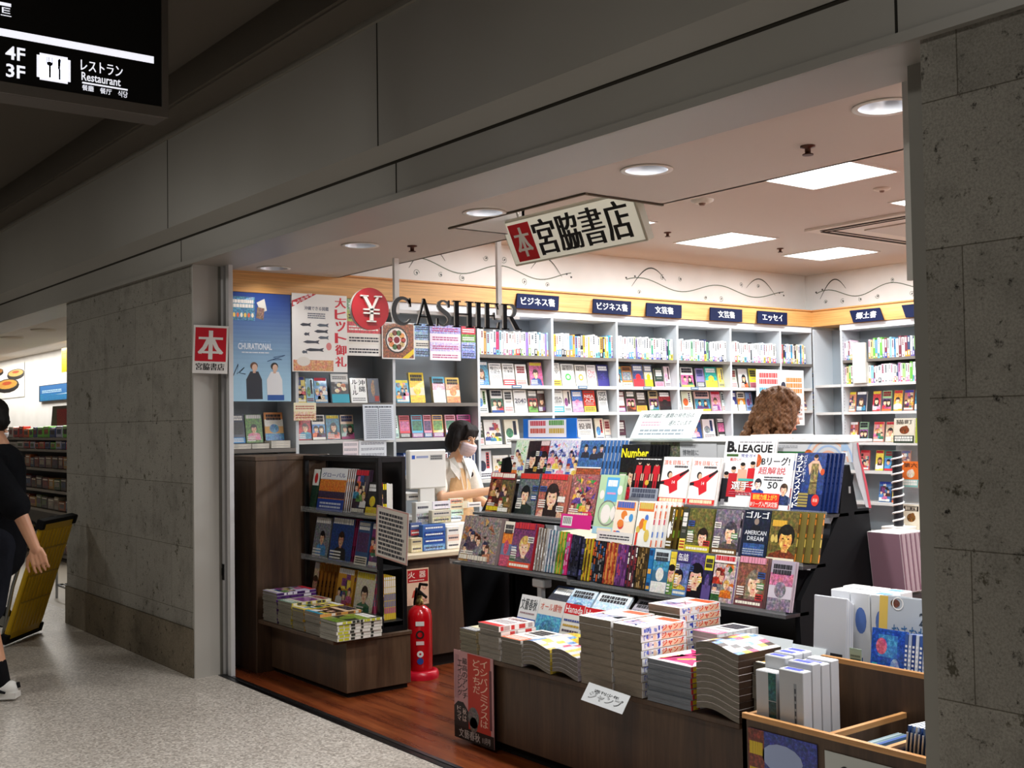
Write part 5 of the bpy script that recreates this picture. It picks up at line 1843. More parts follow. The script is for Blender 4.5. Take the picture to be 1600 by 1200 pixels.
def art_spine(m, w, d, t, cols, rnd, scol_text=None):
    """print along the spine on +x"""
    m.M = Matrix.Translation((w, 0, 0)) @ Matrix.Rotation(PI / 2, 4, 'Z')
    u = 0.01
    if scol_text:
        for k in range(14):
            a = rnd.uniform(0.01, 0.11)
            m.rect(a, t * rnd.uniform(0.08, 0.5), a + rnd.uniform(0.006, 0.016), t * rnd.uniform(0.55, 0.95), rnd.choice(cols), 1 + 0.1 * k)
        m.poly([(0.115, t * 0.05), (0.24, t * 0.05), (0.245, t * 0.5), (0.2, t * 0.95), (0.12, t * 0.6)], 'f4c8a8', 2)
        m.text(scol_text, 0.118, t * 0.14, 0.243, t * 0.9, 'e03418', 3, bold=0.05, slant=-0.1)
        m.M = Matrix.Identity(4)
        return
    while u < d - 0.02:
        k = rnd.uniform(0.012, 0.04)
        m.rect(u, t * 0.12, min(u + k, d - 0.005), t * 0.88, rnd.choice(cols), 1)
        u += k * rnd.uniform(1.0, 1.5)
    m.M = Matrix.Identity(4)


def stack(x0, y0, z0, w, d, n, t, words, group, cover='e9e6df', spine='d0ccc2', pages='a8a49b', art='e', scols=None, seed=0, wave=0.0, rot=0.0, jit=0.004, name='magazine', sagtop=False, mat='print', stext=None):
    """a pile of magazines, each one a thing; only the top one shows its cover"""
    r = random.Random(seed)
    base = flat_mag(w, d, t, cover if wave else pages, spine, pages, wave=wave, rnd=None, mat=mat)
    if scols and not wave:
        art_spine(base, w, d, t, scols, r, stext)
    z = z0 + 0.0012 + (wave * 1.26 if wave else 0)
    jit = 0.001 if wave else jit
    first = None
    for k in range(n):
        lx = Vector((x0 + r.uniform(-jit, jit), y0 + r.uniform(-jit, jit), z))
        rt = (0, 0, rot + R(r.uniform(-0.9, 0.9) * (0.1 if wave else 1)))
        if k == n - 1:
            top = flat_mag(w, d, t, cover, spine, pages, wave=wave, rnd=r if wave else None, mat=mat)
            if scols and not wave:
                art_spine(top, w, d, t, scols, r, stext)
            if not wave and art:
                art_top(top, w, d, t, art, r)
            o = top.build(name, loc=lx, rot=rt)
        elif first is None:
            first = o = base.build(name, loc=lx, rot=rt)
        else:
            o = first.copy()
            COL.objects.link(o)
            o.location = lx
            o.rotation_euler = rt
        tag(o, ('top' if k == n - 1 else 'bottom' if k == 0 else ordn(k) + ' from bottom') + ' magazine of the ' + words, 'magazine', group)
        z += t + (0.0016 if wave else 0.0006)
    return z


PT = 0.339
PY = 3.135
stack(-6.70, PY, PT, 0.20, 0.27, 10, 0.018, 'purple-spined pile beside the tall cabinet', 'magazine piles on the plinth', 'c8c0dc', '4a2a6a', '8f8a80', 'e', ['5a2a7a', '3a1a5a', 'e8e4f0'], 1)
stack(-6.485, PY, PT, 0.185, 0.27, 8, 0.018, 'second pile from the tall cabinet', 'magazine piles on the plinth', 'd8d4c0', 'c8b848', '8f8a7c', 'a', ['e0c828', '4a4a40', 'e8e4d8'], 2)
stack(-6.29, PY, PT, 0.15, 0.27, 7, 0.018, 'yellow-topped narrow pile on the plinth', 'magazine piles on the plinth', 'e8d860', 'c89838', '8f8878', 'e', ['d8b828', '7a4a2a'], 3)
stack(-6.13, PY, PT, 0.20, 0.27, 7, 0.0175, 'orange-spined pile on the plinth', 'magazine piles on the plinth', 'e8c8a8', 'd8924a', '989288', 'f', ['e0a050', 'f0e8d8', '6a4a30'], 4)
stack(-5.92, PY - 0.01, PT, 0.205, 0.29, 6, 0.018, 'green and black pile at the plinth corner', 'magazine piles on the plinth', '4a5a2a', 'e8e6de', 'b8b4aa', blockart(['2a3020', '8aa83a', '2a2e22', '6a8a30']), ['f0eee8', '3a3a34', 'c8c83a'], 5)

# black wire rack
RX0, RX1, RY0, RY1, RZ0, RZ1 = -6.735, -5.79, 3.445, 3.635, 0.338, 1.362
t = thing('wire_rack', 'black framed magazine rack with clear tilted shelves on the low plinth', 'magazine rack', (RX0, RY0, RZ0))
Wd, Dp, Hh = RX1 - RX0, RY1 - RY0, RZ1 - RZ0
for x in (0, Wd - 0.028):
    for y in (0, Dp - 0.028):
        m = MB()
        m.box(x, y, 0, x + 0.028, y + 0.028, Hh, '121214', 'plastic', 0.002)
        m.build('post', t)
for z in (0, Hh - 0.03):
    m = MB()
    m.box(0.028, 0, z, Wd - 0.028, 0.026, z + 0.03, '121214', 'plastic')
    m.box(0.028, Dp - 0.026, z, Wd - 0.028, Dp, z + 0.03, '121214', 'plastic')
    for x in (0, Wd - 0.028):
        m.box(x, 0.028, z, x + 0.028, Dp - 0.028, z + 0.03, '121214', 'plastic')
    m.build('frame', t)
m = MB()
m.box(0.02, Dp - 0.012, 0.03, Wd - 0.02, Dp - 0.004, Hh - 0.03, '1a1a1c', 'plastic')
m.build('back_panel', t)
ZS = [1.005 - RZ0, 0.70 - RZ0, 0.395 - RZ0]
for z in ZS:
    m = MB()
    m.box(0.01, -0.015, z, Wd - 0.01, Dp - 0.02, z + 0.006, '3a3a3c', 'plastic')
    m.build('shelf', t)
    m = MB()
    m.box(0.0, -0.02, z - 0.004, Wd, -0.017, z + 0.03, 'd0d8da', 'acrylic')
    m.build('shelf_lip', t)


def standing(x0, x1, y, z, h, base, art, words, group, tilt=10, copies=0, t=0.01, rz=0.0, name='magazine', cat='magazine', spine=None, fan=0.006, scols=None, rnd=None, mat='gloss', pages='e4dfd3', dz=0.0):
    """magazine standing with its cover to the aisle; copies fan out behind it"""
    r = rnd or random.Random(int(abs(x0) * 1e4) % 9973)
    w = x1 - x0
    m = MB()
    slab(m, w, h, t, base, spine=spine, mat=mat, pages=pages)
    if scols:
        m.M = Matrix.Translation((w, 0, 0)) @ Matrix.Rotation(PI / 2, 4, 'Z')
        u = 0.004
        while u < h - 0.02:
            k = r.uniform(0.012, 0.045)
            m.rect(t * 0.14, u, t * 0.86, min(u + k, h - 0.004), r.choice(scols), 1)
            u += k * r.uniform(1, 1.4)
        m.M = Matrix.Identity(4)
    back = None
    if copies:
        back = m
        m2 = MB()
        m2.v, m2.f, m2.c, m2.m, m2.sm = list(m.v), list(m.f), list(m.c), list(m.m), list(m.sm)
        m = m2
    m.clip = (w, h)
    if callable(art):
        art(m, w, h, r)
    elif art:
        art_any(m, w, h, r, base, art)
    lift = math.sin(R(tilt)) * t + 0.001
    o = m.build(name, loc=(x0, y, z + lift + dz), rot=(-R(tilt), 0, rz))
    tag(o, words, cat, group)
    if copies:
        b = None
        nrm = Vector((-math.sin(rz), math.cos(rz), 0))
        alo = Vector((math.cos(rz), math.sin(rz), 0))
        for k in range(copies):
            p = Vector(o.location) + nrm * ((t / math.cos(R(tilt)) + 0.0008) * (k + 1)) + alo * (fan * (k + 1))
            if b is None:
                b = c = back.build(name, loc=p, rot=(-R(tilt), 0, rz))
            else:
                c = b.copy()
                COL.objects.link(c)
                c.location = p
            tag(c, ('%s copy behind %s' % (ordn(k), words)).replace(' the ', ' '), cat, group)
    return o


GW = 'magazines on the black wire rack'
y1 = RY0 + 0.02
zz = [RZ0 + z + 0.007 for z in ZS]


def wx(px, z):
    return at(px, 800, 1, RY0 + 0.03).x


def globe(m, w, h, r):
    m.rect(0, 0.26 * h, w, 0.74 * h, 'e0883a', 1, 'photo')
    m.rect(0, 0.3 * h, w, 0.46 * h, '4a3a5a', 2, 'photo')
    m.rect(0, 0, w, 0.28 * h, '2a4aa8', 2)
    m.rect(0, 0.76 * h, w, h, 'eef0f4', 2)
    m.text('グローバル', 0.06 * w, 0.79 * h, 0.94 * w, 0.9 * h, '2a3a8a', 3)
    m.lines(r, 0.1 * w, 0.06 * h, 0.9 * w, 0.22 * h, 2, 'd8e0f4', 3)


def apple(m, w, h, r):
    m.rect(0, 0, w, 0.6 * h, '2a4a3a', 1, 'photo')
    m.rect(0, 0.6 * h, w, h, 'e8e8e2', 1)
    m.ell(0.5 * w, 0.78 * h, 0.26 * w, 0.13 * h, 'c82a2a', 2)


standing(-6.70, -6.615, y1, zz[0], 0.26, '2a4a3a', apple, 'green magazine with a red fruit, top shelf of wire rack', GW, copies=1)
standing(-6.60, wx(537, 0), y1, zz[0], 0.27, 'eef0f4', globe, 'magazine with a sunset and blue foot, top shelf of wire rack', GW, copies=5, scols=['8a5a3a', 'a8703a', '5a3a2a'], spine='7a5032')
standing(wx(549, 0), wx(570, 0), y1 + 0.005, zz[0], 0.27, '3a2a3a', 'e', 'colourful magazine with people, top shelf of wire rack', GW, copies=1)
standing(wx(572, 0), wx(590, 0), y1, zz[0], 0.20, '1c1c1e', blockart(['1c1c1e', '1c1c1e', '26262a', 'f0d820']), 'black magazine with yellow foot, top shelf of wire rack', GW)
standing(wx(488, 0), wx(512, 0), y1, zz[1], 0.26, '7a7674', 'b', 'grey magazine at the left of the middle rack shelf', GW, copies=2)
standing(wx(514, 0), wx(548, 0), y1, zz[1], 0.27, 'a83a6a', 'b', 'magenta magazine with green patch on the middle rack shelf', GW, copies=3, scols=['8a2a5a', '3a1a2a'])
standing(wx(554, 0), wx(573, 0), y1, zz[1], 0.265, '3a5a8a', 'a', 'blue magazine on the middle rack shelf', GW, copies=1)
standing(wx(576, 0), wx(590, 0), y1, zz[1], 0.26, '7a2a6a', 'e', 'purple and yellow magazine on the middle rack shelf', GW)
standing(-6.70, -6.635, y1, zz[2], 0.27, 'a8702a', 'b', 'gold and pink magazine, bottom shelf of wire rack', GW, copies=5, fan=0.03, t=0.011, scols=['8a5a2a', '3a2418', 'c89a4a'])
standing(wx(523, 0), wx(548, 0), y1 - 0.004, zz[2], 0.265, 'd8a03a', 'e', 'yellow and purple magazine, bottom shelf of wire rack', GW, copies=1, scols=['e0b030', '7a3a8a'])
standing(wx(553, 0), wx(582, 0), y1 - 0.01, zz[2], 0.265, 'd06a8a', 'b', 'pink magazine with a portrait, bottom shelf of wire rack', GW, copies=2, scols=['c04a7a', '6a8aa0'])
# end of the rack: covers seen past the right posts
for i, (z, h, base, sc, n, wd) in enumerate(((zz[0], 0.2, '1c1c1e', ['1c1c1e', 'f0d820'], 2, 'black and yellow'), (zz[2], 0.27, 'b85a8a', ['e0c040', 'f0f0f4', '5a6ab0', 'b04a90'], 6, 'striped'))):
    standing(RY0 + 0.035, RY0 + 0.05, 0, 0, h, base, 'e', '%s magazine at the open right end of the wire rack' % wd, GW, tilt=0)
    o = bpy.data.objects[[x.name for x in COL.objects][-1]]
    o.location = (RX1 - 0.036, RY0 + 0.035, z + 0.002)
    o.rotation_euler = (0, 0, PI / 2)
    w0 = 0.013
    for k in range(n + 3 if i == 0 else n):
        m = MB()
        cc = ('f0eee8' if i == 0 and k > 1 else sc[0])
        m.box(0, 0, 0, 0.0125, 0.035, h - 0.004 * k, cc, 'gloss')
        u = 0.004
        r_ = random.Random(5)
        while u < h - 0.03:
            q = r_.uniform(0.015, 0.04)
            m.rect(0.002, u, 0.0105, u + q, sc[int(u * 90) % len(sc)] if not (i == 0 and k > 1) else 'e4e2dc', 1)
            u += q * 1.1
        o = m.build('magazine', loc=(RX1 - 0.037, RY0 + 0.053 + 0.0135 * k, z + 0.002), rot=(0, 0, PI / 2))
        tag(o, '%s spine of the %s copies at the open right end of the rack' % (ordn(k), wd), 'magazine', GW)


def memo(col='4a4a52', edge=None):
    def f(m, w, h, r):
        if edge:
            m.rect(0, 0, w, h, edge, 1)
            m.rect(0.04 * w, 0.03 * h, 0.96 * w, 0.97 * h, 'f4eee8', 2)
        for k in range(10):
            m.lines(r, 0.09 * w, (0.06 + 0.085 * k) * h, (0.75 + 0.18 * r.random()) * w, (0.12 + 0.085 * k) * h, 1, col, 3, fill=0.9)
    return f


sheet('notice', 'handwritten notice with pink edge taped to the right post of the wire rack', 'notice', 587, 795, 637, 876, 1, RY0 - 0.024, memo(edge='e8b8b0'), yaw=5)

# ------------------------------------------------------------------ fire extinguisher and its poster
p = at(657, 1058, 2, 0)
t = thing('fire_extinguisher', 'red fire extinguisher standing in a round red base beside the plinth', 'fire extinguisher', (p.x, p.y, 0))
m = MB()
m.lathe([(0.112, 0), (0.115, 0.02), (0.108, 0.045), (0.088, 0.052), (0.08, 0.03)], 32, 'd01830', 'plastic')
m.build('base', t)
m = MB()
m.lathe([(0.07, 0.03), (0.076, 0.04), (0.076, 0.37), (0.068, 0.41), (0.04, 0.435), (0.028, 0.44)], 32, 'd0101c', 'gloss')
m.build('tank', t)
m = MB()
m.M = Matrix.Rotation(PI * 0.32, 4, 'Z') @ Matrix.Translation((0, -0.0775, 0))
m.dy = 0.0008
m.rect(-0.026, 0.325, 0.026, 0.352, 'f0eeea', 1)
m.ring(0, 0.272, 0.016, 0.026, '2a2020', 1)
m.rect(-0.024, 0.21, 0.024, 0.232, 'f0d8d8', 1)
m.ell(0, 0.155, 0.02, 0.02, 'f4f2ee', 1)
m.ell(0, 0.155, 0.007, 0.007, 'c02030', 2)
m.ell(0, 0.112, 0.02, 0.02, '2a4a9a', 1)
m.build('label', t)
m = MB()
m.lathe([(0.022, 0.438), (0.026, 0.445), (0.024, 0.47), (0.018, 0.475), (0.018, 0.5)], 16, 'c9b070', 'metal')
m.build('valve', t)
m = MB()
m.tube([(-0.02, 0, 0.5), (0.03, -0.02, 0.53), (0.12, -0.03, 0.505)], 0.009, 8, '141416', 'plastic')
m.tube([(-0.02, 0, 0.5), (0.04, -0.02, 0.575), (0.13, -0.03, 0.58)], 0.009, 8, '141416', 'plastic')
m.build('handle', t)
m = MB()
m.tube([(0, 0.01, 0.5), (-0.06, 0.02, 0.53), (-0.1, 0.03, 0.44), (-0.095, 0.04, 0.25), (-0.085, 0.045, 0.12)], 0.011, 8, '17171a', 'matte')
m.build('hose', t)


def fire(m, w, h, r):
    m.rect(0.03 * w, 0.62 * h, 0.97 * w, 0.96 * h, 'b81c22', 1)
    m.text('火', 0.06 * w, 0.74 * h, 0.36 * w, 0.92 * h, 'f0d8c8', 2, bold=0.03)
    m.text('器', 0.56 * w, 0.74 * h, 0.86 * w, 0.92 * h, 'f0d8c8', 2, bold=0.03)
    m.lines(r, 0.1 * w, 0.65 * h, 0.8 * w, 0.7 * h, 1, 'f0d8c8', 2)
    m.poly([(0.2 * w, 0.2 * h), (0.3 * w, 0.4 * h), (0.55 * w, 0.46 * h), (0.6 * w, 0.3 * h), (0.4 * w, 0.22 * h)], 'c04a3a', 2)
    m.ell(0.45 * w, 0.38 * h, 0.08 * w, 0.06 * h, '3a2420', 3)
    m.ring(0.8 * w, 0.47 * h, 0.07 * w, 0.09 * w, 'c04a3a', 2)
    m.lines(r, 0.3 * w, 0.06 * h, 0.9 * w, 0.16 * h, 2, 'b86a5a', 2)


sheet('poster', 'red and peach fire extinguisher poster on the walnut counter front', 'poster', 636, 888, 670, 945, 0, -6.148, fire, 'eec9ac')

# ------------------------------------------------------------------ cash counter
t = thing('counter', 'long walnut cash counter with a pale top in front of the side bookcase', 'counter', (-6.64, 3.68, 0))
m = MB()
m.box(0.02, 0.02, 0, 0.45, 2.9, 0.08, '1c1613', 'matte')
m.box(0, 0, 0.08, 0.49, 2.94, 0.70, 'ffffff', 'walnut')
m.build('body', t)
m = MB()
m.box(-0.01, -0.02, 0.70, 0.53, 2.96, 0.735, 'd8c6a8', 'paint', 0.006)
m.build('top', t)
CT = 0.7355


def cp(px, X=-6.3):
    return at(px, 850, 0, X).y


def pt(px, py, X):
    return at(px, py, 0, X)


# register monitor seen from behind
a, b = pt(640, 765, -6.42), pt(697, 702, -6.42)
t = thing('register_monitor', 'white cash register monitor seen from behind on the counter', 'monitor', (-6.42, (a.y + b.y) / 2, CT + 0.001), (0, 0, PI / 2))
w, z0, z1 = b.y - a.y, a.z - CT, b.z - CT
m = MB()
m.box(-w / 2, 0, z0, w / 2, 0.05, z1, 'ecebe6', 'plastic', 0.008)
m.rect(-w / 2 + 0.02, z1 - 0.06, -w / 2 + 0.045, z1 - 0.035, '2a5ac0', 1)
m.rect(-w / 2 + 0.055, z1 - 0.055, -w / 2 + 0.15, z1 - 0.04, '9aa4c8', 1)
m.rect(w / 2 - 0.13, z1 - 0.07, w / 2 - 0.03, z1 - 0.035, 'a8aaa8', 1)
m.lines(random.Random(2), w / 2 - 0.125, z1 - 0.068, w / 2 - 0.035, z1 - 0.038, 2, '55585a', 2)
m.build('screen_back', t)
m = MB()
m.box(-0.06, 0.01, 0.012, 0.06, 0.04, z0 + 0.02, 'e2e1dc', 'plastic', 0.004)
m.box(-0.13, -0.06, 0, 0.13, 0.12, 0.016, 'e2e1dc', 'plastic', 0.004)
m.build('stand', t)
t = thing('register', 'white cash register box with printer lid on the counter', 'cash register', (-6.40, (a.y + b.y) / 2 - 0.03, CT + 0.001), (0, 0, PI / 2))
m = MB()
m.box(-0.2, -0.12, 0, 0.24, -0.065, 0.16, 'efeee9', 'plastic', 0.012)
m.build('body', t)
m = MB()
m.box(-0.16, -0.115, 0.16, 0.2, -0.068, 0.18, 'f6f5f0', 'plastic', 0.006)
m.build('lid', t)
GC = 'small goods on the counter'
rc = random.Random(8)


def boxy(name, words, cat, px0, px1, py0, py1, X, d, col, bands, group=GC, mat='print', top=None):
    a, b = pt(px0, py1, X), pt(px1, py0, X)
    zb = max(a.z, CT + 0.0012)
    m = MB()
    w, h = b.y - a.y, max(0.02, b.z - zb)
    m.box(0, 0, 0, w, d, h, col, mat, 0.002)
    for k, c in enumerate(bands):
        m.rect(w * 0.05, h * (k + 0.08) / len(bands), w * 0.95, h * (k + 0.92) / len(bands), c, 1, 'photo' if k % 2 == 0 else 'print')
        m.lines(rc, w * 0.12, h * (k + 0.3) / len(bands), w * 0.88, h * (k + 0.7) / len(bands), 1, 'f4f4f0' if sum(hx(c)) < 1.2 else '4a4a58', 2)
    o = m.build(name, loc=(X, a.y, zb), rot=(0, 0, PI / 2))
    return tag(o, words, cat, group)


boxy('display_box', 'blue card display box on the counter edge', 'display box', 661, 696, 818, 862, -6.2, 0.06, '3a6ab0', ['8ab4d8', '2a4a98', '2a4a98', '4a6ab0'])
boxy('display_box', 'cream box of cards beside the blue display box', 'display box', 643, 660, 840, 866, -6.19, 0.05, 'e8dcb8', ['f0e4c0', 'd8c8a0'])
boxy('display_box', 'red and blue card box on the counter', 'display box', 641, 659, 816, 838, -6.245, 0.02, '3a4a7a', ['b84a4a', '5a6a9a'])
boxy('display_box', 'white box with red rows of print at the counter edge', 'display box', 699, 718, 822, 859, -6.19, 0.06, 'f2eee8', ['f4f0ea', 'e8c8b8', 'f4f0ea'])
boxy('card_rack', 'small white card rack in front of the register', 'card rack', 650, 672, 784, 818, -6.28, 0.05, 'dcdcd8', ['c8c8c4', 'e8e8e4'])
boxy('leaflet_box', 'leaflet box with three small pictures on the counter', 'leaflet box', 675, 705, 796, 818, -6.225, 0.04, 'c8c0a8', ['e0d8b0', 'd8d0c0'])
boxy('leaflet_box', 'white leaflet box with purple print behind the picture box', 'leaflet box', 676, 704, 782, 796, -6.27, 0.008, 'e8e4ee', ['f0ecf4'])
boxy('card_stand', 'pastel green and orange card stand beside the clerk', 'card stand', 703, 724, 778, 806, -6.36, 0.02, 'e0ecd0', ['d8ecd8', 'f0dcb8', 'f4c8a8'])
boxy('price_card', 'small white price card by the clerk arm', 'price card', 731, 752, 784, 793, -6.32, 0.01, 'f6f4f0', ['f6f4f0'])
boxy('coin_tray', 'pale coin tray on the counter', 'tray', 700, 722, 806, 814, -6.3, 0.14, 'c8d8e0', ['c8d8e0'])
boxy('paper_stack', 'pile of white paper on the counter behind the wire rack', 'paper', 636, 660, 770, 782, -6.5, 0.2, 'f4f2ee', ['f4f2ee'])
# ------------------------------------------------------------------ magazine racks in the middle of the shop
T1, T2, T3 = (3.83, 0.738), (3.95, 0.93), (4.12, 1.137)
U1, U2, U3 = (3.83, 0.752), (3.98, 1.03), (4.13, 1.237)       # the left rack has its tiers higher


def rack_unit(label, x0, x1, tiers, ends):
    t = thing('magazine_rack', label, 'magazine rack', (0, 0, 0), group='stepped magazine racks')
    prof = [(3.92, 0.02), (3.88, 0.70)] + [(tiers[0][0] + 0.06, tiers[0][1] + 0.05), (tiers[1][0] + 0.06, tiers[1][1]), (tiers[2][0] + 0.05, tiers[2][1]), (4.2, 1.335), (4.245, 1.345),
            (4.295, 1.15), (4.375, 1.15), (4.404, 0.955), (4.50, 0.96), (4.545, 0.75), (4.56, 0.02)]
    for x in ends:
        m = MB()
        m.add([(x, y, z) for y, z in prof] + [(x + 0.025, y, z) for y, z in prof], [tuple(range(len(prof) - 1, -1, -1)), tuple(range(len(prof), 2 * len(prof)))] +
              [(i, (i + 1) % len(prof), len(prof) + (i + 1) % len(prof), len(prof) + i) for i in range(len(prof))], '0b0c10', 'matte')
        if x > -3.3:
            m.lathe([(0.009, 1.22), (0.009, 1.25)], 10, 'c8ccd0', 'satin', x + 0.02, 4.24)
        m.build('end_panel', t)
    for y, z in tiers:
        m = MB()
        m.box(x0 + 0.025, y - 0.042, z - 0.016, x1 - 0.0, y + 0.11, z - 0.002, '26272c', 'plastic')
        m.build('shelf', t)
        m = MB()
        m.box(x0, y - 0.045, z - 0.016, x1, y - 0.042, z + 0.012, 'd0d8dc', 'acrylic')
        m.build('shelf_lip', t)
        m = MB()
        m.add([(x0 + 0.025, y + 0.114, z), (x1, y + 0.114, z), (x1, y + 0.155, z + 0.165), (x0 + 0.025, y + 0.155, z + 0.165)], ((0, 1, 2, 3),), '2a2b30', 'plastic')
        m.build('back_panel', t)
    for y, z in ((4.33, 1.14), (4.44, 0.95), (4.53, 0.76)):
        m = MB()
        m.box(x0 + 0.025, y - 0.06, z - 0.016, x1, y + 0.06, z - 0.002, '26272c', 'plastic')
        m.build('shelf', t)
    m = MB()
    m.box(x0, 4.252, 1.36, x1, 4.262, 1.442, 'b7babd', 'paint')
    m.build('header_board', t)
    m = MB()
    m.box(x0, 4.24, 1.442, x1, 4.42, 1.456, 'f2f2f0', 'paint', 0.003)
    m.build('top_shelf', t)
    m = MB()
    for x in (x0 + 0.06, x1 - 0.085):
        m.box(x, 4.2, 0.0, x + 0.025, 4.24, 0.75, '1a1b20', 'plastic')
    m.box(x0 + 0.025, 4.2, 0.04, x1, 4.215, 0.70, '15161a', 'plastic')
    m.build('base_frame', t)
    return t


rack_unit('left black stepped magazine rack full of weekly comics, nearest the clerk', -5.56, -4.50, (U1, U2, U3), (-5.585,))
rack_unit('right black stepped magazine rack with a bare black end panel', -4.50, -3.1, (T1, T2, T3), (-3.125,))
m = MB()
p = at(842, 905, 1, 3.82)
m.box(p.x - 0.018, 3.82, 0.0, p.x + 0.018, 3.85, 0.68, 'e0e4e8', 'paint', 0.003)
m.box(p.x - 0.05, 3.81, 0.675, p.x + 0.05, 3.87, 0.722, 'eceef0', 'paint', 0.006)
tag(m.build('support_leg'), 'white square support leg with a cap under the left magazine rack', 'leg')

GR = 'magazines on the stepped racks'


def K(tier, a, b, h, base, art, words, copies=0, t=0.009, fan=0.006, scols=None, dz=0.0, dy=0.0, spine=None, tilt=14, mat='gloss', rz=0.0):
    y, z = tier
    x0, x1 = at(a, 800, 1, y).x, at(b, 800, 1, y).x
    return standing(x0, x1, y + dy, z, h, base, art, words, GR, tilt=tilt, copies=copies, t=t, fan=fan, scols=scols, spine=spine, dz=dz, rnd=random.Random(int(a * 3 + h * 1000)), mat=mat, rz=rz)


def title(txt, col, v0=0.82, v1=0.97, u0=0.05, u1=0.95, rest=None, bold=0.03):
    def f(m, w, h, r):
        if rest:
            rest(m, w, h, r)
        m.text(txt, u0 * w, v0 * h, u1 * w, v1 * h, col, 14, bold=bold)
    return f


def crowd(bg, cols, n=5, foot=None, head=None, mat='photo'):
    """a comic cover crowded with small figures"""
    def f(m, w, h, r):
        m.rect(0, 0, w, h, bg, 1, mat)
        for k in range(34):
            a, b = r.uniform(0.1, 0.9) * w, r.uniform(0.1, 0.9) * h
            m.poly([(min(w, max(0, a + r.uniform(-.14, .14) * w)), min(h, max(0, b + r.uniform(-.1, .1) * h))) for _ in range(4)], r.choice(cols), 1.5 + 0.04 * k, mat)
        for k in range(n):
            m.bust(w * (0.15 + 0.7 * ((k * 0.37) % 1)), h * (0.28 + 0.42 * ((k * 0.61) % 1)), h * r.uniform(0.13, 0.2), r.choice(('1a1614', '5a3020', 'd8b060', '8a3030', '3a3a5a')), r.choice(('f0d0b4', 'e8c0a0')), r.choice(cols), 3 + k * 0.7)
        if head:
            m.rect(0, 0.84 * h, w, h, head, 11)
            m.lines(r, 0.04 * w, 0.86 * h, 0.96 * w, 0.98 * h, 1, 'f4ece0' if sum(hx(head)) < 1.2 else 'c02030', 12, fill=0.85)
        if foot:
            m.lines(r, 0.04 * w, 0.02 * h, 0.8 * w, 0.13 * h, 1, foot, 12, fill=0.9)
        m.lines(r, 0.05 * w, 0.15 * h, 0.4 * w, 0.24 * h, 2, 'f4f0e8', 12)
    return f


def face(bg, hair, cloth, longh=False, head=None, foot=None, k=0.4, cu=0.5, cv=0.48):
    def f(m, w, h, r):
        m.rect(0, 0, w, h, bg, 1, 'photo')
        m.bust(w * cu, h * cv, h * k, hair, 'ecc8ae', cloth, 2, longh=longh)
        if head:
            m.lines(r, 0.04 * w, 0.84 * h, 0.96 * w, 0.98 * h, 1, head, 9, fill=0.9)
        if foot:
            m.rect(0, 0, w, 0.14 * h, foot, 9)
            m.lines(r, 0.06 * w, 0.02 * h, 0.94 * w, 0.12 * h, 1, 'f4f0e0' if sum(hx(foot)) < 1.3 else '2a2a30', 10)
        m.lines(r, 0.05 * w, 0.2 * h, 0.3 * w, 0.4 * h, 4, 'f4f0e8', 9)
        for q in range(3):
            u, v = r.choice((0.02, 0.72)) * w, (0.14 + 0.22 * q) * h
            m.rect(u, v, u + 0.26 * w, v + 0.13 * h, r.choice(('c83a3a', 'e8c84a', '3a5a9a', 'e8e4dc', '5a8a5a')), 8, 'photo')
            m.lines(r, u + 0.02 * w, v + 0.02 * h, u + 0.24 * w, v + 0.11 * h, 2, 'f8f4ec' if q % 2 else '2a2226', 9)
    return f


def trio(m, w, h, r):
    m.rect(0, 0.3 * h, w, h, '3a6aa8', 1, 'photo')
    for k, u in enumerate((0.26, 0.62, 0.9)):
        m.bust(w * u, h * (0.8 - 0.04 * (k % 2)), h * 0.17, '1e1a20', 'd8b8a4', '20243a', 2 + k)
    m.rect(0, 0.28 * h, w, 0.31 * h, 'f0f0f0', 9)
    m.rect(0, 0, w, 0.28 * h, 'a8502a', 2, 'photo')


def number(m, w, h, r):
    face('1c1c1e', '2a201c', 'c8283a', k=0.36, cv=0.42)(m, w, h, r)
    m.rect(0.84 * w, 0.45 * h, w, h, '1c1c1e', 10)
    m.text('Number', 0.03 * w, 0.76 * h, 0.97 * w, 0.93 * h, 'ece028', 14, bold=0.03)


def players(m, w, h, r):
    for k, u in enumerate((0.2, 0.5, 0.82)):
        z = h * (0.86 - 0.02 * k)
        m.ell(u * w, z, 0.05 * w, 0.045 * h, 'd8b09a', 3)
        m.ell(u * w, z + 0.02 * h, 0.05 * w, 0.03 * h, '1a1414', 4)
        m.poly([((u - 0.13) * w, 0.6 * h), ((u - 0.1) * w, 0.8 * h), ((u + 0.1) * w, 0.8 * h), ((u + 0.13) * w, 0.6 * h), ((u + 0.07) * w, 0.62 * h), ((u + 0.07) * w, 0.46 * h), ((u - 0.07) * w, 0.46 * h), ((u - 0.07) * w, 0.62 * h)], 'c01828', 3)
        for e in (-1, 1):
            m.rect((u + e * 0.12) * w - 0.02 * w, 0.46 * h, (u + e * 0.12) * w + 0.02 * w, 0.62 * h, 'd8b09a', 3)
            m.rect((u + e * 0.04) * w - 0.03 * w, 0.3 * h, (u + e * 0.04) * w + 0.03 * w, 0.46 * h, 'a81424', 3)
    m.ell(0.55 * w, 0.42 * h, 0.07 * w, 0.06 * h, 'd8b03a', 5)
    m.lines(r, 0.05 * w, 0.92 * h, 0.95 * w, 0.96 * h, 1, 'e8e8e8', 4)
    m.rect(0, 0, w, 0.3 * h, '9aa0b0', 6)
    m.lines(r, 0.08 * w, 0.06 * h, 0.92 * w, 0.27 * h, 2, '4a5064', 7, fill=0.85)


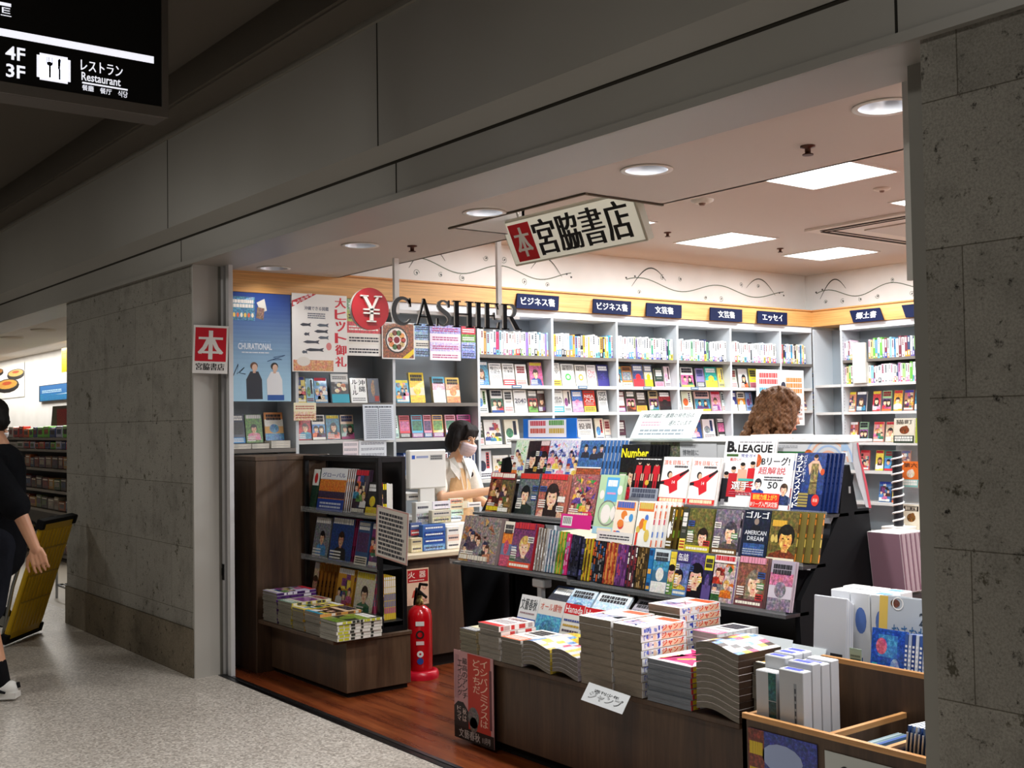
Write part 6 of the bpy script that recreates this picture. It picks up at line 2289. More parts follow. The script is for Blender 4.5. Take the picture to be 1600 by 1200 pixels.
def shooter(m, w, h, r):
    m.text('頂を目指して', 0.06 * w, 0.83 * h, 0.94 * w, 0.93 * h, 'd86a5a', 3)
    m.lines(r, 0.45 * w, 0.76 * h, 0.92 * w, 0.81 * h, 1, '4a4a50', 3, fill=0.85)
    m.poly([(0.3 * w, 0.52 * h), (0.52 * w, 0.6 * h), (0.95 * w, 0.74 * h), (0.97 * w, 0.7 * h), (0.62 * w, 0.48 * h), (0.66 * w, 0.3 * h), (0.4 * w, 0.2 * h), (0.34 * w, 0.36 * h), (0.04 * w, 0.42 * h), (0.02 * w, 0.47 * h)], 'd01c2c', 3)
    m.stroke([(0.68 * w, 0.6 * h), (0.97 * w, 0.73 * h)], 0.012, '1a1a20', 4)
    m.stroke([(0.0, 0.43 * h), (0.16 * w, 0.44 * h)], 0.014, '1a1a20', 4)
    m.ell(0.32 * w, 0.62 * h, 0.09 * w, 0.075 * h, '1c1818', 5)
    m.ell(0.35 * w, 0.6 * h, 0.065 * w, 0.06 * h, 'e0b69a', 6)
    m.text('14', 0.44 * w, 0.42 * h, 0.54 * w, 0.49 * h, 'f4e8e8', 6)
    m.rect(0, 0, w, 0.12 * h, 'd8241c', 4)
    m.lines(r, 0.08 * w, 0.02 * h, 0.92 * w, 0.1 * h, 1, 'f8e8c0', 5, fill=0.85)


def bleague(m, w, h, r):
    m.text('B.', 0.05 * w, 0.8 * h, 0.26 * w, 0.97 * h, '131318', 4, bold=0.05)
    m.text('LEAGUE', 0.28 * w, 0.8 * h, 0.97 * w, 0.92 * h, '131318', 4, bold=0.035)
    m.lines(r, 0.3 * w, 0.94 * h, 0.95 * w, 0.97 * h, 1, '8a8a90', 3)
    m.text('完全ガイド2025', 0.36 * w, 0.73 * h, 0.9 * w, 0.78 * h, '2a3a9a', 4)
    m.rect(0.06 * w, 0.74 * h, 0.3 * w, 0.775 * h, '3a5a2a', 4)
    m.text('面白い!', 0.14 * w, 0.67 * h, 0.36 * w, 0.72 * h, 'c8242a', 4)
    for k, (u, z, c) in enumerate(((0.1, 0.3, '26262c'), (0.24, 0.38, 'b81c2a'), (0.42, 0.44, 'e0a890'), (0.62, 0.46, 'c81c28'), (0.86, 0.42, 'e0c040'))):
        m.poly([((u - 0.1) * w, (z - 0.24) * h), ((u + 0.1) * w, (z - 0.24) * h), ((u + 0.09) * w, (z + 0.11) * h), ((u - 0.09) * w, (z + 0.11) * h)], c, 4 + k)
        m.ell(u * w, (z + 0.16) * h, 0.05 * w, 0.045 * h, 'd8ac90', 5 + k)
        m.ell(u * w, (z + 0.185) * h, 0.05 * w, 0.028 * h, '1a1616', 6 + k)
    m.rect(0.36 * w, 0.38 * h, 0.98 * w, 0.415 * h, '4ab0a8', 11)
    m.text('選手名鑑', 0.24 * w, 0.25 * h, 0.98 * w, 0.37 * h, '3a1a24', 12, bold=0.06)
    m.text('選手名鑑', 0.24 * w, 0.25 * h, 0.98 * w, 0.37 * h, 'f8f8f8', 14, bold=0.025)
    m.lines(r, 0.2 * w, 0.17 * h, 0.9 * w, 0.23 * h, 2, 'c04a5a', 12)
    m.rect(0.04 * w, 0.02 * h, 0.12 * w, 0.1 * h, '9a9aa0', 5)


def bguide(m, w, h, r):
    m.text('Bリーグ!', 0.16 * w, 0.78 * h, 0.9 * w, 0.93 * h, '22242a', 4, bold=0.03)
    m.ell(0.02 * w, 0.86 * h, 0.13 * w, 0.12 * h, 'c0582a', 3, 'photo', a0=-PI / 2, a1=PI / 2)
    m.text('超解説', 0.1 * w, 0.62 * h, 0.82 * w, 0.75 * h, 'c84a52', 4, bold=0.01)
    m.lines(r, 0.28 * w, 0.5 * h, 0.78 * w, 0.59 * h, 2, '4a4a52', 4)
    m.text('50', 0.4 * w, 0.37 * h, 0.66 * w, 0.49 * h, '22242a', 4)
    m.bust(0.14 * w, 0.44 * h, 0.17 * h, '2a2a34', 'ecd4c4', '2a4aa8', 3)
    m.bust(0.84 * w, 0.36 * h, 0.18 * h, '4a3428', 'ecc8b0', '2a3a6a', 3)
    m.rect(0, 0.02 * h, 0.76 * w, 0.28 * h, 'd82a20', 12)
    m.text('観戦力爆上がり', 0.06 * w, 0.16 * h, 0.7 * w, 0.26 * h, 'f8d84a', 13)
    m.text('Bリーグ入門決定版', 0.02 * w, 0.04 * h, 0.74 * w, 0.13 * h, 'f8f4ec', 13)


def offense(m, w, h, r):
    m.rect(0.28 * w, 0.3 * h, w, h, '1c3a7c', 1, 'photo')
    m.vtext('オフェンスメソッド', 0.03 * w, 0.05 * h, 0.22 * w, 0.97 * h, 'f4f4f6', 4, bold=0.04)
    m.vtext('バスケットボール', 0.25 * w, 0.5 * h, 0.36 * w, 0.97 * h, 'd8dcec', 4)
    m.ell(0.66 * w, 0.92 * h, 0.07 * w, 0.055 * h, 'c89a80', 4)
    m.ell(0.66 * w, 0.945 * h, 0.07 * w, 0.035 * h, '2a1e1a', 5)
    m.poly([(0.5 * w, 0.62 * h), (0.42 * w, 0.8 * h), (0.56 * w, 0.87 * h), (0.76 * w, 0.87 * h), (0.88 * w, 0.76 * h), (0.94 * w, 0.66 * h), (0.84 * w, 0.66 * h), (0.78 * w, 0.74 * h), (0.78 * w, 0.52 * h), (0.54 * w, 0.52 * h), (0.54 * w, 0.7 * h)], 'd0a890', 4)
    m.rect(0.54 * w, 0.48 * h, 0.78 * w, 0.82 * h, '8a7a4a', 5, 'photo')
    m.text('11', 0.6 * w, 0.64 * h, 0.72 * w, 0.72 * h, '2a2a20', 7)
    m.poly([(0.52 * w, 0.3 * h), (0.8 * w, 0.3 * h), (0.78 * w, 0.5 * h), (0.54 * w, 0.5 * h)], '7a6a40', 5, 'photo')
    m.ell(0.93 * w, 0.68 * h, 0.07 * w, 0.055 * h, 'b84a24', 6)
    for k in range(5):
        m.rect(0.2 * w, (0.08 + 0.05 * k) * h, 0.54 * w, (0.115 + 0.05 * k) * h, '9a8a4a', 4)
    m.ell(0.8 * w, 0.2 * h, 0.13 * w, 0.1 * h, 'c82a24', 6)
    m.text('新装', 0.72 * w, 0.17 * h, 0.88 * w, 0.23 * h, 'f0d0c0', 7)


def american(m, w, h, r):
    m.rect(0, 0, w, h, '1c2438', 1, 'photo')
    m.rect(0.1 * w, 0.05 * h, 0.9 * w, 0.3 * h, '3a5a9a', 1.5, 'photo')
    m.text('ゴルゴ', 0.08 * w, 0.83 * h, 0.94 * w, 0.97 * h, 'eef0f4', 4, bold=0.03)
    m.ell(0.5 * w, 0.76 * h, 0.09 * w, 0.07 * h, '8a7a70', 3)
    m.poly([(0.3 * w, 0.5 * h), (0.36 * w, 0.68 * h), (0.64 * w, 0.68 * h), (0.72 * w, 0.5 * h)], '14161e', 3)
    m.text('AMERICAN', 0.1 * w, 0.48 * h, 0.92 * w, 0.57 * h, 'd0d4dc', 5)
    m.text('DREAM', 0.22 * w, 0.36 * h, 0.84 * w, 0.45 * h, 'd0d4dc', 5)
    m.lines(r, 0.1 * w, 0.06 * h, 0.9 * w, 0.2 * h, 3, '9aa4b8', 5)


def olive(m, w, h, r):
    m.rect(0, 0, w, h, '6a6030', 1, 'photo')
    m.lines(r, 0.08 * w, 0.66 * h, 0.6 * w, 0.8 * h, 1, 'd8a83a', 3, fill=0.9)
    m.bust(0.62 * w, 0.46 * h, 0.46 * h, '1c1a16', 'd8a85a', '7a3a22', 4)
    for k in range(3):
        m.ell((0.14 + 0.14 * k) * w, 0.44 * h, 0.07 * w, 0.08 * h, 'c8b060', 3)
    m.rect(0, 0, w, 0.06 * h, 'e8e0c8', 9)


def pastel(m, w, h, r):
    m.rect(0, 0, w, h, 'b8d8b0', 1)
    m.rect(0.3 * w, 0.55 * h, 0.82 * w, 0.96 * h, '58b0e8', 2)
    m.lines(r, 0.36 * w, 0.78 * h, 0.76 * w, 0.9 * h, 1, 'f4f8fc', 3, fill=0.9)
    m.lines(r, 0.38 * w, 0.66 * h, 0.74 * w, 0.72 * h, 1, 'e8a0c8', 3)
    for u, v, k in ((0.18, 0.66, 0.1), (0.45, 0.34, 0.2), (0.8, 0.36, 0.16), (0.9, 0.75, 0.1)):
        m.ell(u * w, v * h, k * w, k * h * 0.8, 'f2f0ea', 4)
    m.ring(0.5 * w, 0.36 * h, 0.34 * w, 0.37 * w, '8a8a8a', 5)
    m.rect(0, 0, w, 0.12 * h, 'a8d8ec', 5)
    m.rect(0.2 * w, 0.02 * h, 0.8 * w, 0.1 * h, 'f0e8c8', 6)


def kids(bg, cols):
    def f(m, w, h, r):
        m.rect(0, 0, w, h, bg, 1)
        m.rect(0.05 * w, 0.78 * h, 0.95 * w, 0.97 * h, cols[0], 2)
        m.lines(r, 0.1 * w, 0.8 * h, 0.9 * w, 0.95 * h, 1, cols[1], 3, fill=0.9)
        for k in range(7):
            m.ell(r.uniform(0.12, 0.88) * w, r.uniform(0.15, 0.7) * h, r.uniform(0.1, 0.2) * w, r.uniform(0.07, 0.14) * h, cols[k % len(cols)], 3 + k * 0.3)
        m.rect(0.08 * w, 0.02 * h, 0.2 * w, 0.3 * h, 'd83a2a', 6)
    return f


def cancoffee(m, w, h, r):
    face('6a7ab8', '1c1820', 'd8b84a', k=0.3, cu=0.3, cv=0.42, head=None, foot='5a8ac0')(m, w, h, r)
    m.rect(0, 0.76 * h, w, h, '3a3070', 9)
    m.text('缶詰', 0.12 * w, 0.79 * h, 0.84 * w, 0.96 * h, 'f0f0f4', 10, bold=0.03)


# upper tier of the left rack, then of the right rack
K(U3, 799, 818, .215, 'f0e8e0', crowd('dcecd8', ['5ac05a', 'e8843a', 'f0f0f0', '7a8ad0']), 'white comic magazine with green and orange, left end of the top row', copies=2)
K(U3, 819, 838, .21, '1a1618', face('2a1a20', '0e0c10', '3a2a34', True), 'black horror comic in the top row', copies=0)
K(U3, 838, 852, .21, '8a1c24', face('8a2028', '1c1014', '5a1a20', True, head='e8d0d0'), 'dark red horror comic in the top row', copies=1)
K(U3, 851, 882, .215, 'e8e8f0', title('カラフル', '3a4a9a', .55, .7, rest=crowd('d8d8ec', ['4a6ac0', 'e8d060', 'f0a0b8', 'f4f4f4'], 6)), 'pale blue comic magazine with many figures, left copy', copies=0)
K(U3, 883, 903, .215, 'e8e8f0', title('カラフル', '3a4a9a', .55, .7, rest=crowd('d8d8ec', ['4a6ac0', 'e8d060', 'f0a0b8', 'f4f4f4'], 6)), 'pale blue comic magazine with many figures, right copy', copies=1)
K(U3, 904, 942, .215, '3a6aa8', trio, 'blue magazine with three men in dark suits', copies=6, fan=0.019, t=0.009, scols=['eef2f6', 'b8d8ec', '4a4a52', 'e8ecf0'], spine='eef2f6', dy=-0.022)
K(T3, 962, 1007, .292, '1c1c1e', number, 'black sports magazine with yellow masthead', copies=5, fan=0.014, t=0.011, scols=['1c1c1e', 'e0d428', '1c1c1e'], dy=0.006, tilt=10)
K(T3, 990, 1034, .235, '141416', players, 'black sports book with three players in red', copies=0, dy=-0.034)
K(T3, 1033, 1077, .235, 'f6f4f2', shooter, 'white book with a leaping player in red, left copy', dy=-0.03, copies=1)
K(T3, 1080, 1122, .235, 'f6f4f2', shooter, 'white book with a leaping player in red, right copy', dy=-0.03, copies=1)
K(T3, 1119, 1196, .325, 'f4f5f7', bleague, 'large white basketball guide at the top of the right rack', copies=1, dy=0.014, tilt=12)
K(T3, 1178, 1237, .262, 'eef0f4', bguide, 'white basketball handbook with red foot band', copies=1, dy=-0.03, scols=['c83a3a', '2a4a9a', 'f0f0f4'])
K(T3, 1241, 1287, .265, '16285c', offense, 'navy basketball method book', copies=4, fan=0.014, t=0.01, scols=['16285c', '2a3c70', 'd0d4e0'], dy=-0.028)
# middle tier
K(U2, 758, 790, .235, '6a2420', crowd('7a4030', ['8a3a2a', 'b8783a', 'c8a060', '4a2a24'], 6, 'e8d030', 'b82a28'), 'brown comic magazine with red masthead at the left end of the middle row', copies=1)
K(U2, 782, 802, .235, '5a4a3a', crowd('6a5a3a', ['8a6a3a', '5a6a3a', '4a3a4a'], 4, 'f0f0e8', '8a2a34'), 'brown and olive comic magazine in the middle row', copies=0, dy=-0.028)
K(U2, 803, 834, .237, '4a5258', face('6a7478', '16181c', '26302c', head='d83a30', cu=0.4, k=0.38), 'grey comic magazine with a dark-haired man', copies=1)
K(U2, 838, 881, .24, 'c87a6a', face('b86a5a', '2a1a18', 'e0b8a0', True, head='e02a34', k=0.5), 'gravure magazine with a long-haired woman', copies=1, dy=-0.01)
K(U2, 885, 926, .243, '8a4a5a', crowd('a86a6a', ['d83a5a', '4aa04a', 'e8b84a', '6a4aa0', 'e89ab0'], 8, 'f0e0c0', None), 'crowded multicoloured comic magazine', copies=2, fan=0.008, t=0.011, scols=['c83a4a', '6a4a8a', '8a5a5a'])
K(T2, 925, 962, .31, 'b8d8b0', pastel, 'pale green and blue magazine with a blue title block', copies=1, dy=-0.005, dz=0.04)
K(T2, 959, 991, .225, 'f0e8d8', kids('f4ead8', ['e8863a', '3a6ac0', 'f0f0f0', 'd83a3a', '4a9ad8']), 'cream children comic with orange masthead', copies=0, dy=-0.03)
K(T2, 992, 1018, .225, 'f0f0ea', kids('eef0ea', ['e07a3a', 'd8c060', '4a7ad0', 'f0c030', 'e8e8f0']), 'white children comic with orange and blue shapes', copies=5, fan=0.022, t=0.012, scols=['e8e8ec', '4a7ad0', 'e86a3a', 'd83a5a'], spine='f0f0f0', dy=-0.02)
K(T2, 1037, 1046, .205, '5a4a20', 'd', 'narrow brown comic volume with yellow lettering', copies=2, fan=0.02, t=0.014, scols=['3a2a1a', 'e8b030', '8ab03a'])
K(T2, 1058, 1067, .2, '3e4238', 'c', 'narrow dark green comic volume', copies=1, t=0.014)
K(T2, 1068, 1106, .205, '6a6a38', face('706a38', '2a1e1a', 'a84a3a', cu=0.66, k=0.36, cv=0.34, foot='c8b828'), 'olive comic volume with a head in red', copies=1, t=0.016)
K(T2, 1109, 1148, .208, '6a6070', face('7a7280', '4a4450', '5a5050', cu=0.66, k=0.4, cv=0.5, foot='6a4a2a'), 'grey mauve comic volume with a leaning figure', copies=2, t=0.014, scols=['26242a', 'e8e8ec', '4a4a52'])
K(T2, 1153, 1194, .215, '1c2438', american, 'dark blue comic volume with white English title', copies=1, t=0.014)
K(T2, 1195, 1238, .218, '6a6030', olive, 'olive comic volume with a stern man at the right', copies=3, fan=0.032, t=0.0115, scols=['6a4a30', 'e8903a', 'd8c060', 'c8287a', '5a4a3a'])
# lower tier
K(U1, 716, 773, .262, '8a7a7a', crowd('9a8c88', ['8a8a90', 'b87a5a', '5a4a5a', 'c8a060', '3a3438'], 7, 'e8e0d0', None), 'dense comic magazine with a dark-haired figure, left end of the low row', copies=1, t=0.02, dy=-0.01)
K(U1, 777, 792, .25, 'd87a2a', blockart(['f0e8d8', 'e88a2a', '6a7a9a', 'c84a6a']), 'orange comic magazine squeezed in the low row', copies=0, t=0.02)
K(U1, 794, 828, .25, 'a82a34', face('7a3a6a', 'd8b860', '5a4a5a', head='c8303a', foot='d8482a', k=0.4, cu=0.6), 'red and purple comic magazine with a blond figure', copies=1, t=0.022, dy=-0.01)


# upright backs seen by the spine
def spines(tier, px0, px1, cols, words, h0=.2, tw=0.0115, lean=0, depth=0.16):
    y, z = tier
    x0, x1 = at(px0, 850, 1, y).x, at(px1, 850, 1, y).x
    n = max(1, int((x1 - x0) / tw))
    for k in range(n):
        c = cols[k % len(cols)]
        r = random.Random(px0 * 7 + k)
        m = MB()
        h = h0 * r.uniform(0.97, 1.0)
        wd = (x1 - x0) / n * 0.95
        m.box(0, 0, 0, wd, 0.024, h, c[0], 'gloss', 0.0012)
        m.dy = 0.0007
        u = 0.006
        while u < h - 0.02:
            q = r.uniform(0.008, 0.035)
            m.rect(wd * 0.14, u, wd * 0.86, min(u + q, h - 0.004), r.choice(c), 1)
            u += q * r.uniform(1.0, 1.5)
        o = m.build('comic_volume', loc=(x0 + k * (x1 - x0) / n, y + 0.004, z + 0.006), rot=(-R(12), R(lean), 0))
        tag(o, '%s %s spine standing in the low rack row' % (ordn(k), words), 'comic', 'spines in the low rack row')


spines(U1, 831, 846, [('b8b4b0', '8a8a8a', 'f0f0f0'), ('6a5a50', '8a7a6a')], 'grey and brown', .235)
spines(U1, 847, 863, [('c8c8cc', 'e0e0e4', 'b0b0b8'), ('4a5a7a', '3a7a8a', '6a7a8a')], 'pale grey and blue', .23)
spines(U1, 864, 875, [('6aa83a', '8ac84a', '4a7a2a'), ('d89a30', 'c8a84a', '6a8a3a')], 'bright green and amber', .225)
spines(U1, 876, 882, [('d8307a', 'f0a8c8', '8a8aa8')], 'magenta', .222)
spines(U1, 884, 898, [('26283a', '34364a', '4a4a7a', '1c1c28')], 'navy', .215)
spines(T1, 900, 905, [('2a2c40', '3a3c54', '50508a')], 'slate blue', .215, 0.02)
spines(T1, 905, 917, [('c8b028', 'e0d040', '2a3a1a'), ('7a4a2a', 'd8922a', '3a2a1a')], 'yellow and brown', .218)
spines(T1, 918, 937, [('22242a', '8a8a8c', '26262c', '3a5a8a', 'c8582a')], 'black with white lettering', .216, 0.0145)
spines(T1, 938, 955, [('a83a2a', 'c86a3a', '7a2a24'), ('d8924a', 'b05a2a', '8a3a24')], 'rust red and orange', .21)
spines(T1, 956, 972, [('6a3a7a', '8a4a8a', 'b83a5a', '4a2a4a')], 'purple', .208)
spines(T1, 973, 987, [('2a2426', 'e8e4dc', '8a2a30'), ('5a2a3a', '6a3a4a', '8a4a4a')], 'black and wine', .206)
spines(T1, 988, 1004, [('4a3a20', '8a6a3a', 'a88a5a', '2a2420')], 'brown and gold', .205)
spines(T1, 1005, 1012, [('2a78b8', '1a3a6a', 'e8b050')], 'blue', .203, 0.02)
K(T1, 1012, 1036, .205, '3a88b8', blockart(['c8d8e0', '4a98c0', '3a6a8a', 'e8e8e4']), 'blue magazine with white foot in the low row', copies=0)
K(T1, 1037, 1046, .2, 'd8c828', 'b', 'narrow yellow magazine in the low row')
K(T1, 1047, 1068, .205, '6a7ab8', cancoffee, 'violet blue comic with two white characters')
K(T1, 1069, 1090, .205, '4a3a7a', face('5a4a8a', '141018', '2a2440', True, k=0.5), 'dark violet comic with a long-haired woman')
K(T1, 1091, 1104, .2, '2a2c4a', title('', 'd8d030', rest=blockart(['d8d030', '2a2a4a', '5a4a8a'])), 'navy comic with a yellow title')
K(T1, 1106, 1139, .208, 'd8d0d0', crowd('c8b8b8', ['b83a2a', '3a6a3a', 'd87a2a', '8a8a8a'], 4, None, 'e8e4e4'), 'white topped comic with red and green foot', copies=1, scols=['8a6ab0', 'e8e0f0'])
K(T1, 1143, 1187, .215, '7a5a5a', face('8a5a4a', '8a7a68', '4a3a34', True, head='d890a8', k=0.44, cu=0.62, foot='6a3a40'), 'horror comic with pink masthead and pale woman', copies=1)
K(T1, 1193, 1229, .212, 'b8a8b4', blockart(['a8a0b0', 'c87a9a', 'c8c0cc', '8a8090']), 'wrapped grey and pink comic at the right end of the low row', copies=1, fan=0.004)


def barcode_card(m, w, h, r):
    m.rect(0.06 * w, 0.16 * h, 0.38 * w, 0.84 * h, 'f0f0f0', 2)
    for k in range(9):
        m.rect((0.09 + 0.03 * k) * w, 0.3 * h, (0.105 + 0.03 * k) * w, 0.78 * h, '2a2a2a', 3)


sheet('card', 'magenta card lying across the spines of the low row', 'card', 876, 804, 923, 826, 1, 3.80, barcode_card, 'd8288a', tilt=-12)
sheet('card', 'white printed strip below the children comics', 'card', 932, 831, 988, 847, 1, 3.88, patch(['e8e6e2'], '4a4a52'), 'e8e6e2', tilt=-12)


# header posters and the sheet folded over the end of the rack
def museum(m, w, h, r):
    m.rect(0, 0, 0.46 * w, h, '6a6a5a', 1, 'photo')
    m.rect(0, 0, 0.2 * w, 0.8 * h, '4a4a28', 2, 'photo')
    m.text('博物館に', 0.5 * w, 0.2 * h, 0.74 * w, 0.55 * h, '55585c', 3)
    m.lines(r, 0.48 * w, 0.66 * h, 0.7 * w, 0.86 * h, 2, '8a8c90', 3)


def courtad(m, w, h, r):
    m.rect(0, 0, w, h, 'c4c6ca', 1)
    m.rect(0.1 * w, 0.1 * h, 0.5 * w, 0.52 * h, '2e6a3a', 2)
    m.ell(0.52 * w, 0.34 * h, 0.05 * w, 0.3 * h, 'b8602a', 3, 'photo')
    for k in range(4):
        m.ring(0.74 * w, -0.1 * h, (0.10 + 0.05 * k) * w, (0.12 + 0.05 * k) * w, ('d8a890', '9ab0d0')[k % 2], 2, n=40)
    m.lines(r, 0.1 * w, 0.68 * h, 0.4 * w, 0.86 * h, 2, '8a8c92', 3)
    m.rect(0.88 * w, 0.58 * h, 0.95 * w, 0.9 * h, '9ab4d0', 3)
    m.rect(0.885 * w, 0.3 * h, 0.945 * w, 0.52 * h, 'e0e4ea', 3)


m = MB()
x0, x1 = at(1017, 700, 1, 4.25).x, at(1120, 700, 1, 4.25).x
m.box(0, 0, 0, x1 - x0, 0.002, 0.085, 'b8bbbf', 'print')
museum(m, x1 - x0, 0.085, random.Random(3))
tag(m.build('advert_board', loc=(x0, 4.2485, 1.356)), 'grey advert strip with small print along the top of the right rack', 'advert')
m = MB()
x0, x1 = at(1195, 700, 1, 4.25).x, -3.085
m.box(0, 0, 0, x1 - x0, 0.002, 0.085, 'c4c6ca', 'print')
m.clip = (x1 - x0, 0.085)
courtad(m, x1 - x0, 0.085, random.Random(3))
m.add([(x1 - x0, 0.0, 0.085), (x1 - x0, 0.0, 0.0), (x1 - x0 + 0.012, 0.02, -0.1), (x1 - x0 + 0.016, 0.065, -0.2), (x1 - x0 + 0.016, 0.10, -0.205), (x1 - x0 + 0.012, 0.075, -0.09), (x1 - x0 + 0.006, 0.045, 0.02), (x1 - x0, 0.04, 0.085)],
      ((0, 1, 2, 6, 7), (2, 3, 4, 5, 6)), 'b8bac0', 'print')
m.add([(x1 - x0 + 0.001, 0.031, 0.085), (x1 - x0 + 0.007, 0.037, 0.02), (x1 - x0 + 0.013, 0.062, -0.09), (x1 - x0 + 0.0168, 0.085, -0.205), (x1 - x0 + 0.0168, 0.103, -0.205), (x1 - x0 + 0.0135, 0.078, -0.09), (x1 - x0 + 0.0075, 0.048, 0.02), (x1 - x0 + 0.001, 0.042, 0.085)],
      ((0, 1, 6, 7), (1, 2, 5, 6), (2, 3, 4, 5)), 'c84a5a', 'print')
tag(m.build('advert_sheet', loc=(x0, 4.2485, 1.356)), 'basketball advert sheet folded over the right end of the rack', 'advert')
x0, x1 = at(1122, 684, 1, 4.3).x, at(1322, 684, 1, 4.3).x
for k in range(3):
    m = MB()
    a = (x1 - x0) / 3
    m.box(0.004, 0, 0, a - 0.004, 0.16, 0.012 + 0.004 * ((k * 2) % 3), 'f2f1ee', 'print')
    tag(m.build('paper_stack', loc=(x0 + a * k, 4.245, 1.4572)), '%s low white paper pile along the top of the right rack' % ('left', 'middle', 'right')[k], 'paper', 'paper piles on the rack top')


def bluesign(m, w, h, r):
    m.rect(0.1 * w, 0.06 * h, 0.82 * w, 0.94 * h, 'e8e6f0', 1)
    for k, (u, v, c, n) in enumerate(((0.14, 0.58, 'c84a5a', 0.3), (0.5, 0.6, '5a9a4a', 0.28), (0.14, 0.2, 'c85a4a', 0.3), (0.5, 0.2, 'c8a84a', 0.28))):
        m.lines(r, u * w, v * h, (u + n) * w, (v + 0.26) * h, 1, c, 2, fill=0.95)


x0, x1 = at(822, 688, 1, 4.3).x, at(905, 688, 1, 4.3).x
m = MB()
m.box(0, 0, 0, x1 - x0, 0.006, 0.118, '1f6ac8', 'plastic')
bluesign(m, x1 - x0, 0.118, random.Random(5))
m.box(0.02, 0.006, 0, x1 - x0 - 0.02, 0.05, 0.005, '1f6ac8', 'plastic')
tag(m.build('counter_sign', loc=(x0, 4.28, 1.4572)), 'blue framed sign with coloured handwriting on top of the left rack', 'sign')


def notice_card(m, w, h, r):
    m.rect(0, 0, w, h, 'd8ecec', 1)
    m.rect(0.03 * w, 0.05 * h, 0.97 * w, 0.95 * h, 'e4f2f4', 2)
    m.text('沖縄の雑誌・書籍の発売日は', 0.06 * w, 0.72 * h, 0.9 * w, 0.88 * h, '22303a', 3, bold=0.01, slant=0.15)
    m.text('遅れています', 0.55 * w, 0.45 * h, 0.9 * w, 0.62 * h, '22303a', 3, bold=0.01, slant=0.15)
    m.lines(r, 0.1 * w, 0.42 * h, 0.42 * w, 0.62 * h, 2, 'e0a8b8', 3)
    m.lines(r, 0.12 * w, 0.1 * h, 0.84 * w, 0.34 * h, 2, '8a9aa4', 3)


x0, x1 = at(988, 690, 1, 4.24).x, at(1084, 690, 1, 4.24).x
m = MB()
m.box(0, 0, 0, x1 - x0, 0.004, 0.175, 'd8ecec', 'print')
notice_card(m, x1 - x0, 0.175, random.Random(5))
tag(m.build('notice', loc=(x0, 4.22, 1.459), rot=(-R(32), 0, 0)), 'pale blue handwritten card leaning back on top of the right rack', 'notice')
# copies at the rear step, past the end panel
for k in range(11):
    m = MB()
    m.box(0, 0, 0, 0.165, 0.0165, 0.262, 'cfc4c8', 'print')
    m.box(0.1651, 0.002, 0.004, 0.1658, 0.0145, 0.258, ('7a5a6a', 'b09aa4')[k % 2], 'print')
    m.box(0.002, -0.0004, 0.002, 0.163, 0.0, 0.26, ('8a6a78', 'b8a4ac')[k % 2], 'print')
    m.box(0.002, 0.001, 0.262, 0.163, 0.0155, 0.2626, 'f0eeec', 'print')
    o = m.build('magazine', loc=(-3.092, 4.385 + 0.0172 * k, 0.785), rot=(R(8), 0, 0))
    tag(o, '%s purple-grey magazine of the row sticking out behind the rack end panel' % ordn(k), 'magazine', 'magazines at the rear of the rack')
m = MB()
m.box(-3.097, 4.375, 0.755, -2.915, 4.62, 0.775, '202126', 'plastic')
for x in (-3.09, -2.95):
    m.box(x, 4.5, 0, x + 0.02, 4.52, 0.755, '202126', 'plastic')
tag(m.build('rear_shelf'), 'black bracket shelf under the purple-grey magazines', 'shelf')

# ------------------------------------------------------------------ front table with piles
t = thing('display_table', 'long low dark walnut table with piles of magazines in front of the racks', 'table', (-4.665, 3.245, 0))
TL = 1.80
m = MB()
m.box(0.03, 0.03, 0, TL - 0.03, 0.50, 0.05, '14100e', 'matte')
m.box(0, 0, 0.05, TL, 0.53, 0.415, 'ffffff', 'walnut')
m.build('body', t)
m = MB()
m.box(-0.01, -0.03, 0.415, TL + 0.01, 0.535, 0.438, 'ffffff', 'walnut', 0.003)
m.build('top', t)


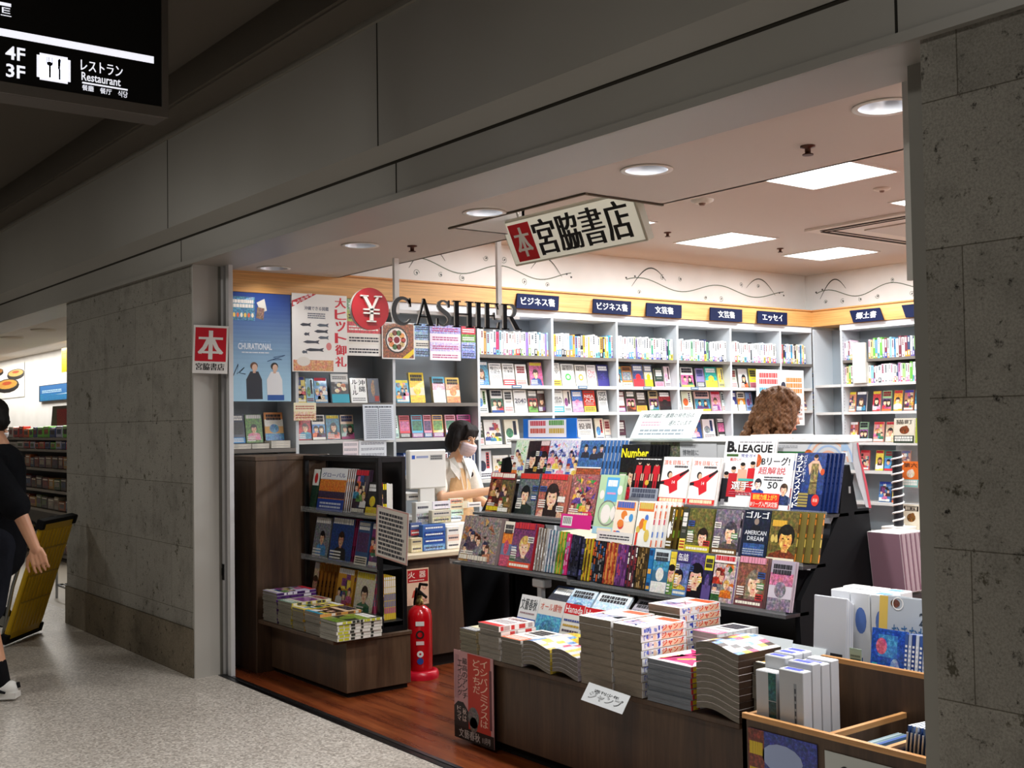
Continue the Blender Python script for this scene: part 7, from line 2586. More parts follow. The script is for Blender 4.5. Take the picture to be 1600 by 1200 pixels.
def bunshun(m, w, h, r):
    m.rect(0, 0, w, h, 'c9989a', 1)
    m.rect(0.36 * w, 0.13 * h, 0.93 * w, 0.99 * h, 'c23a2c', 2)
    for u in (0.03, 0.07, 0.11):
        m.rect(u * w, 0.45 * h, (u + 0.012) * w, 0.95 * h, '8a5a6a', 2)
    m.vtext('最高のアンチ', 0.22 * w, 0.46 * h, 0.35 * w, 0.93 * h, '22181c', 3)
    m.vtext('エイジング', 0.1 * w, 0.48 * h, 0.21 * w, 0.9 * h, '22181c', 3)
    m.vtext('イシバノミクスは', 0.68 * w, 0.2 * h, 0.86 * w, 0.96 * h, 'f0c8b0', 4, bold=0.015)
    m.vtext('どっちだ', 0.5 * w, 0.56 * h, 0.67 * w, 0.95 * h, 'f0c8b0', 4, bold=0.015)
    m.rect(0.9 * w, 0.2 * h, 0.96 * w, 0.86 * h, '6a3a40', 3)
    m.rect(0, 0, w, 0.14 * h, '1c1a1a', 4)
    m.poly([(0, 0.14 * h), (0.37 * w, 0.14 * h), (0.37 * w, 0.33 * h), (0.24 * w, 0.42 * h), (0.1 * w, 0.42 * h), (0, 0.36 * h)], '2a2628', 4)
    m.vtext('秋は', 0.22 * w, 0.2 * h, 0.32 * w, 0.36 * h, 'd8c8c0', 5)
    m.vtext('ドラマ', 0.08 * w, 0.2 * h, 0.18 * w, 0.37 * h, 'd8c8c0', 5)
    m.ell(0.5 * w, 0.28 * h, 0.14 * w, 0.12 * h, '6a6464', 5, 'photo')
    m.ell(0.5 * w, 0.2 * h, 0.1 * w, 0.09 * h, '7a7472', 5, 'photo')
    m.text('文藝春秋', 0.12 * w, 0.02 * h, 0.66 * w, 0.12 * h, 'd0ccc8', 6, bold=0.01)
    m.text('11月号', 0.72 * w, 0.03 * h, 0.92 * w, 0.1 * h, 'd0ccc8', 6, bold=0.01)


m = MB()
m.box(0, 0, 0, 0.325, 0.003, 0.425, 'c9989a', 'print')
bunshun(m, 0.325, 0.425, random.Random(1))
tag(m.build('poster', loc=(-4.69, 3.2105, 0.017), rot=(0, 0, 0)), 'red and pink vertical-writing poster hanging at the left end of the table front', 'poster')


def jump(m, w, h, r):
    m.text('週刊少年', 0.2 * w, 0.6 * h, 0.8 * w, 0.76 * h, '22242a', 2)
    m.text('ジャンプ', 0.12 * w, 0.22 * h, 0.9 * w, 0.62 * h, '22242a', 2, bold=0.04, slant=0.12)
    m.text('ジャンプ', 0.13 * w, 0.24 * h, 0.89 * w, 0.6 * h, 'c8ccd0', 4, bold=0.0, slant=0.12)


m = MB()
m.box(-0.125, 0, -0.04, 0.125, 0.002, 0.04, 'd8dce0', 'print')
m.M = Matrix.Translation((-0.125, 0, -0.04))
jump(m, 0.25, 0.08, random.Random(1))
pj_ = at(947, 1090, 1, 3.16)
tag(m.build('price_card', loc=(pj_.x, 3.155, pj_.z), rot=(R(-34), R(3), 0)), 'white card with comic weekly logo hanging below the tallest piles', 'card')

ZT = 0.4385
YF = 3.21
GT = 'magazine piles on the front table'


def shogi(cols, red=None):
    return blockart(cols)


def txtcover(txt, base, ink, band=None):
    def f(m, w, h, r):
        m.rect(0, 0, w, h, base, 1)
        m.text(txt, 0.08 * w, 0.72 * h, 0.92 * w, 0.92 * h, ink, 3)
        if band:
            m.rect(0, 0.0, w, 0.18 * h, band, 2)
        m.lines(r, 0.08 * w, 0.3 * h, 0.92 * w, 0.62 * h, 4, '9a9298', 3)
    return f


def pile(a, b, n, t, words, cover, spine, pages, art, scols, seed, wave=0.0, y=YF, z=ZT, d=0.257, top=None, rot=0.0, name='magazine', mat='print', stext=None):
    x0, x1 = at(a, 1050, 1, y).x, at(b, 1050, 1, y).x
    return stack(x0, y, z, x1 - x0 - 0.006, d, n, t, words, GT, cover, spine, pages, art, scols, seed, wave, rot, name=name, mat=mat, stext=stext)


pile(720, 747, 6, 0.0185, 'leftmost pile on the front table', 'e0d8b8', 'c8b890', '97907f', 'c', None, 21, d=0.21)
pile(749, 783, 6, 0.0265, 'red-printed pile second from the left', 'f2eeee', 'ece8e6', 'a39c92', txtcover('文藝春秋', 'f2eeee', '8a4a52', 'd83a3a'), ['f0ecea', 'c83a3a', 'b8a8a8'], 22, d=0.21)
pile(784, 817, 7, 0.0165, 'white-topped pile third from the left', 'f4f2ee', 'd8d4d0', '8e877c', 'c', ['e8e4dc', 'c8c0d0'], 23, d=0.25)
pile(818, 861, 6, 0.0165, 'sagging yellow-spined pile with printed edges', 'eceaf2', 'e0c850', '8c857a', None, None, 24, wave=0.012, d=0.27)
pile(863, 904, 5, 0.0185, 'sagging white pile left of the tall comic piles', 'efedf2', 'd8d0e0', '86807a', None, None, 25, wave=0.012, d=0.27)


def weekly(m, w, h, r):
    m.rect(0, 0, w, h, 'f6f4f2', 1)
    m.rect(0.3 * w, 0.74 * h, 0.95 * w, 0.96 * h, 'e8582a', 2)
    for k in range(10):
        m.poly([(r.uniform(0.05, 0.95) * w, r.uniform(0.05, 0.7) * h) for _ in range(4)], r.choice(('d8e4f4', 'f8c8b0', 'f0b0c0', 'c8d8f0', 'f8f0e0')), 2 + k * 0.1)
    m.lines(r, 0.1 * w, 0.12 * h, 0.6 * w, 0.4 * h, 3, '8a8ac8', 4)


JS = ['f0f0f4', '3a4ab0', '8a9ad8', 'e8a088', 'd8c8d8', 'f0d0b8', '4a5ac8']
pile(906, 957, 9, 0.0312, 'left tall weekly comic pile', 'f4f2f0', 'f0f0f2', '9c9183', weekly, JS, 26, d=0.257, stext='ジャンプ')
pile(959, 1005, 9, 0.0308, 'right tall weekly comic pile', 'f4f2f0', 'f0f0f2', '9c9183', weekly, JS, 27, d=0.257, stext='ジャンプ')
pile(1015, 1066, 10, 0.0315, 'rear weekly comic pile behind the tall pair', 'f4f2f0', 'f0f0f2', 'a39988', weekly, JS, 28, y=3.50, d=0.25, stext='ジャンプ')
pile(1083, 1124, 9, 0.026, 'pale grey pile at the back of the table', 'e8eaec', 'b8bcc0', 'c2c4c4', 'c', ['dfe2e4', 'c8ccd0'], 29, y=3.50, d=0.25)


def manga_top(m, w, h, r):
    m.rect(0, 0, w, h, 'f0e8ec', 1)
    for k in range(12):
        m.poly([(r.uniform(0.0, 1) * w, r.uniform(0.0, 1) * h) for _ in range(4)], r.choice(('e83a7a', 'f0e040', '8ab8e8', 'f4f4f4', 'd8303a', 'c8d8f8')), 2 + k * 0.1)


pile(1011, 1082, 8, 0.0205, 'wide blue-grey pile right of the tall piles', 'dfe2ee', 'd8404a', '8f959e', manga_top, ['d83a5a', 'f0f0f4', 'f0d83a', '6a8ad8'], 30, d=0.257)
pile(1088, 1156, 10, 0.0235, 'bulging dark-edged pile at the right of the table', 'f0e6e4', '3a2a20', '8d877d', None, None, 31, wave=0.015, d=0.24)
x = at(1158, 1050, 1, 3.23).x + 0.012
stack(x, 3.28, ZT, 0.09, 0.22, 5, 0.042, 'yellow and black spined pile at the table end', GT, '26221c', '3a3020', '8a8478', 'e', ['d8a028', '2a2018', 'e8c038', '4a3020', '1c1814'], 32)

# upright issues leaning behind the piles
GB = 'issues standing behind the piles'


def B(a, b, y, z, h, base, art, words, tilt=18, cat='magazine', name='magazine', t=0.012, group=GB):
    return standing(at(a, 940, 1, y).x, at(b, 940, 1, y).x, y, z, h, base, art, words, group, tilt=tilt, t=t, name=name, cat=cat)


def bs(m, w, h, r):
    m.text('文藝春秋', 0.06 * w, 0.68 * h, 0.94 * w, 0.93 * h, '2a3238', 3, bold=0.015)
    m.lines(r, 0.1 * w, 0.58 * h, 0.9 * w, 0.64 * h, 1, 'a88a90', 3)
    m.rect(0, 0.3 * h, w, 0.5 * h, '3a5ab0', 2, 'photo')


def oru(m, w, h, r):
    m.rect(0, 0, w, 0.66 * h, '6ac0e0', 1, 'photo')
    m.text('オール讀物', 0.08 * w, 0.76 * h, 0.92 * w, 0.92 * h, 'd86a5a', 3)
    m.ell(0.5 * w, 0.4 * h, 0.3 * w, 0.16 * h, '5a9ac0', 2, 'photo')


def han(m, w, h, r):
    m.rect(0, 0.78 * h, w, h, 'd8202c', 1)
    m.text('Hanada', 0.06 * w, 0.81 * h, 0.94 * w, 0.96 * h, 'f6f2f0', 3)
    for k in range(6):
        m.lines(r, 0.08 * w, (0.06 + 0.11 * k) * h, 0.92 * w, (0.14 + 0.11 * k) * h, 1, ('5a4a5a', 'c8a030', '4a5a9a')[k % 3], 3)


B(799, 827, 3.575, ZT, .235, 'f2f2f4', bs, 'white literary monthly standing behind the left piles')
B(828, 866, 3.575, ZT, .232, 'f2eeea', oru, 'white and sky blue monthly standing behind the left piles')
B(867, 897, 3.57, ZT, .232, 'f0eee8', han, 'red-headed opinion monthly behind the piles, left copy')
B(898, 934, 3.57, ZT, .228, 'f0eee8', han, 'red-headed opinion monthly behind the piles, right copy')
# tray of leaflets under the rack
m = MB()
m.box(-4.62, 3.66, 0.545, -3.62, 3.80, 0.56, 'd8dde2', 'paint', 0.003)
for x in (-4.6, -3.66):
    m.box(x, 3.70, 0.4388, x + 0.025, 3.725, 0.545, 'd8dde2', 'paint')
tag(m.build('leaflet_tray'), 'pale metal tray under the right rack holding leaflets', 'tray')


def tray(a, b, h, base, art, words, tilt=50, dz=0.0):
    return standing(at(a, 930, 1, 3.68).x, at(b, 930, 1, 3.68).x, 3.67, 0.563, h, base, art, words, 'booklets in the tray under the rack', tilt=tilt, t=0.012, name='booklet', cat='booklet', mat='print', dz=dz)


tray(839, 869, .2, '2a2e3a', blockart(['2a3a5a', '1c2436', 'd8c83a', '2a2e3a']), 'navy booklet with yellow print under the rack')
tray(872, 909, .185, 'b8d4ea', blockart(['d8e8f4', 'b0cfe8', 'c8e0f0', '5a8ab8']), 'pale blue booklet in the tray under the rack', 42)
tray(912, 962, .185, 'd8e8f2', blockart(['e4f0f6', 'd4e6f2', 'dcecf4', 'c8dcea']), 'wide icy blue booklet in the tray under the rack', 42)
tray(965, 1008, .2, '9a9aa8', blockart(['a8a4b0', '8a8a9a', '9a98a8']), 'mauve grey booklet in the tray under the rack', 50)


def pens(m, w, h, r):
    m.text('一流な人は', 0.12 * w, 0.6 * h, 0.76 * w, 0.8 * h, '22242a', 3)
    m.text('使ってる。', 0.16 * w, 0.36 * h, 0.66 * w, 0.56 * h, '22242a', 3)
    m.lines(r, 0.1 * w, 0.85 * h, 0.5 * w, 0.92 * h, 1, '8a9098', 3)
    m.lines(r, 0.8 * w, 0.62 * h, 0.95 * w, 0.84 * h, 4, '9aa0a8', 3)
    m.rect(0.4 * w, 0.03 * h, 0.98 * w, 0.26 * h, 'b8d0dc', 3)
    m.poly([(0.76 * w, 0.02 * h), (0.9 * w, 0.16 * h), (0.98 * w, 0.12 * h), (0.98 * w, 0.02 * h)], '26262a', 4)


def organ(m, w, h, r):
    m.lines(r, 0.5 * w, 0.76 * h, 0.95 * w, 0.88 * h, 1, '7a8490', 3)
    m.lines(r, 0.3 * w, 0.6 * h, 0.7 * w, 0.66 * h, 1, '9aa4ae', 3)
    for k in range(5):
        m.ring((0.2 + 0.15 * k) * w, 0.34 * h, 0.055 * w, 0.065 * w, '5a6a7a', 3)
        m.rect((0.17 + 0.15 * k) * w, 0.1 * h, (0.21 + 0.15 * k) * w, 0.36 * h, 'd4e0e8', 3.5)


def BB(a, b, h, base, art, words, y=3.50, z=ZT, tilt=20):
    return standing(at(a, 985, 1, y).x, at(b, 985, 1, y).x, y, z, h, base, art, words, 'planner boards at the back of the table', tilt=tilt, t=0.006, name='display_board', cat='display board', mat='print')


BB(1128, 1149, .255, 'c8d4dc', blockart(['d0e0ec', 'a8582a', '8a3a1a', 'c87a2a']), 'blue and brown picture card left of the white planner board')
BB(1151, 1214, .262, 'e4eef4', pens, 'white planner board with bold black handwriting')
BB(1214, 1268, .245, 'e0eaf0', organ, 'white planner board with rows of ring drawings', y=3.52)
# ------------------------------------------------------------------ planner bins at the right
BX0, BX1, BY0 = -2.705, -1.93, 3.06
t = thing('planner_bin', 'oak-edged display bin of boxed planners by the right jamb', 'display bin', (BX0, BY0, 0))
Lb = BX1 - BX0
m = MB()
m.box(0, 0, 0, Lb, 0.018, 0.515, '4a3324', 'walnut')
m.box(0, 0, 0.515, Lb, 0.02, 0.533, 'ffffff', 'oak')
m.box(0, 0, 0.0, 0.02, 0.018, 0.515, 'ffffff', 'oak')
m.build('front_panel', t)
for x in (0, 0.34, 0.55, Lb - 0.018):
    m = MB()
    m.box(x, 0.02, 0, x + 0.018, 0.44, 0.51, '4a3324', 'walnut')
    m.box(x, 0.02, 0.51, x + 0.018, 0.44, 0.528, 'ffffff', 'oak')
    m.build('divider', t)
m = MB()
m.box(0, 0.44, 0, Lb, 0.458, 0.655, '4a3324', 'walnut')
m.box(0, 0.44, 0.655, Lb, 0.46, 0.672, 'ffffff', 'oak')
m.build('step_panel', t)
m = MB()
m.box(0.018, 0.02, 0.27, Lb - 0.018, 0.44, 0.285, '3a281c', 'walnut')
m.build('bin_floor', t)
m = MB()
m.box(0, 0.46, 0.52, Lb, 0.95, 0.54, '4a3324', 'walnut')
m.box(0, 0.46, 0, 0.02, 0.95, 0.52, '4a3324', 'walnut')
m.build('upper_shelf', t)


def gold(m, w, h, r):
    m.rect(0, 0, w, h, '3a4aa8', 1, 'photo')
    m.rect(0.0, 0, 0.24 * w, h, '8a3a2a', 2, 'photo')
    for k in range(4):
        m.lines(r, 0.02 * w, (0.1 + 0.22 * k) * h, 0.22 * w, (0.22 + 0.22 * k) * h, 1, 'e8c83a', 3, fill=0.9)
    m.ring(0.66 * w, 0.55 * h, 0.16 * w, 0.19 * w, 'c8a878', 3, n=26)
    m.ell(0.5 * w, 0.8 * h, 0.3 * w, 0.12 * h, 'a8b8e0', 2)
    m.ring(0.72 * w, 0.3 * h, 0.1 * w, 0.12 * w, 'c8385a', 3, n=20)


m = MB()
m.box(0, 0, 0, 0.29, 0.002, 0.40, '3a4aa8', 'print')
gold(m, 0.29, 0.40, random.Random(4))
tag(m.build('poster', loc=(BX0 + 0.03, BY0 - 0.004, 0.09)), 'blue poster with yellow writing on the bin front', 'poster')
m = MB()
m.box(0, 0, 0, 0.33, 0.002, 0.42, 'c8ccc8', 'print')
m.text('2025', 0.06, 0.3, 0.27, 0.385, '22242a', 2, bold=0.0)
m.rect(0.01, 0.01, 0.32, 0.012, '8a8a8a', 1)
tag(m.build('poster', loc=(BX0 + 0.35, BY0 - 0.004, 0.06)), 'white year sheet on the bin front beside the blue poster', 'poster')


def planner(w, d, h, top=None, strip=None, col='c3c6cc'):
    m = MB()
    m.box(0, 0, 0, w, d, h, col, 'print', 0.0025)
    m.box(0.004, 0.004, h, w - 0.004, d - 0.004, h + 0.0008, 'f2f2f0', 'print')
    if top:
        m.box(w * 0.12, d * 0.2, h + 0.0008, w * 0.8, d * 0.8, h + 0.0014, top, 'print')
    if strip == 'teal':
        for k, c in enumerate(('2a6a6a', '3a8a88', '1e4a50', '2a6a6a')):
            m.rect(w * 0.62, h * (0.02 + 0.245 * k), w * 0.99, h * (0.26 + 0.245 * k), c, 1, 'photo')
    elif strip:
        m.rect(w * 0.62, h * 0.5, w * 0.74, h * 0.9, '9aa0a8', 1)
        for k in range(6):
            m.rect(w * 0.65, h * (0.52 + 0.06 * k), w * 0.71, h * (0.56 + 0.06 * k), '4a4e58', 2)
    return m


GP = 'boxed planners in the oak bin'
xs = (max(-2.683, at(1181, 1080, 1, 3.1).x), at(1217, 1080, 1, 3.1).x)
for i in range(2):
    for k in range(4):
        wv = 0.09 if i == 0 else 0.102
        h = 0.415 + (0.0, 0.02, 0.012, 0.018)[k] if i else 0.395 + (0.0, 0.045, 0.05, 0.05)[k]
        o = planner(wv, 0.047, h, '3a4ab8' if (i + k) % 4 else None, 'teal' if (i, k) == (0, 0) else 'w' if (i, k) == (1, 0) else None).build('boxed_planner', loc=(xs[i], 3.10 + 0.05 * k, 0.2865))
        tag(o, '%s boxed planner, %s in the %s column of the oak bin' % ('teal-striped grey' if (i, k) == (0, 0) else 'white', ('front', 'second', 'third', 'rear')[k], ('left', 'right')[i]), 'planner', GP)
for k in range(8):
    m = MB()
    m.box(0, 0, 0, 0.006, 0.27, 0.21, ('8aa0a8', 'b0c0c4', '6a8890')[k % 3], 'print')
    m.rect(0.0005, 0.01, 0.0055, 0.2, 'c8d4d8', 1)
    tag(m.build('notebook', loc=(BX0 + 0.375 + 0.009 * k, 3.10, 0.2875), rot=(0, R(10), 0)), '%s thin grey-green notebook leaning in the middle bin' % ordn(k), 'notebook', 'notebooks in the middle bin')
m = MB()
m.box(0, 0, 0, 0.01, 0.30, 0.24, '3a5a9a', 'print')
m.M = Matrix.Translation((0.01, 0, 0)) @ Matrix.Rotation(PI / 2, 4, 'Z')
m.rect(0, 0.0, 0.3, 0.24, '6a98c8', 1)
m.rect(0.05, 0.04, 0.1, 0.12, '2a5aa8', 2)
m.lines(rc, 0.12, 0.05, 0.28, 0.12, 2, '2a4a8a', 2)
tag(m.build('notebook', loc=(BX0 + 0.455, 3.10, 0.2885), rot=(0, R(12), 0)), 'wide blue clear-file notebook leaning over the grey-green ones', 'notebook')
for k in range(9):
    m = MB()
    m.box(0, 0, 0, 0.007, 0.16, 0.30, ('3a5a98', '5a7ab0', 'd8e0ea')[k % 3], 'print')
    m.tube([(0.0035, -0.004, 0.02 + 0.0), (0.0035, -0.004, 0.28)], 0.0035, 6, 'e8ecf0', 'satin')
    m.box(0, 0, 0.3, 0.007, 0.16, 0.3006, 'e8ecf0', 'print')
    tag(m.build('notebook', loc=(BX0 + 0.585 + 0.0135 * k, 3.12, 0.298), rot=(R(-3), R(4), 0)), '%s blue spiral notebook standing in the right bin' % ordn(k), 'notebook', 'spiral notebooks in the right bin')
# upper shelf
UZ = 0.5412
GU = 'planners on the upper bin shelf'
x0 = at(1273, 1000, 1, 3.62).x
for k in range(6):
    m = MB()
    m.box(0, 0, 0, 0.15, 0.012, 0.33 - 0.006 * k, ('c8ccd6', 'd8dae0')[k % 2], 'print', 0.002)
    if k == 0:
        m.rect(0.08, 0.01, 0.135, 0.12, '26262c', 2)
    tag(m.build('folder', loc=(x0 + 0.012 * (0 if k == 0 else -k * 0.4), 3.60 + 0.0135 * k, UZ), rot=(-R(4), 0, 0)), '%s grey folder from the front on the upper bin shelf' % ordn(k), 'folder', 'grey folders')
for i in range(3):
    for k in range(2):
        m = planner(0.085, 0.07, 0.345 + 0.005 * k, None if i < 2 else '4a8ac8', None, 'dfe2e6')
        if k == 0:
            m.ell(0.045, 0.24, 0.025, 0.05, '5a7ac0', 1)
            m.rect(0.01, 0.02, 0.05, 0.1, '2a4a8a', 1)
        tag(m.build('boxed_planner', loc=(x0 + 0.02 + 0.09 * i, 3.70 + 0.075 * k, UZ)), '%s %s boxed planner behind the grey folders' % (('left', 'middle', 'right')[i], ('front', 'rear')[k]), 'planner', GU)


def wallcal(m, w, h, r):
    m.rect(0, 0, w, h, 'b4bcc6', 1)
    m.rect(0, 0, 0.13 * w, h, 'd8b85a', 2)
    m.text('2025', 0.6 * w, 0.72 * h, 0.95 * w, 0.86 * h, '3a4450', 3)
    m.text('おきなわ旧暦', 0.2 * w, 0.52 * h, 0.98 * w, 0.7 * h, '3a6a9a', 3)
    m.rect(0.22 * w, 0.36 * h, 0.7 * w, 0.46 * h, 'c8384a', 3)
    m.lines(r, 0.25 * w, 0.38 * h, 0.67 * w, 0.44 * h, 1, 'f0d8d8', 4)
    m.rect(0.2 * w, 0.05 * h, 0.98 * w, 0.28 * h, 'e0e2e4', 3)
    m.lines(r, 0.25 * w, 0.09 * h, 0.85 * w, 0.24 * h, 1, '4a3a34', 4, fill=0.9)
    m.ring(0.28 * w, 0.93 * h, 0.07 * w, 0.085 * w, 'f0f0f0', 5)
    m.ell(0.24 * w, 0.93 * h, 0.07 * w, 0.045 * h, '6a4a3a', 4, 'photo')


xa, xb = at(1372, 960, 1, 3.66).x, at(1478, 960, 1, 3.66).x
standing(xa, xb, 3.64, UZ + 0.02, .33, 'b4bcc6', wallcal, 'grey 2025 wall calendar with a yellow edge by the right jamb', GU, tilt=6, t=0.012, name='calendar', cat='calendar', mat='print', copies=2)


def okinote(m, w, h, r):
    m.rect(0, 0, w, h, '2a5ac0', 1, 'photo')
    m.rect(0.2 * w, 0.6 * h, 0.75 * w, 0.92 * h, '4a9ad8', 2, 'photo')
    m.ell(0.3 * w, 0.75 * h, 0.16 * w, 0.12 * h, 'd86a8a', 3, 'photo')
    m.ell(0.7 * w, 0.35 * h, 0.16 * w, 0.25 * h, 'a8c0e8', 3, 'photo')
    m.rect(0.04 * w, 0.1 * h, 0.2 * w, 0.5 * h, '3ab0c8', 3)


xa, xb = at(1358, 1020, 1, 3.56).x, at(1412, 1020, 1, 3.56).x
standing(xa, xb, 3.55, UZ + 0.001, .245, '2a5ac0', okinote, 'bright blue island notebook at the front of the upper bin shelf', GU, tilt=8, t=0.012, name='notebook', cat='notebook', mat='print')
for k in range(7):
    m = MB()
    m.box(0, 0, 0, 0.012, 0.08, 0.235, ('3a5aa0', 'a8b8d8', '24408a', 'c8d4e8')[k % 4], 'print')
    for q in range(9):
        m.rect(0.002, 0.06 + 0.016 * q, 0.010, 0.068 + 0.016 * q, 'e8ecf4', 1)
    tag(m.build('notebook', loc=(xb + 0.006 + 0.0145 * k, 3.532, UZ + 0.013), rot=(-R(8), 0, 0)), '%s blue ring notebook right of the island notebook' % ordn(k), 'notebook', GU)
m = MB()
m.box(0, 0, 0, 0.05, 0.004, 0.16, '9ab0a0', 'print')
m.lines(rc, 0.004, 0.02, 0.046, 0.14, 9, '5a6a60', 1)
tag(m.build('price_card', loc=(at(1333, 1030, 1, 3.55).x, 3.53, UZ + 0.01)), 'pale green price card beside the bright blue notebook', 'price card')

# ------------------------------------------------------------------ island display beyond the right jamb
t = thing('island_table', 'pale island table with book piles seen beside the right jamb', 'table', (-4.62, 6.3, 0))
m = MB()
m.box(0, 0, 0, 1.54, 0.8, 0.40, 'e8e2d8', 'paint')
m.build('body', t)
m = MB()
m.box(-0.02, -0.02, 0.40, 1.56, 0.82, 0.425, 'f2eee6', 'paint', 0.004)
m.build('top', t)
GI = 'book piles on the island table'
stack(-4.24, 6.30, 0.4255, 0.2, 0.14, 6, 0.026, 'pink-tinted piles low on the island table', GI, 'f0e0dc', 'e8d0cc', 'e0c8b8', 'c', None, 41, name='book')
stack(-4.24, 6.46, 0.4255, 0.2, 0.14, 9, 0.032, 'cream pile at the back of the island table', GI, 'f0e8c8', 'e8dcb0', 'e0cfa8', 'c', None, 42, name='book')
stack(-4.02, 6.30, 0.4255, 0.2, 0.14, 5, 0.026, 'pale pile nearest the jamb on the island table', GI, 'f4ece8', 'e8d8d8', 'e2d2c4', 'd', None, 43, name='book')
t = thing('acrylic_stand', 'clear acrylic book stand with picture books beside the right jamb', 'display stand', (-4.56, 6.66, 0.4255))
m = MB()
m.box(0, 0.1, 0, 0.6, 0.108, 1.15, 'd8dce0', 'acrylic')
m.build('back_panel', t)
zl = [at(1410, py, 1, 6.62).z - 0.4255 for py in (693, 762, 832)]
for z in zl:
    m = MB()
    m.box(0, 0, z - 0.006, 0.6, 0.1, z, 'd8dce0', 'acrylic')
    m.build('shelf', t)


def animal(col, bg, txt=None, foot=None):
    def f(m, w, h, r):
        m.rect(0, 0, w, h, bg, 1)
        if foot:
            m.rect(0, 0, w, 0.3 * h, foot, 2)
            m.lines(r, 0.06 * w, 0.05 * h, 0.94 * w, 0.26 * h, 2, 'f4f4ec', 3, fill=0.85)
        m.ell(0.52 * w, 0.52 * h, 0.24 * w, 0.16 * h, col, 3, 'photo')
        m.ell(0.6 * w, 0.62 * h, 0.1 * w, 0.08 * h, col, 4)
        if txt:
            m.text(txt, 0.1 * w, 0.76 * h, 0.9 * w, 0.94 * h, '3a302a', 5)
    return f


def I(a, b, lv, h, base, art, words):
    x0, x1 = at(a, 760, 1, 6.66).x, at(b, 760, 1, 6.66).x
    standing(x0, x1, 6.665, 0.4255 + zl[lv], h, base, art, words, 'picture books on the acrylic stand', tilt=6, t=0.012, name='picture_book', cat='picture book', mat='print')


I(1397, 1429, 0, .165, 'ece4d0', animal('8a4a2a', 'ece4d0', '猫町', '2a3a2a'), 'beige picture book with a brown animal and dark green foot')
I(1431, 1450, 0, .165, 'a8b840', animal('22242a', 'a8b840'), 'lime picture book with a black and white bird, at the jamb')
I(1408, 1434, 1, .17, 'e8742a', animal('e8d8c8', 'e8742a', '第六', '8ac0b8'), 'orange picture book with a white animal face')
I(1436, 1454, 1, .18, 'c8282a', animal('e8c030', 'c8282a', '書店', '2a2420'), 'red picture book with white characters at the jamb')
I(1406, 1434, 2, .18, 'f0e6d0', animal('8a5a2a', 'f0e6d0', '国'), 'cream picture book with a small brown standing figure')
I(1435, 1456, 2, .18, '5a6a8a', animal('d8d0e0', '5a5a8a', None, '3a9ab0'), 'blue and violet picture book at the jamb')
m = MB()
m.tube([(0.035 * math.cos(k * 0.5), 0.035 * math.sin(k * 0.5), 0.004 * k) for k in range(120)], 0.006, 6, 'f4f4f4', 'plastic')
m.lathe([(0.032, 0), (0.032, 0.49)], 16, '2a2a30', 'plastic')
p = at(1392, 780, 1, 6.5)
tag(m.build('striped_pole', loc=(p.x, 6.58, 0.84)), 'black and white spiral pole standing left of the picture books', 'pole')
m = MB()
m.box(-0.08, -0.08, 0, 0.08, 0.08, 0.412, 'e8e4dc', 'paint', 0.004)
tag(m.build('pedestal', loc=(p.x, 6.58, 0.4258)), 'small white pedestal under the striped pole', 'pedestal')


def twinposter(m, w, h, r):
    m.rect(0.02 * w, 0.02 * h, 0.46 * w, 0.98 * h, 'f2f2f0', 1)
    m.lines(r, 0.06 * w, 0.72 * h, 0.44 * w, 0.94 * h, 2, 'd04a4a', 2, fill=0.8)
    m.lines(r, 0.06 * w, 0.44 * h, 0.44 * w, 0.68 * h, 2, '4aa0c0', 2, fill=0.8)
    m.rect(0.47 * w, 0, 0.475 * w, h, 'b8b4b0', 2)
    m.lines(r, 0.62 * w, 0.56 * h, 0.96 * w, 0.86 * h, 3, 'd8904a', 2, fill=0.8)
    m.ell(0.56 * w, 0.72 * h, 0.05 * w, 0.07 * h, '3a3a4a', 3)
    m.lines(r, 0.5 * w, 0.08 * h, 0.96 * w, 0.4 * h, 4, 'c8a8a0', 2)


sheet('poster', 'white double poster with red and blue print above the customer', 'poster', 1183, 578, 1257, 665, 0, BX + 0.02, twinposter)
# ------------------------------------------------------------------ people
def merged(m, name, parent, col, mat, voxel=0.008, smooth=4, colfn=None, label=None):
    """fuse the shapes into one continuous surface"""
    o = m.build(name, parent)
    me0 = o.data
    md = o.modifiers.new('remesh', 'REMESH')
    md.mode = 'VOXEL'
    md.voxel_size = voxel
    md.use_smooth_shade = True
    if smooth:
        s_ = o.modifiers.new('smooth', 'SMOOTH')
        s_.factor = 0.5
        s_.iterations = smooth
    dg = bpy.context.evaluated_depsgraph_get()
    dg.update()
    me = bpy.data.meshes.new_from_object(o.evaluated_get(dg))
    o.modifiers.clear()
    o.data = me
    me.name = name
    bpy.data.meshes.remove(me0)
    me.materials.clear()
    me.materials.append(MAT[mat])
    for a in list(me.color_attributes):
        me.color_attributes.remove(a)
    ca = me.color_attributes.new('Col', 'FLOAT_COLOR', 'POINT')
    buf = []
    for v in me.vertices:
        c = hx(colfn(v.co) if colfn else col)
        buf += [c[0], c[1], c[2], 1.0]
    ca.data.foreach_set('color', buf)
    me.polygons.foreach_set('use_smooth', [True] * len(me.polygons))
    if label:
        o['label'] = label
    return o


def limb(m, pts, rad, n=12):
    """tapering limb through joints, with rounded ends"""
    P, Rr = [], []
    for i in range(len(pts) - 1):
        a, b = Vector(pts[i]), Vector(pts[i + 1])
        for k in range(4):
            f = k / 4
            P.append(a.lerp(b, f))
            Rr.append(rad[i] * (1 - f) + rad[i + 1] * f)
    P.append(Vector(pts[-1]))
    Rr.append(rad[-1])
    m.tube(P, Rr, n, '808080')
    for p, r in zip(pts, rad):
        m.ball(p, r * 0.98, '808080', nu=12, nv=8)


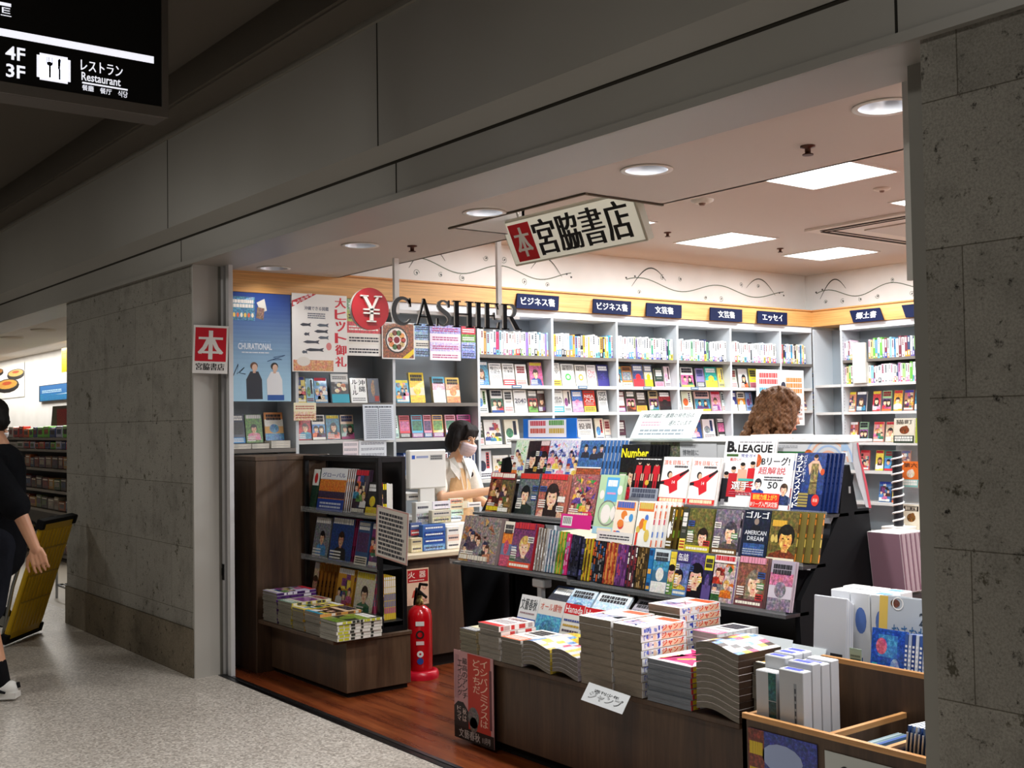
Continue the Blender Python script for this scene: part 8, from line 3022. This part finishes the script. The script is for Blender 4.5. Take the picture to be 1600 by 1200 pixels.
def hand(m, w, d, nrm, thumb, curl=0.5, k=1.0):
    """palm, four bent fingers and a thumb; d = direction of the hand, nrm = back of the hand, thumb = side the thumb is on"""
    d, nrm = Vector(d).normalized(), Vector(nrm).normalized()
    s = d.cross(nrm).normalized() * thumb
    nrm = s.cross(d).normalized() * thumb
    w = Vector(w)
    for f in (-0.033, -0.011, 0.011, 0.033):
        m.tube([w + s * f * 0.7 * k, w + d * 0.05 * k + s * f * k, w + d * 0.088 * k + s * f * k], [0.014 * k, 0.015 * k, 0.0125 * k], 8)
    for i, (f, L) in enumerate(((0.037, 0.07), (0.0125, 0.08), (-0.0125, 0.074), (-0.036, 0.058))):
        p = w + d * 0.085 * k + s * f * k
        a = curl * (0.8 + 0.12 * i)
        pts = [p]
        dd = d.copy()
        for q in (0.42, 0.33, 0.25):
            ca, sa = math.cos(a), math.sin(a)
            dd = (dd * ca - nrm * sa).normalized()
            p = p + dd * L * q * k
            pts.append(p)
            a = curl * 0.9
        m.tube(pts, [0.0092 * k, 0.0086 * k, 0.0078 * k, 0.0064 * k], 8)
    b = w + d * 0.02 * k + s * 0.03 * k
    m.tube([b, b + (d * 0.5 + s * 0.6 - nrm * 0.2) * 0.04 * k, b + (d * 0.85 + s * 0.62 - nrm * 0.4) * 0.068 * k, b + (d * 1.2 + s * 0.5 - nrm * 0.55) * 0.085 * k], [0.013 * k, 0.0115 * k, 0.0095 * k, 0.007 * k], 8)


def head_shapes(m, M, k=1.0):
    m.M = M @ Matrix.Scale(k, 4)
    m.ball((0, 0.012, 0.02), (0.076, 0.092, 0.09), '808080')
    m.ball((0, -0.03, -0.035), (0.062, 0.058, 0.075), '808080')
    m.ball((0, -0.052, -0.088), (0.032, 0.03, 0.024), '808080')
    m.ball((0, -0.07, 0.022), (0.05, 0.02, 0.018), '808080')
    m.tube([(0, -0.086, 0.014), (0, -0.1, -0.02), (0, -0.106, -0.034)], [0.008, 0.011, 0.014], 8)
    m.ball((0, -0.088, -0.063), (0.024, 0.012, 0.011), '808080')
    for e in (-1, 1):
        m.ball((e * 0.045, -0.066, -0.03), (0.022, 0.02, 0.022), '808080')
        m.ball((e * 0.078, 0.006, -0.012), (0.012, 0.02, 0.032), '808080')
    m.M = Matrix.Identity(4)


def face_bits(t, M, k, iris='2a1a14', lips=True):
    for e in (-1, 1):
        m = MB()
        m.M = M @ Matrix.Scale(k, 4)
        m.ball((e * 0.031, -0.077, 0.0), (0.0135, 0.008, 0.0085), 'eeeae6', 'plastic', 10, 8)
        m.ball((e * 0.031, -0.0835, 0.0), (0.0062, 0.003, 0.0065), iris, 'plastic', 8, 6)
        m.build('eye', t)
        m = MB()
        m.M = M @ Matrix.Scale(k, 4)
        m.tube([(e * 0.016, -0.088, 0.022), (e * 0.032, -0.087, 0.027), (e * 0.05, -0.074, 0.022)], [0.0028, 0.0034, 0.002], 6, '2a201c', 'hair')
        m.build('eyebrow', t)
    if lips:
        m = MB()
        m.M = M @ Matrix.Scale(k, 4)
        m.ball((0, -0.0955, -0.064), (0.021, 0.006, 0.006), 'b4625c', 'skin', 10, 6)
        m.build('mouth', t)


def mask(t, M, k, col):
    m = MB()
    m.M = M @ Matrix.Scale(k, 4)
    rows = []
    for j, z in enumerate((-0.014, -0.03, -0.05, -0.072, -0.094, -0.108)):
        wd = (0.064, 0.072, 0.074, 0.072, 0.06, 0.044)[j]
        out = (0.112, 0.12, 0.118, 0.112, 0.1, 0.082)[j]
        rows.append([(wd * math.sin(a), -0.02 - (out - 0.02) * math.cos(a * 0.93) ** 0.8 if abs(a) < 1.5 else -0.02, z - 0.006 * math.cos(a)) for a in [R(-82 + 164 * i / 14) for i in range(15)]])
    pts = [p for r in rows for p in r]
    n = 15
    F = [(j * n + i, j * n + i + 1, (j + 1) * n + i + 1, (j + 1) * n + i) for j in range(5) for i in range(n - 1)]
    m.add(pts, F, col, 'cloth', True)
    for j in (1, 2, 3):
        m.tube([(p[0] * 1.005, p[1] - 0.001, p[2]) for p in rows[j]], 0.0016, 5, 'b8a8b4', 'cloth')
    for e in (0, 14):
        for j in (1, 4):
            p = rows[j][e]
            m.tube([p, ((1 if e else -1) * 0.082, 0.012, -0.01)], 0.0015, 5, 'f0f0f0', 'cloth')
    o = m.build('face_mask', t)
    o['label'] = 'pale pink face mask' if col != 'e8e8ec' else 'white face mask'
    s = o.modifiers.new('solid', 'SOLIDIFY')
    s.thickness = 0.002


def person(label, loc, rz, skin='e2b394'):
    return thing('person', label, 'person', loc, (0, 0, rz))


# ---- the clerk behind the counter (faces local -y)
t = person('person with black bob hair in pale mask and white shirt behind the counter', (-6.87, 4.70, 0), R(97))
HM = Matrix.Translation((0.03, -0.10, 1.445)) @ Matrix.Rotation(R(12), 4, 'Z') @ Matrix.Rotation(R(14), 4, 'X') @ Matrix.Rotation(R(5), 4, 'Y')
wl = (0.235, -0.22, 0.93)
wr = (0.10, -0.40, 1.085)
m = MB()
head_shapes(m, HM, 1.0)
limb(m, [(0, -0.02, 1.24), (0.01, -0.05, 1.32), (0.025, -0.075, 1.40)], [0.06, 0.047, 0.046])
limb(m, [(-0.155, 0, 1.225), (-0.2, -0.13, 1.03), wr], [0.052, 0.04, 0.026])
limb(m, [(0.155, 0, 1.22), (0.225, -0.03, 1.0), (0.225, -0.2, 0.94)], [0.052, 0.041, 0.027])
limb(m, [(-0.1, 0, 1.22), (0, 0.0, 1.1), (0.1, 0, 1.22)], [0.07, 0.09, 0.07])
limb(m, [(0, 0, 1.15), (0, 0.01, 0.95), (0, 0.01, 0.8)], [0.1, 0.1, 0.11])
for e in (-1, 1):
    limb(m, [(e * 0.085, 0.01, 0.8), (e * 0.09, 0, 0.45), (e * 0.09, 0.02, 0.09)], [0.085, 0.055, 0.038])
    limb(m, [(e * 0.09, 0.04, 0.045), (e * 0.095, -0.12, 0.03)], [0.035, 0.028])
hand(m, wr, (0.9, -0.35, 0.06), (0.05, 0.1, 1), 1, 0.28)
hand(m, (0.225, -0.2, 0.94), (-0.3, -0.9, -0.1), (0.1, -0.1, 1), -1, 0.5)
merged(m, 'body', t, 'e6b898', 'skin', 0.0045, 4)
face_bits(t, HM, 1.0, lips=False)
mask(t, HM, 1.0, 'e4d0d4')
m = MB()
m.M = HM
m.ball((0, 0.022, 0.04), (0.098, 0.108, 0.092), '808080')
m.ball((0, 0.055, -0.03), (0.096, 0.075, 0.095), '808080')
for e in (-1, 1):
    m.tube([(e * 0.07, 0.0, 0.05), (e * 0.094, -0.014, 0.0), (e * 0.096, -0.016, -0.055), (e * 0.088, -0.01, -0.1)], [0.03, 0.028, 0.026, 0.012], 10)
for k in range(9):
    u = -0.062 + 0.0155 * k
    m.tube([(u * 0.8, -0.04, 0.108), (u, -0.07, 0.076), (u * 1.06, -0.084 + abs(u) * 0.3, 0.038), (u * 1.1, -0.089 + abs(u) * 0.5, 0.008 - 0.006 * (k % 2))], [0.013, 0.0105, 0.008, 0.004], 8)
merged(m, 'hair', t, '1d1614', 'hair', 0.006, 3)
m = MB()       # white short-sleeved shirt
limb(m, [(-0.135, 0.0, 1.23), (0, 0.005, 1.2), (0.135, 0.0, 1.23)], [0.072, 0.1, 0.072])
limb(m, [(0, 0.0, 1.19), (0, 0.0, 1.05), (0, 0.01, 0.9), (0, 0.01, 0.78)], [0.125, 0.125, 0.128, 0.14])
limb(m, [(-0.155, 0, 1.235), (-0.19, -0.08, 1.1)], [0.07, 0.068])
limb(m, [(0.155, 0, 1.235), (0.215, -0.02, 1.06)], [0.07, 0.07])
merged(m, 'shirt', t, 'f1ede4', 'cloth', 0.009, 4)
m = MB()       # tan apron front over a beige top
P = []
for j, z in enumerate((0.7, 0.85, 1.0, 1.12, 1.22, 1.27)):
    hw = (0.15, 0.14, 0.12, 0.1, 0.06, 0.05)[j]
    P.append([(hw * s_, -0.142 + 0.045 * abs(s_) ** 2 + (0.02 if j > 3 else 0) + (0.035 if j == 5 else 0), z) for s_ in (-1, -0.6, -0.2, 0.2, 0.6, 1)])
m.add([p for r in P for p in r], [(j * 6 + i, j * 6 + i + 1, j * 6 + i + 7, j * 6 + i + 6) for j in range(5) for i in range(5)], 'd8b286', 'cloth', True)
o = m.build('apron', t)
o['label'] = 'tan apron'
s_ = o.modifiers.new('solid', 'SOLIDIFY')
s_.thickness = 0.006
m = MB()       # open white collar
for e in (-1, 1):
    m.add([(e * 0.035, -0.075, 1.315), (e * 0.06, -0.055, 1.3), (e * 0.105, -0.115, 1.235), (e * 0.05, -0.15, 1.15), (e * 0.03, -0.14, 1.22)], ((0, 1, 2, 3, 4),), 'f6f3ec', 'cloth')
o = m.build('collar', t)
s_ = o.modifiers.new('solid', 'SOLIDIFY')
s_.thickness = 0.005
m = MB()
m.tube([(-0.03, -0.12, 1.25), (-0.02, -0.152, 1.1), (0.0, -0.152, 1.0), (0.02, -0.152, 1.1), (0.03, -0.12, 1.25)], 0.003, 6, 'f4f2ee', 'cloth')
m.box(-0.03, -0.16, 0.95, 0.03, -0.155, 1.0, 'e8e0c8', 'plastic')
m.build('lanyard', t)
m = MB()
m.ball((0.105, -0.105, 1.185), (0.018, 0.008, 0.02), '2a2020', 'cloth')
m.build('brooch', t)
m = MB()
for e in (-1, 1):
    limb(m, [(e * 0.085, 0.01, 0.8), (e * 0.095, 0, 0.45), (e * 0.095, 0.02, 0.1)], [0.125, 0.085, 0.07])
limb(m, [(-0.06, 0.01, 0.82), (0.06, 0.01, 0.82)], [0.125, 0.125])
merged(m, 'trousers', t, '2a2a30', 'cloth', 0.012, 3)
for e in (-1, 1):
    m = MB()
    limb(m, [(e * 0.092, 0.05, 0.045), (e * 0.095, -0.04, 0.04), (e * 0.098, -0.15, 0.032)], [0.043, 0.042, 0.031])
    merged(m, 'shoe', t, '1c1c20', 'matte', 0.01, 3)

# ---- the customer with curly hair behind the rack
t = person('person with curly brown hair reading behind the right magazine rack', (-4.06, 4.92, 0), R(151))
HM = Matrix.Translation((0, -0.03, 1.585)) @ Matrix.Rotation(R(16), 4, 'X')
m = MB()
head_shapes(m, HM, 1.03)
limb(m, [(0, 0.02, 1.36), (0, 0.0, 1.45), (0, -0.01, 1.54)], [0.065, 0.052, 0.052])
limb(m, [(0, 0.01, 1.35), (0, 0.01, 1.1), (0, 0.01, 0.88)], [0.11, 0.11, 0.12])
for e in (-1, 1):
    limb(m, [(e * 0.17, 0.01, 1.36), (e * 0.22, -0.03, 1.08), (e * 0.09, -0.24, 1.1)], [0.052, 0.042, 0.028])
    hand(m, (e * 0.09, -0.24, 1.1), (-e * 0.35, -0.8, 0.25), (e * 0.8, -0.3, -0.2), e, 0.6)
    limb(m, [(e * 0.09, 0.01, 0.88), (e * 0.1, 0, 0.5), (e * 0.1, 0.02, 0.09)], [0.09, 0.06, 0.04])
    limb(m, [(e * 0.1, 0.04, 0.045), (e * 0.105, -0.14, 0.03)], [0.036, 0.03])
merged(m, 'body', t, 'd8a284', 'skin', 0.0075, 5)
face_bits(t, HM, 1.03)
rh = random.Random(21)
m = MB()
m.M = HM
m.ball((0, 0.02, 0.045), (0.102, 0.115, 0.1), '808080')
m.ball((0, 0.06, -0.06), (0.118, 0.085, 0.13), '808080')
for e in (-1, 1):
    m.ball((e * 0.085, 0.0, -0.03), (0.034, 0.062, 0.1), '808080')
    m.ball((e * 0.055, -0.04, 0.065), (0.034, 0.034, 0.045), '808080')
for k in range(190):
    a = rh.uniform(-0.6, PI + 0.6)
    if k % 5 == 0:
        a = rh.uniform(-PI, PI)
    z = rh.uniform(-0.17, 0.12)
    fr = math.sin(a) < -0.55
    if fr and z < 0.05:
        continue
    rr = math.sqrt(max(0.02, 1 - (z / 0.17) ** 2)) if z > 0 else 1.0 + min(0.35, -z * 1.9)
    x, y = math.cos(a) * 0.104 * rr, 0.035 + math.sin(a) * 0.104 * rr
    L = rh.uniform(0.04, 0.085)
    ph = rh.uniform(0, 6)
    q = [(x * 1.05 + 0.011 * math.cos(ph + i * 1.3), y + 0.011 * math.sin(ph + i * 1.3), z + 0.01 - L * i / 6) for i in range(7)]
    m.tube(q, [0.006, 0.011, 0.013, 0.013, 0.012, 0.01, 0.005], 7)
merged(m, 'hair', t, '7a5238', 'hair', 0.005, 1, colfn=lambda c: ('8a6040', '6a452e', '9a7250', '785036')[int((c.x * 37 + c.y * 53 + c.z * 61) * 3) % 4])
m = MB()
limb(m, [(-0.15, 0.01, 1.35), (0, 0.015, 1.33), (0.15, 0.01, 1.35)], [0.075, 0.105, 0.075])
limb(m, [(0, 0.01, 1.31), (0, 0.01, 1.1), (0, 0.01, 0.86)], [0.135, 0.13, 0.14])
for e in (-1, 1):
    limb(m, [(e * 0.17, 0.01, 1.36), (e * 0.222, -0.03, 1.08), (e * 0.14, -0.16, 1.09)], [0.07, 0.058, 0.05])
merged(m, 'jacket', t, '3a4250', 'cloth', 0.011, 4)
m = MB()
for e in (-1, 1):
    limb(m, [(e * 0.09, 0.01, 0.88), (e * 0.1, 0, 0.5), (e * 0.1, 0.02, 0.1)], [0.13, 0.09, 0.075])
merged(m, 'trousers', t, '2c3036', 'cloth', 0.013, 3)
for e in (-1, 1):
    m = MB()
    limb(m, [(e * 0.1, 0.05, 0.045), (e * 0.103, -0.04, 0.042), (e * 0.106, -0.17, 0.033)], [0.045, 0.044, 0.032])
    merged(m, 'shoe', t, '34302c', 'matte', 0.011, 3)


# ---- two passers-by at the left edge
def walker(label, loc, rz, hz, pose, top, legs, shoe, hairc, masked, shorts, hands):
    """hz: height of the head centre; pose: dict of joints"""
    t = person(label, loc, rz)
    HM = Matrix.Translation((pose.get('hx', 0), pose.get('hy', -0.02), hz)) @ Matrix.Rotation(R(pose.get('nod', 4)), 4, 'X')
    s = hz - 0.23
    m = MB()
    head_shapes(m, HM, 1.04)
    limb(m, [(0, 0.02, s), (0, 0.01, s + 0.08), (pose.get('hx', 0), pose.get('hy', -0.02) + 0.02, hz - 0.06)], [0.068, 0.056, 0.055])
    limb(m, [(0, 0.01, s - 0.02), (0, 0.01, s - 0.28), (0, 0.01, s - 0.5)], [0.12, 0.115, 0.12])
    for e, k in ((-1, 'r'), (1, 'l')):
        sh = (e * 0.19, 0.01, s - 0.02)
        limb(m, [sh, pose['e' + k], pose['w' + k]], [0.055, 0.044, 0.029])
        hd, nr, cu = hands[k]
        hand(m, pose['w' + k], hd, nr, e, cu)
        limb(m, [(e * 0.09, 0.01, s - 0.5), pose['k' + k], pose['a' + k]], [0.095, 0.062, 0.04])
        a = Vector(pose['a' + k])
        limb(m, [a + Vector((0, 0.03, -0.045)), a + Vector((0.004 * e, -0.15, -0.06))], [0.036, 0.03])
    merged(m, 'body', t, 'd3a184', 'skin', 0.0045, 4)
    face_bits(t, HM, 1.04, lips=not masked)
    if masked:
        mask(t, HM, 1.04, 'e8e8ec')
    m = MB()
    m.M = HM
    m.ball((0, 0.025, 0.042), (0.09, 0.105, 0.088), '808080')
    m.ball((0, 0.06, -0.01), (0.084, 0.065, 0.075), '808080')
    for k in range(7):
        u = -0.05 + 0.0167 * k
        m.tube([(u * 0.7, -0.03, 0.115), (u, -0.078, 0.088), (u * 1.2, -0.088 + abs(u) * 0.3, 0.06)], [0.02, 0.016, 0.006], 8)
    merged(m, 'hair', t, hairc, 'hair', 0.007, 2)
    m = MB()
    limb(m, [(-0.165, 0.01, s - 0.01), (0, 0.015, s - 0.03), (0.165, 0.01, s - 0.01)], [0.078, 0.112, 0.078])
    limb(m, [(0, 0.01, s - 0.05), (0, 0.012, s - 0.28), (0, 0.01, s - 0.56)], [0.15, 0.148, 0.155])
    for e, k in ((-1, 'r'), (1, 'l')):
        a, b = Vector((e * 0.19, 0.01, s - 0.02)), Vector(pose['e' + k])
        limb(m, [a, a.lerp(b, 0.92)], [0.08, 0.085])
    merged(m, 'tshirt', t, top, 'cloth', 0.011, 4)
    m = MB()
    for e, k in ((-1, 'r'), (1, 'l')):
        h_, kn, an = Vector((e * 0.09, 0.01, s - 0.5)), Vector(pose['k' + k]), Vector(pose['a' + k])
        limb(m, [h_, h_.lerp(kn, 0.86)] if shorts else [h_, kn, an + Vector((0, 0, 0.02))], [0.13, 0.105] if shorts else [0.13, 0.09, 0.075])
    limb(m, [(-0.07, 0.01, s - 0.5), (0.07, 0.01, s - 0.5)], [0.13, 0.13])
    merged(m, 'shorts' if shorts else 'trousers', t, legs, 'cloth', 0.012, 3)
    for e, k in ((-1, 'r'), (1, 'l')):
        a, kn = Vector(pose['a' + k]), Vector(pose['k' + k])
        if shorts:
            m = MB()
            limb(m, [a + Vector((0, 0, -0.02)), a.lerp(kn, 0.3)], [0.045, 0.05])
            merged(m, 'sock', t, '18181b', 'cloth', 0.009, 2)
        m = MB()
        limb(m, [a + Vector((0, 0.04, -0.035)), a + Vector((0, -0.05, -0.035)), a + Vector((e * 0.005, -0.17, -0.05))], [0.048, 0.047, 0.036])
        sh = merged(m, 'shoe', t, shoe, 'matte', 0.008, 3)
        m = MB()
        z = a.z - 0.085
        prof = [(-0.045, 0.085), (0.045, 0.085), (0.05, -0.05), (0.052, -0.16), (0.03, -0.21), (-0.03, -0.21), (-0.052, -0.16), (-0.048, -0.05)]
        n = len(prof)
        m.add([(a.x + x, a.y + y, z) for x, y in prof] + [(a.x + x * 0.95, a.y + y * 0.97, z + 0.032) for x, y in prof], [tuple(range(n)), tuple(range(2 * n - 1, n - 1, -1))] + [(i, n + i, n + (i + 1) % n, (i + 1) % n) for i in range(n)], 'eceae6', 'plastic')
        m.build('sole', sh)
        m = MB()
        m.tube([a + Vector((e * 0.049, 0.03, -0.05)), a + Vector((e * 0.054, -0.03, -0.03)), a + Vector((e * 0.05, -0.1, -0.045))], [0.006, 0.014, 0.004], 8, '17171a', 'matte')
        m.tube([a + Vector((0, 0.088, -0.03)), a + Vector((0, 0.084, 0.0))], [0.012, 0.01], 8, '17171a', 'matte')
        m.build('side_stripe', sh)
    return t


g = at(-4, 1088, 2, 0.0)
walker('person in black T-shirt and shorts with white trainers walking out at the left edge', (g.x, g.y, 0.0), R(-37) + 0.05, 1.62,
       dict(hy=-0.06, nod=8, er=(-0.24, -0.12, 1.12), wr=(-0.2, -0.3, 0.98), el=(0.25, 0.21, 1.10), wl=(0.23, 0.30, 0.875), kr=(-0.1, -0.2, 0.48), ar=(-0.1, -0.26, 0.1), kl=(0.1, -0.03, 0.47), al=(0.1, 0.07, 0.1)),
       '141519', '20222a', 'ecebe8', '1a1614', False, True,
       dict(r=((0.1, -0.6, -0.7), (-0.9, 0, 0), 0.5), l=((-0.05, 0.25, -0.95), (0.95, 0.2, 0), 0.55)))
g = at(-12, 700, 1, 3.1)
walker('person in white mask and dark top looking down at hands near the snack stand', (g.x, g.y, 0.0), R(118), 1.585,
       dict(hy=-0.1, nod=18, er=(-0.25, -0.1, 1.08), wr=(-0.06, -0.33, 1.16), el=(0.26, -0.1, 1.08), wl=(0.1, -0.34, 1.17), kr=(-0.1, -0.02, 0.47), ar=(-0.1, 0.03, 0.1), kl=(0.1, -0.02, 0.47), al=(0.1, 0.03, 0.1)),
       '1b1c22', '26262c', '2a2a2e', '15110f', True, False,
       dict(r=((0.7, -0.6, 0.3), (-0.4, -0.4, 0.8), 0.6), l=((-0.7, -0.5, 0.3), (0.4, -0.4, 0.8), 0.6)))
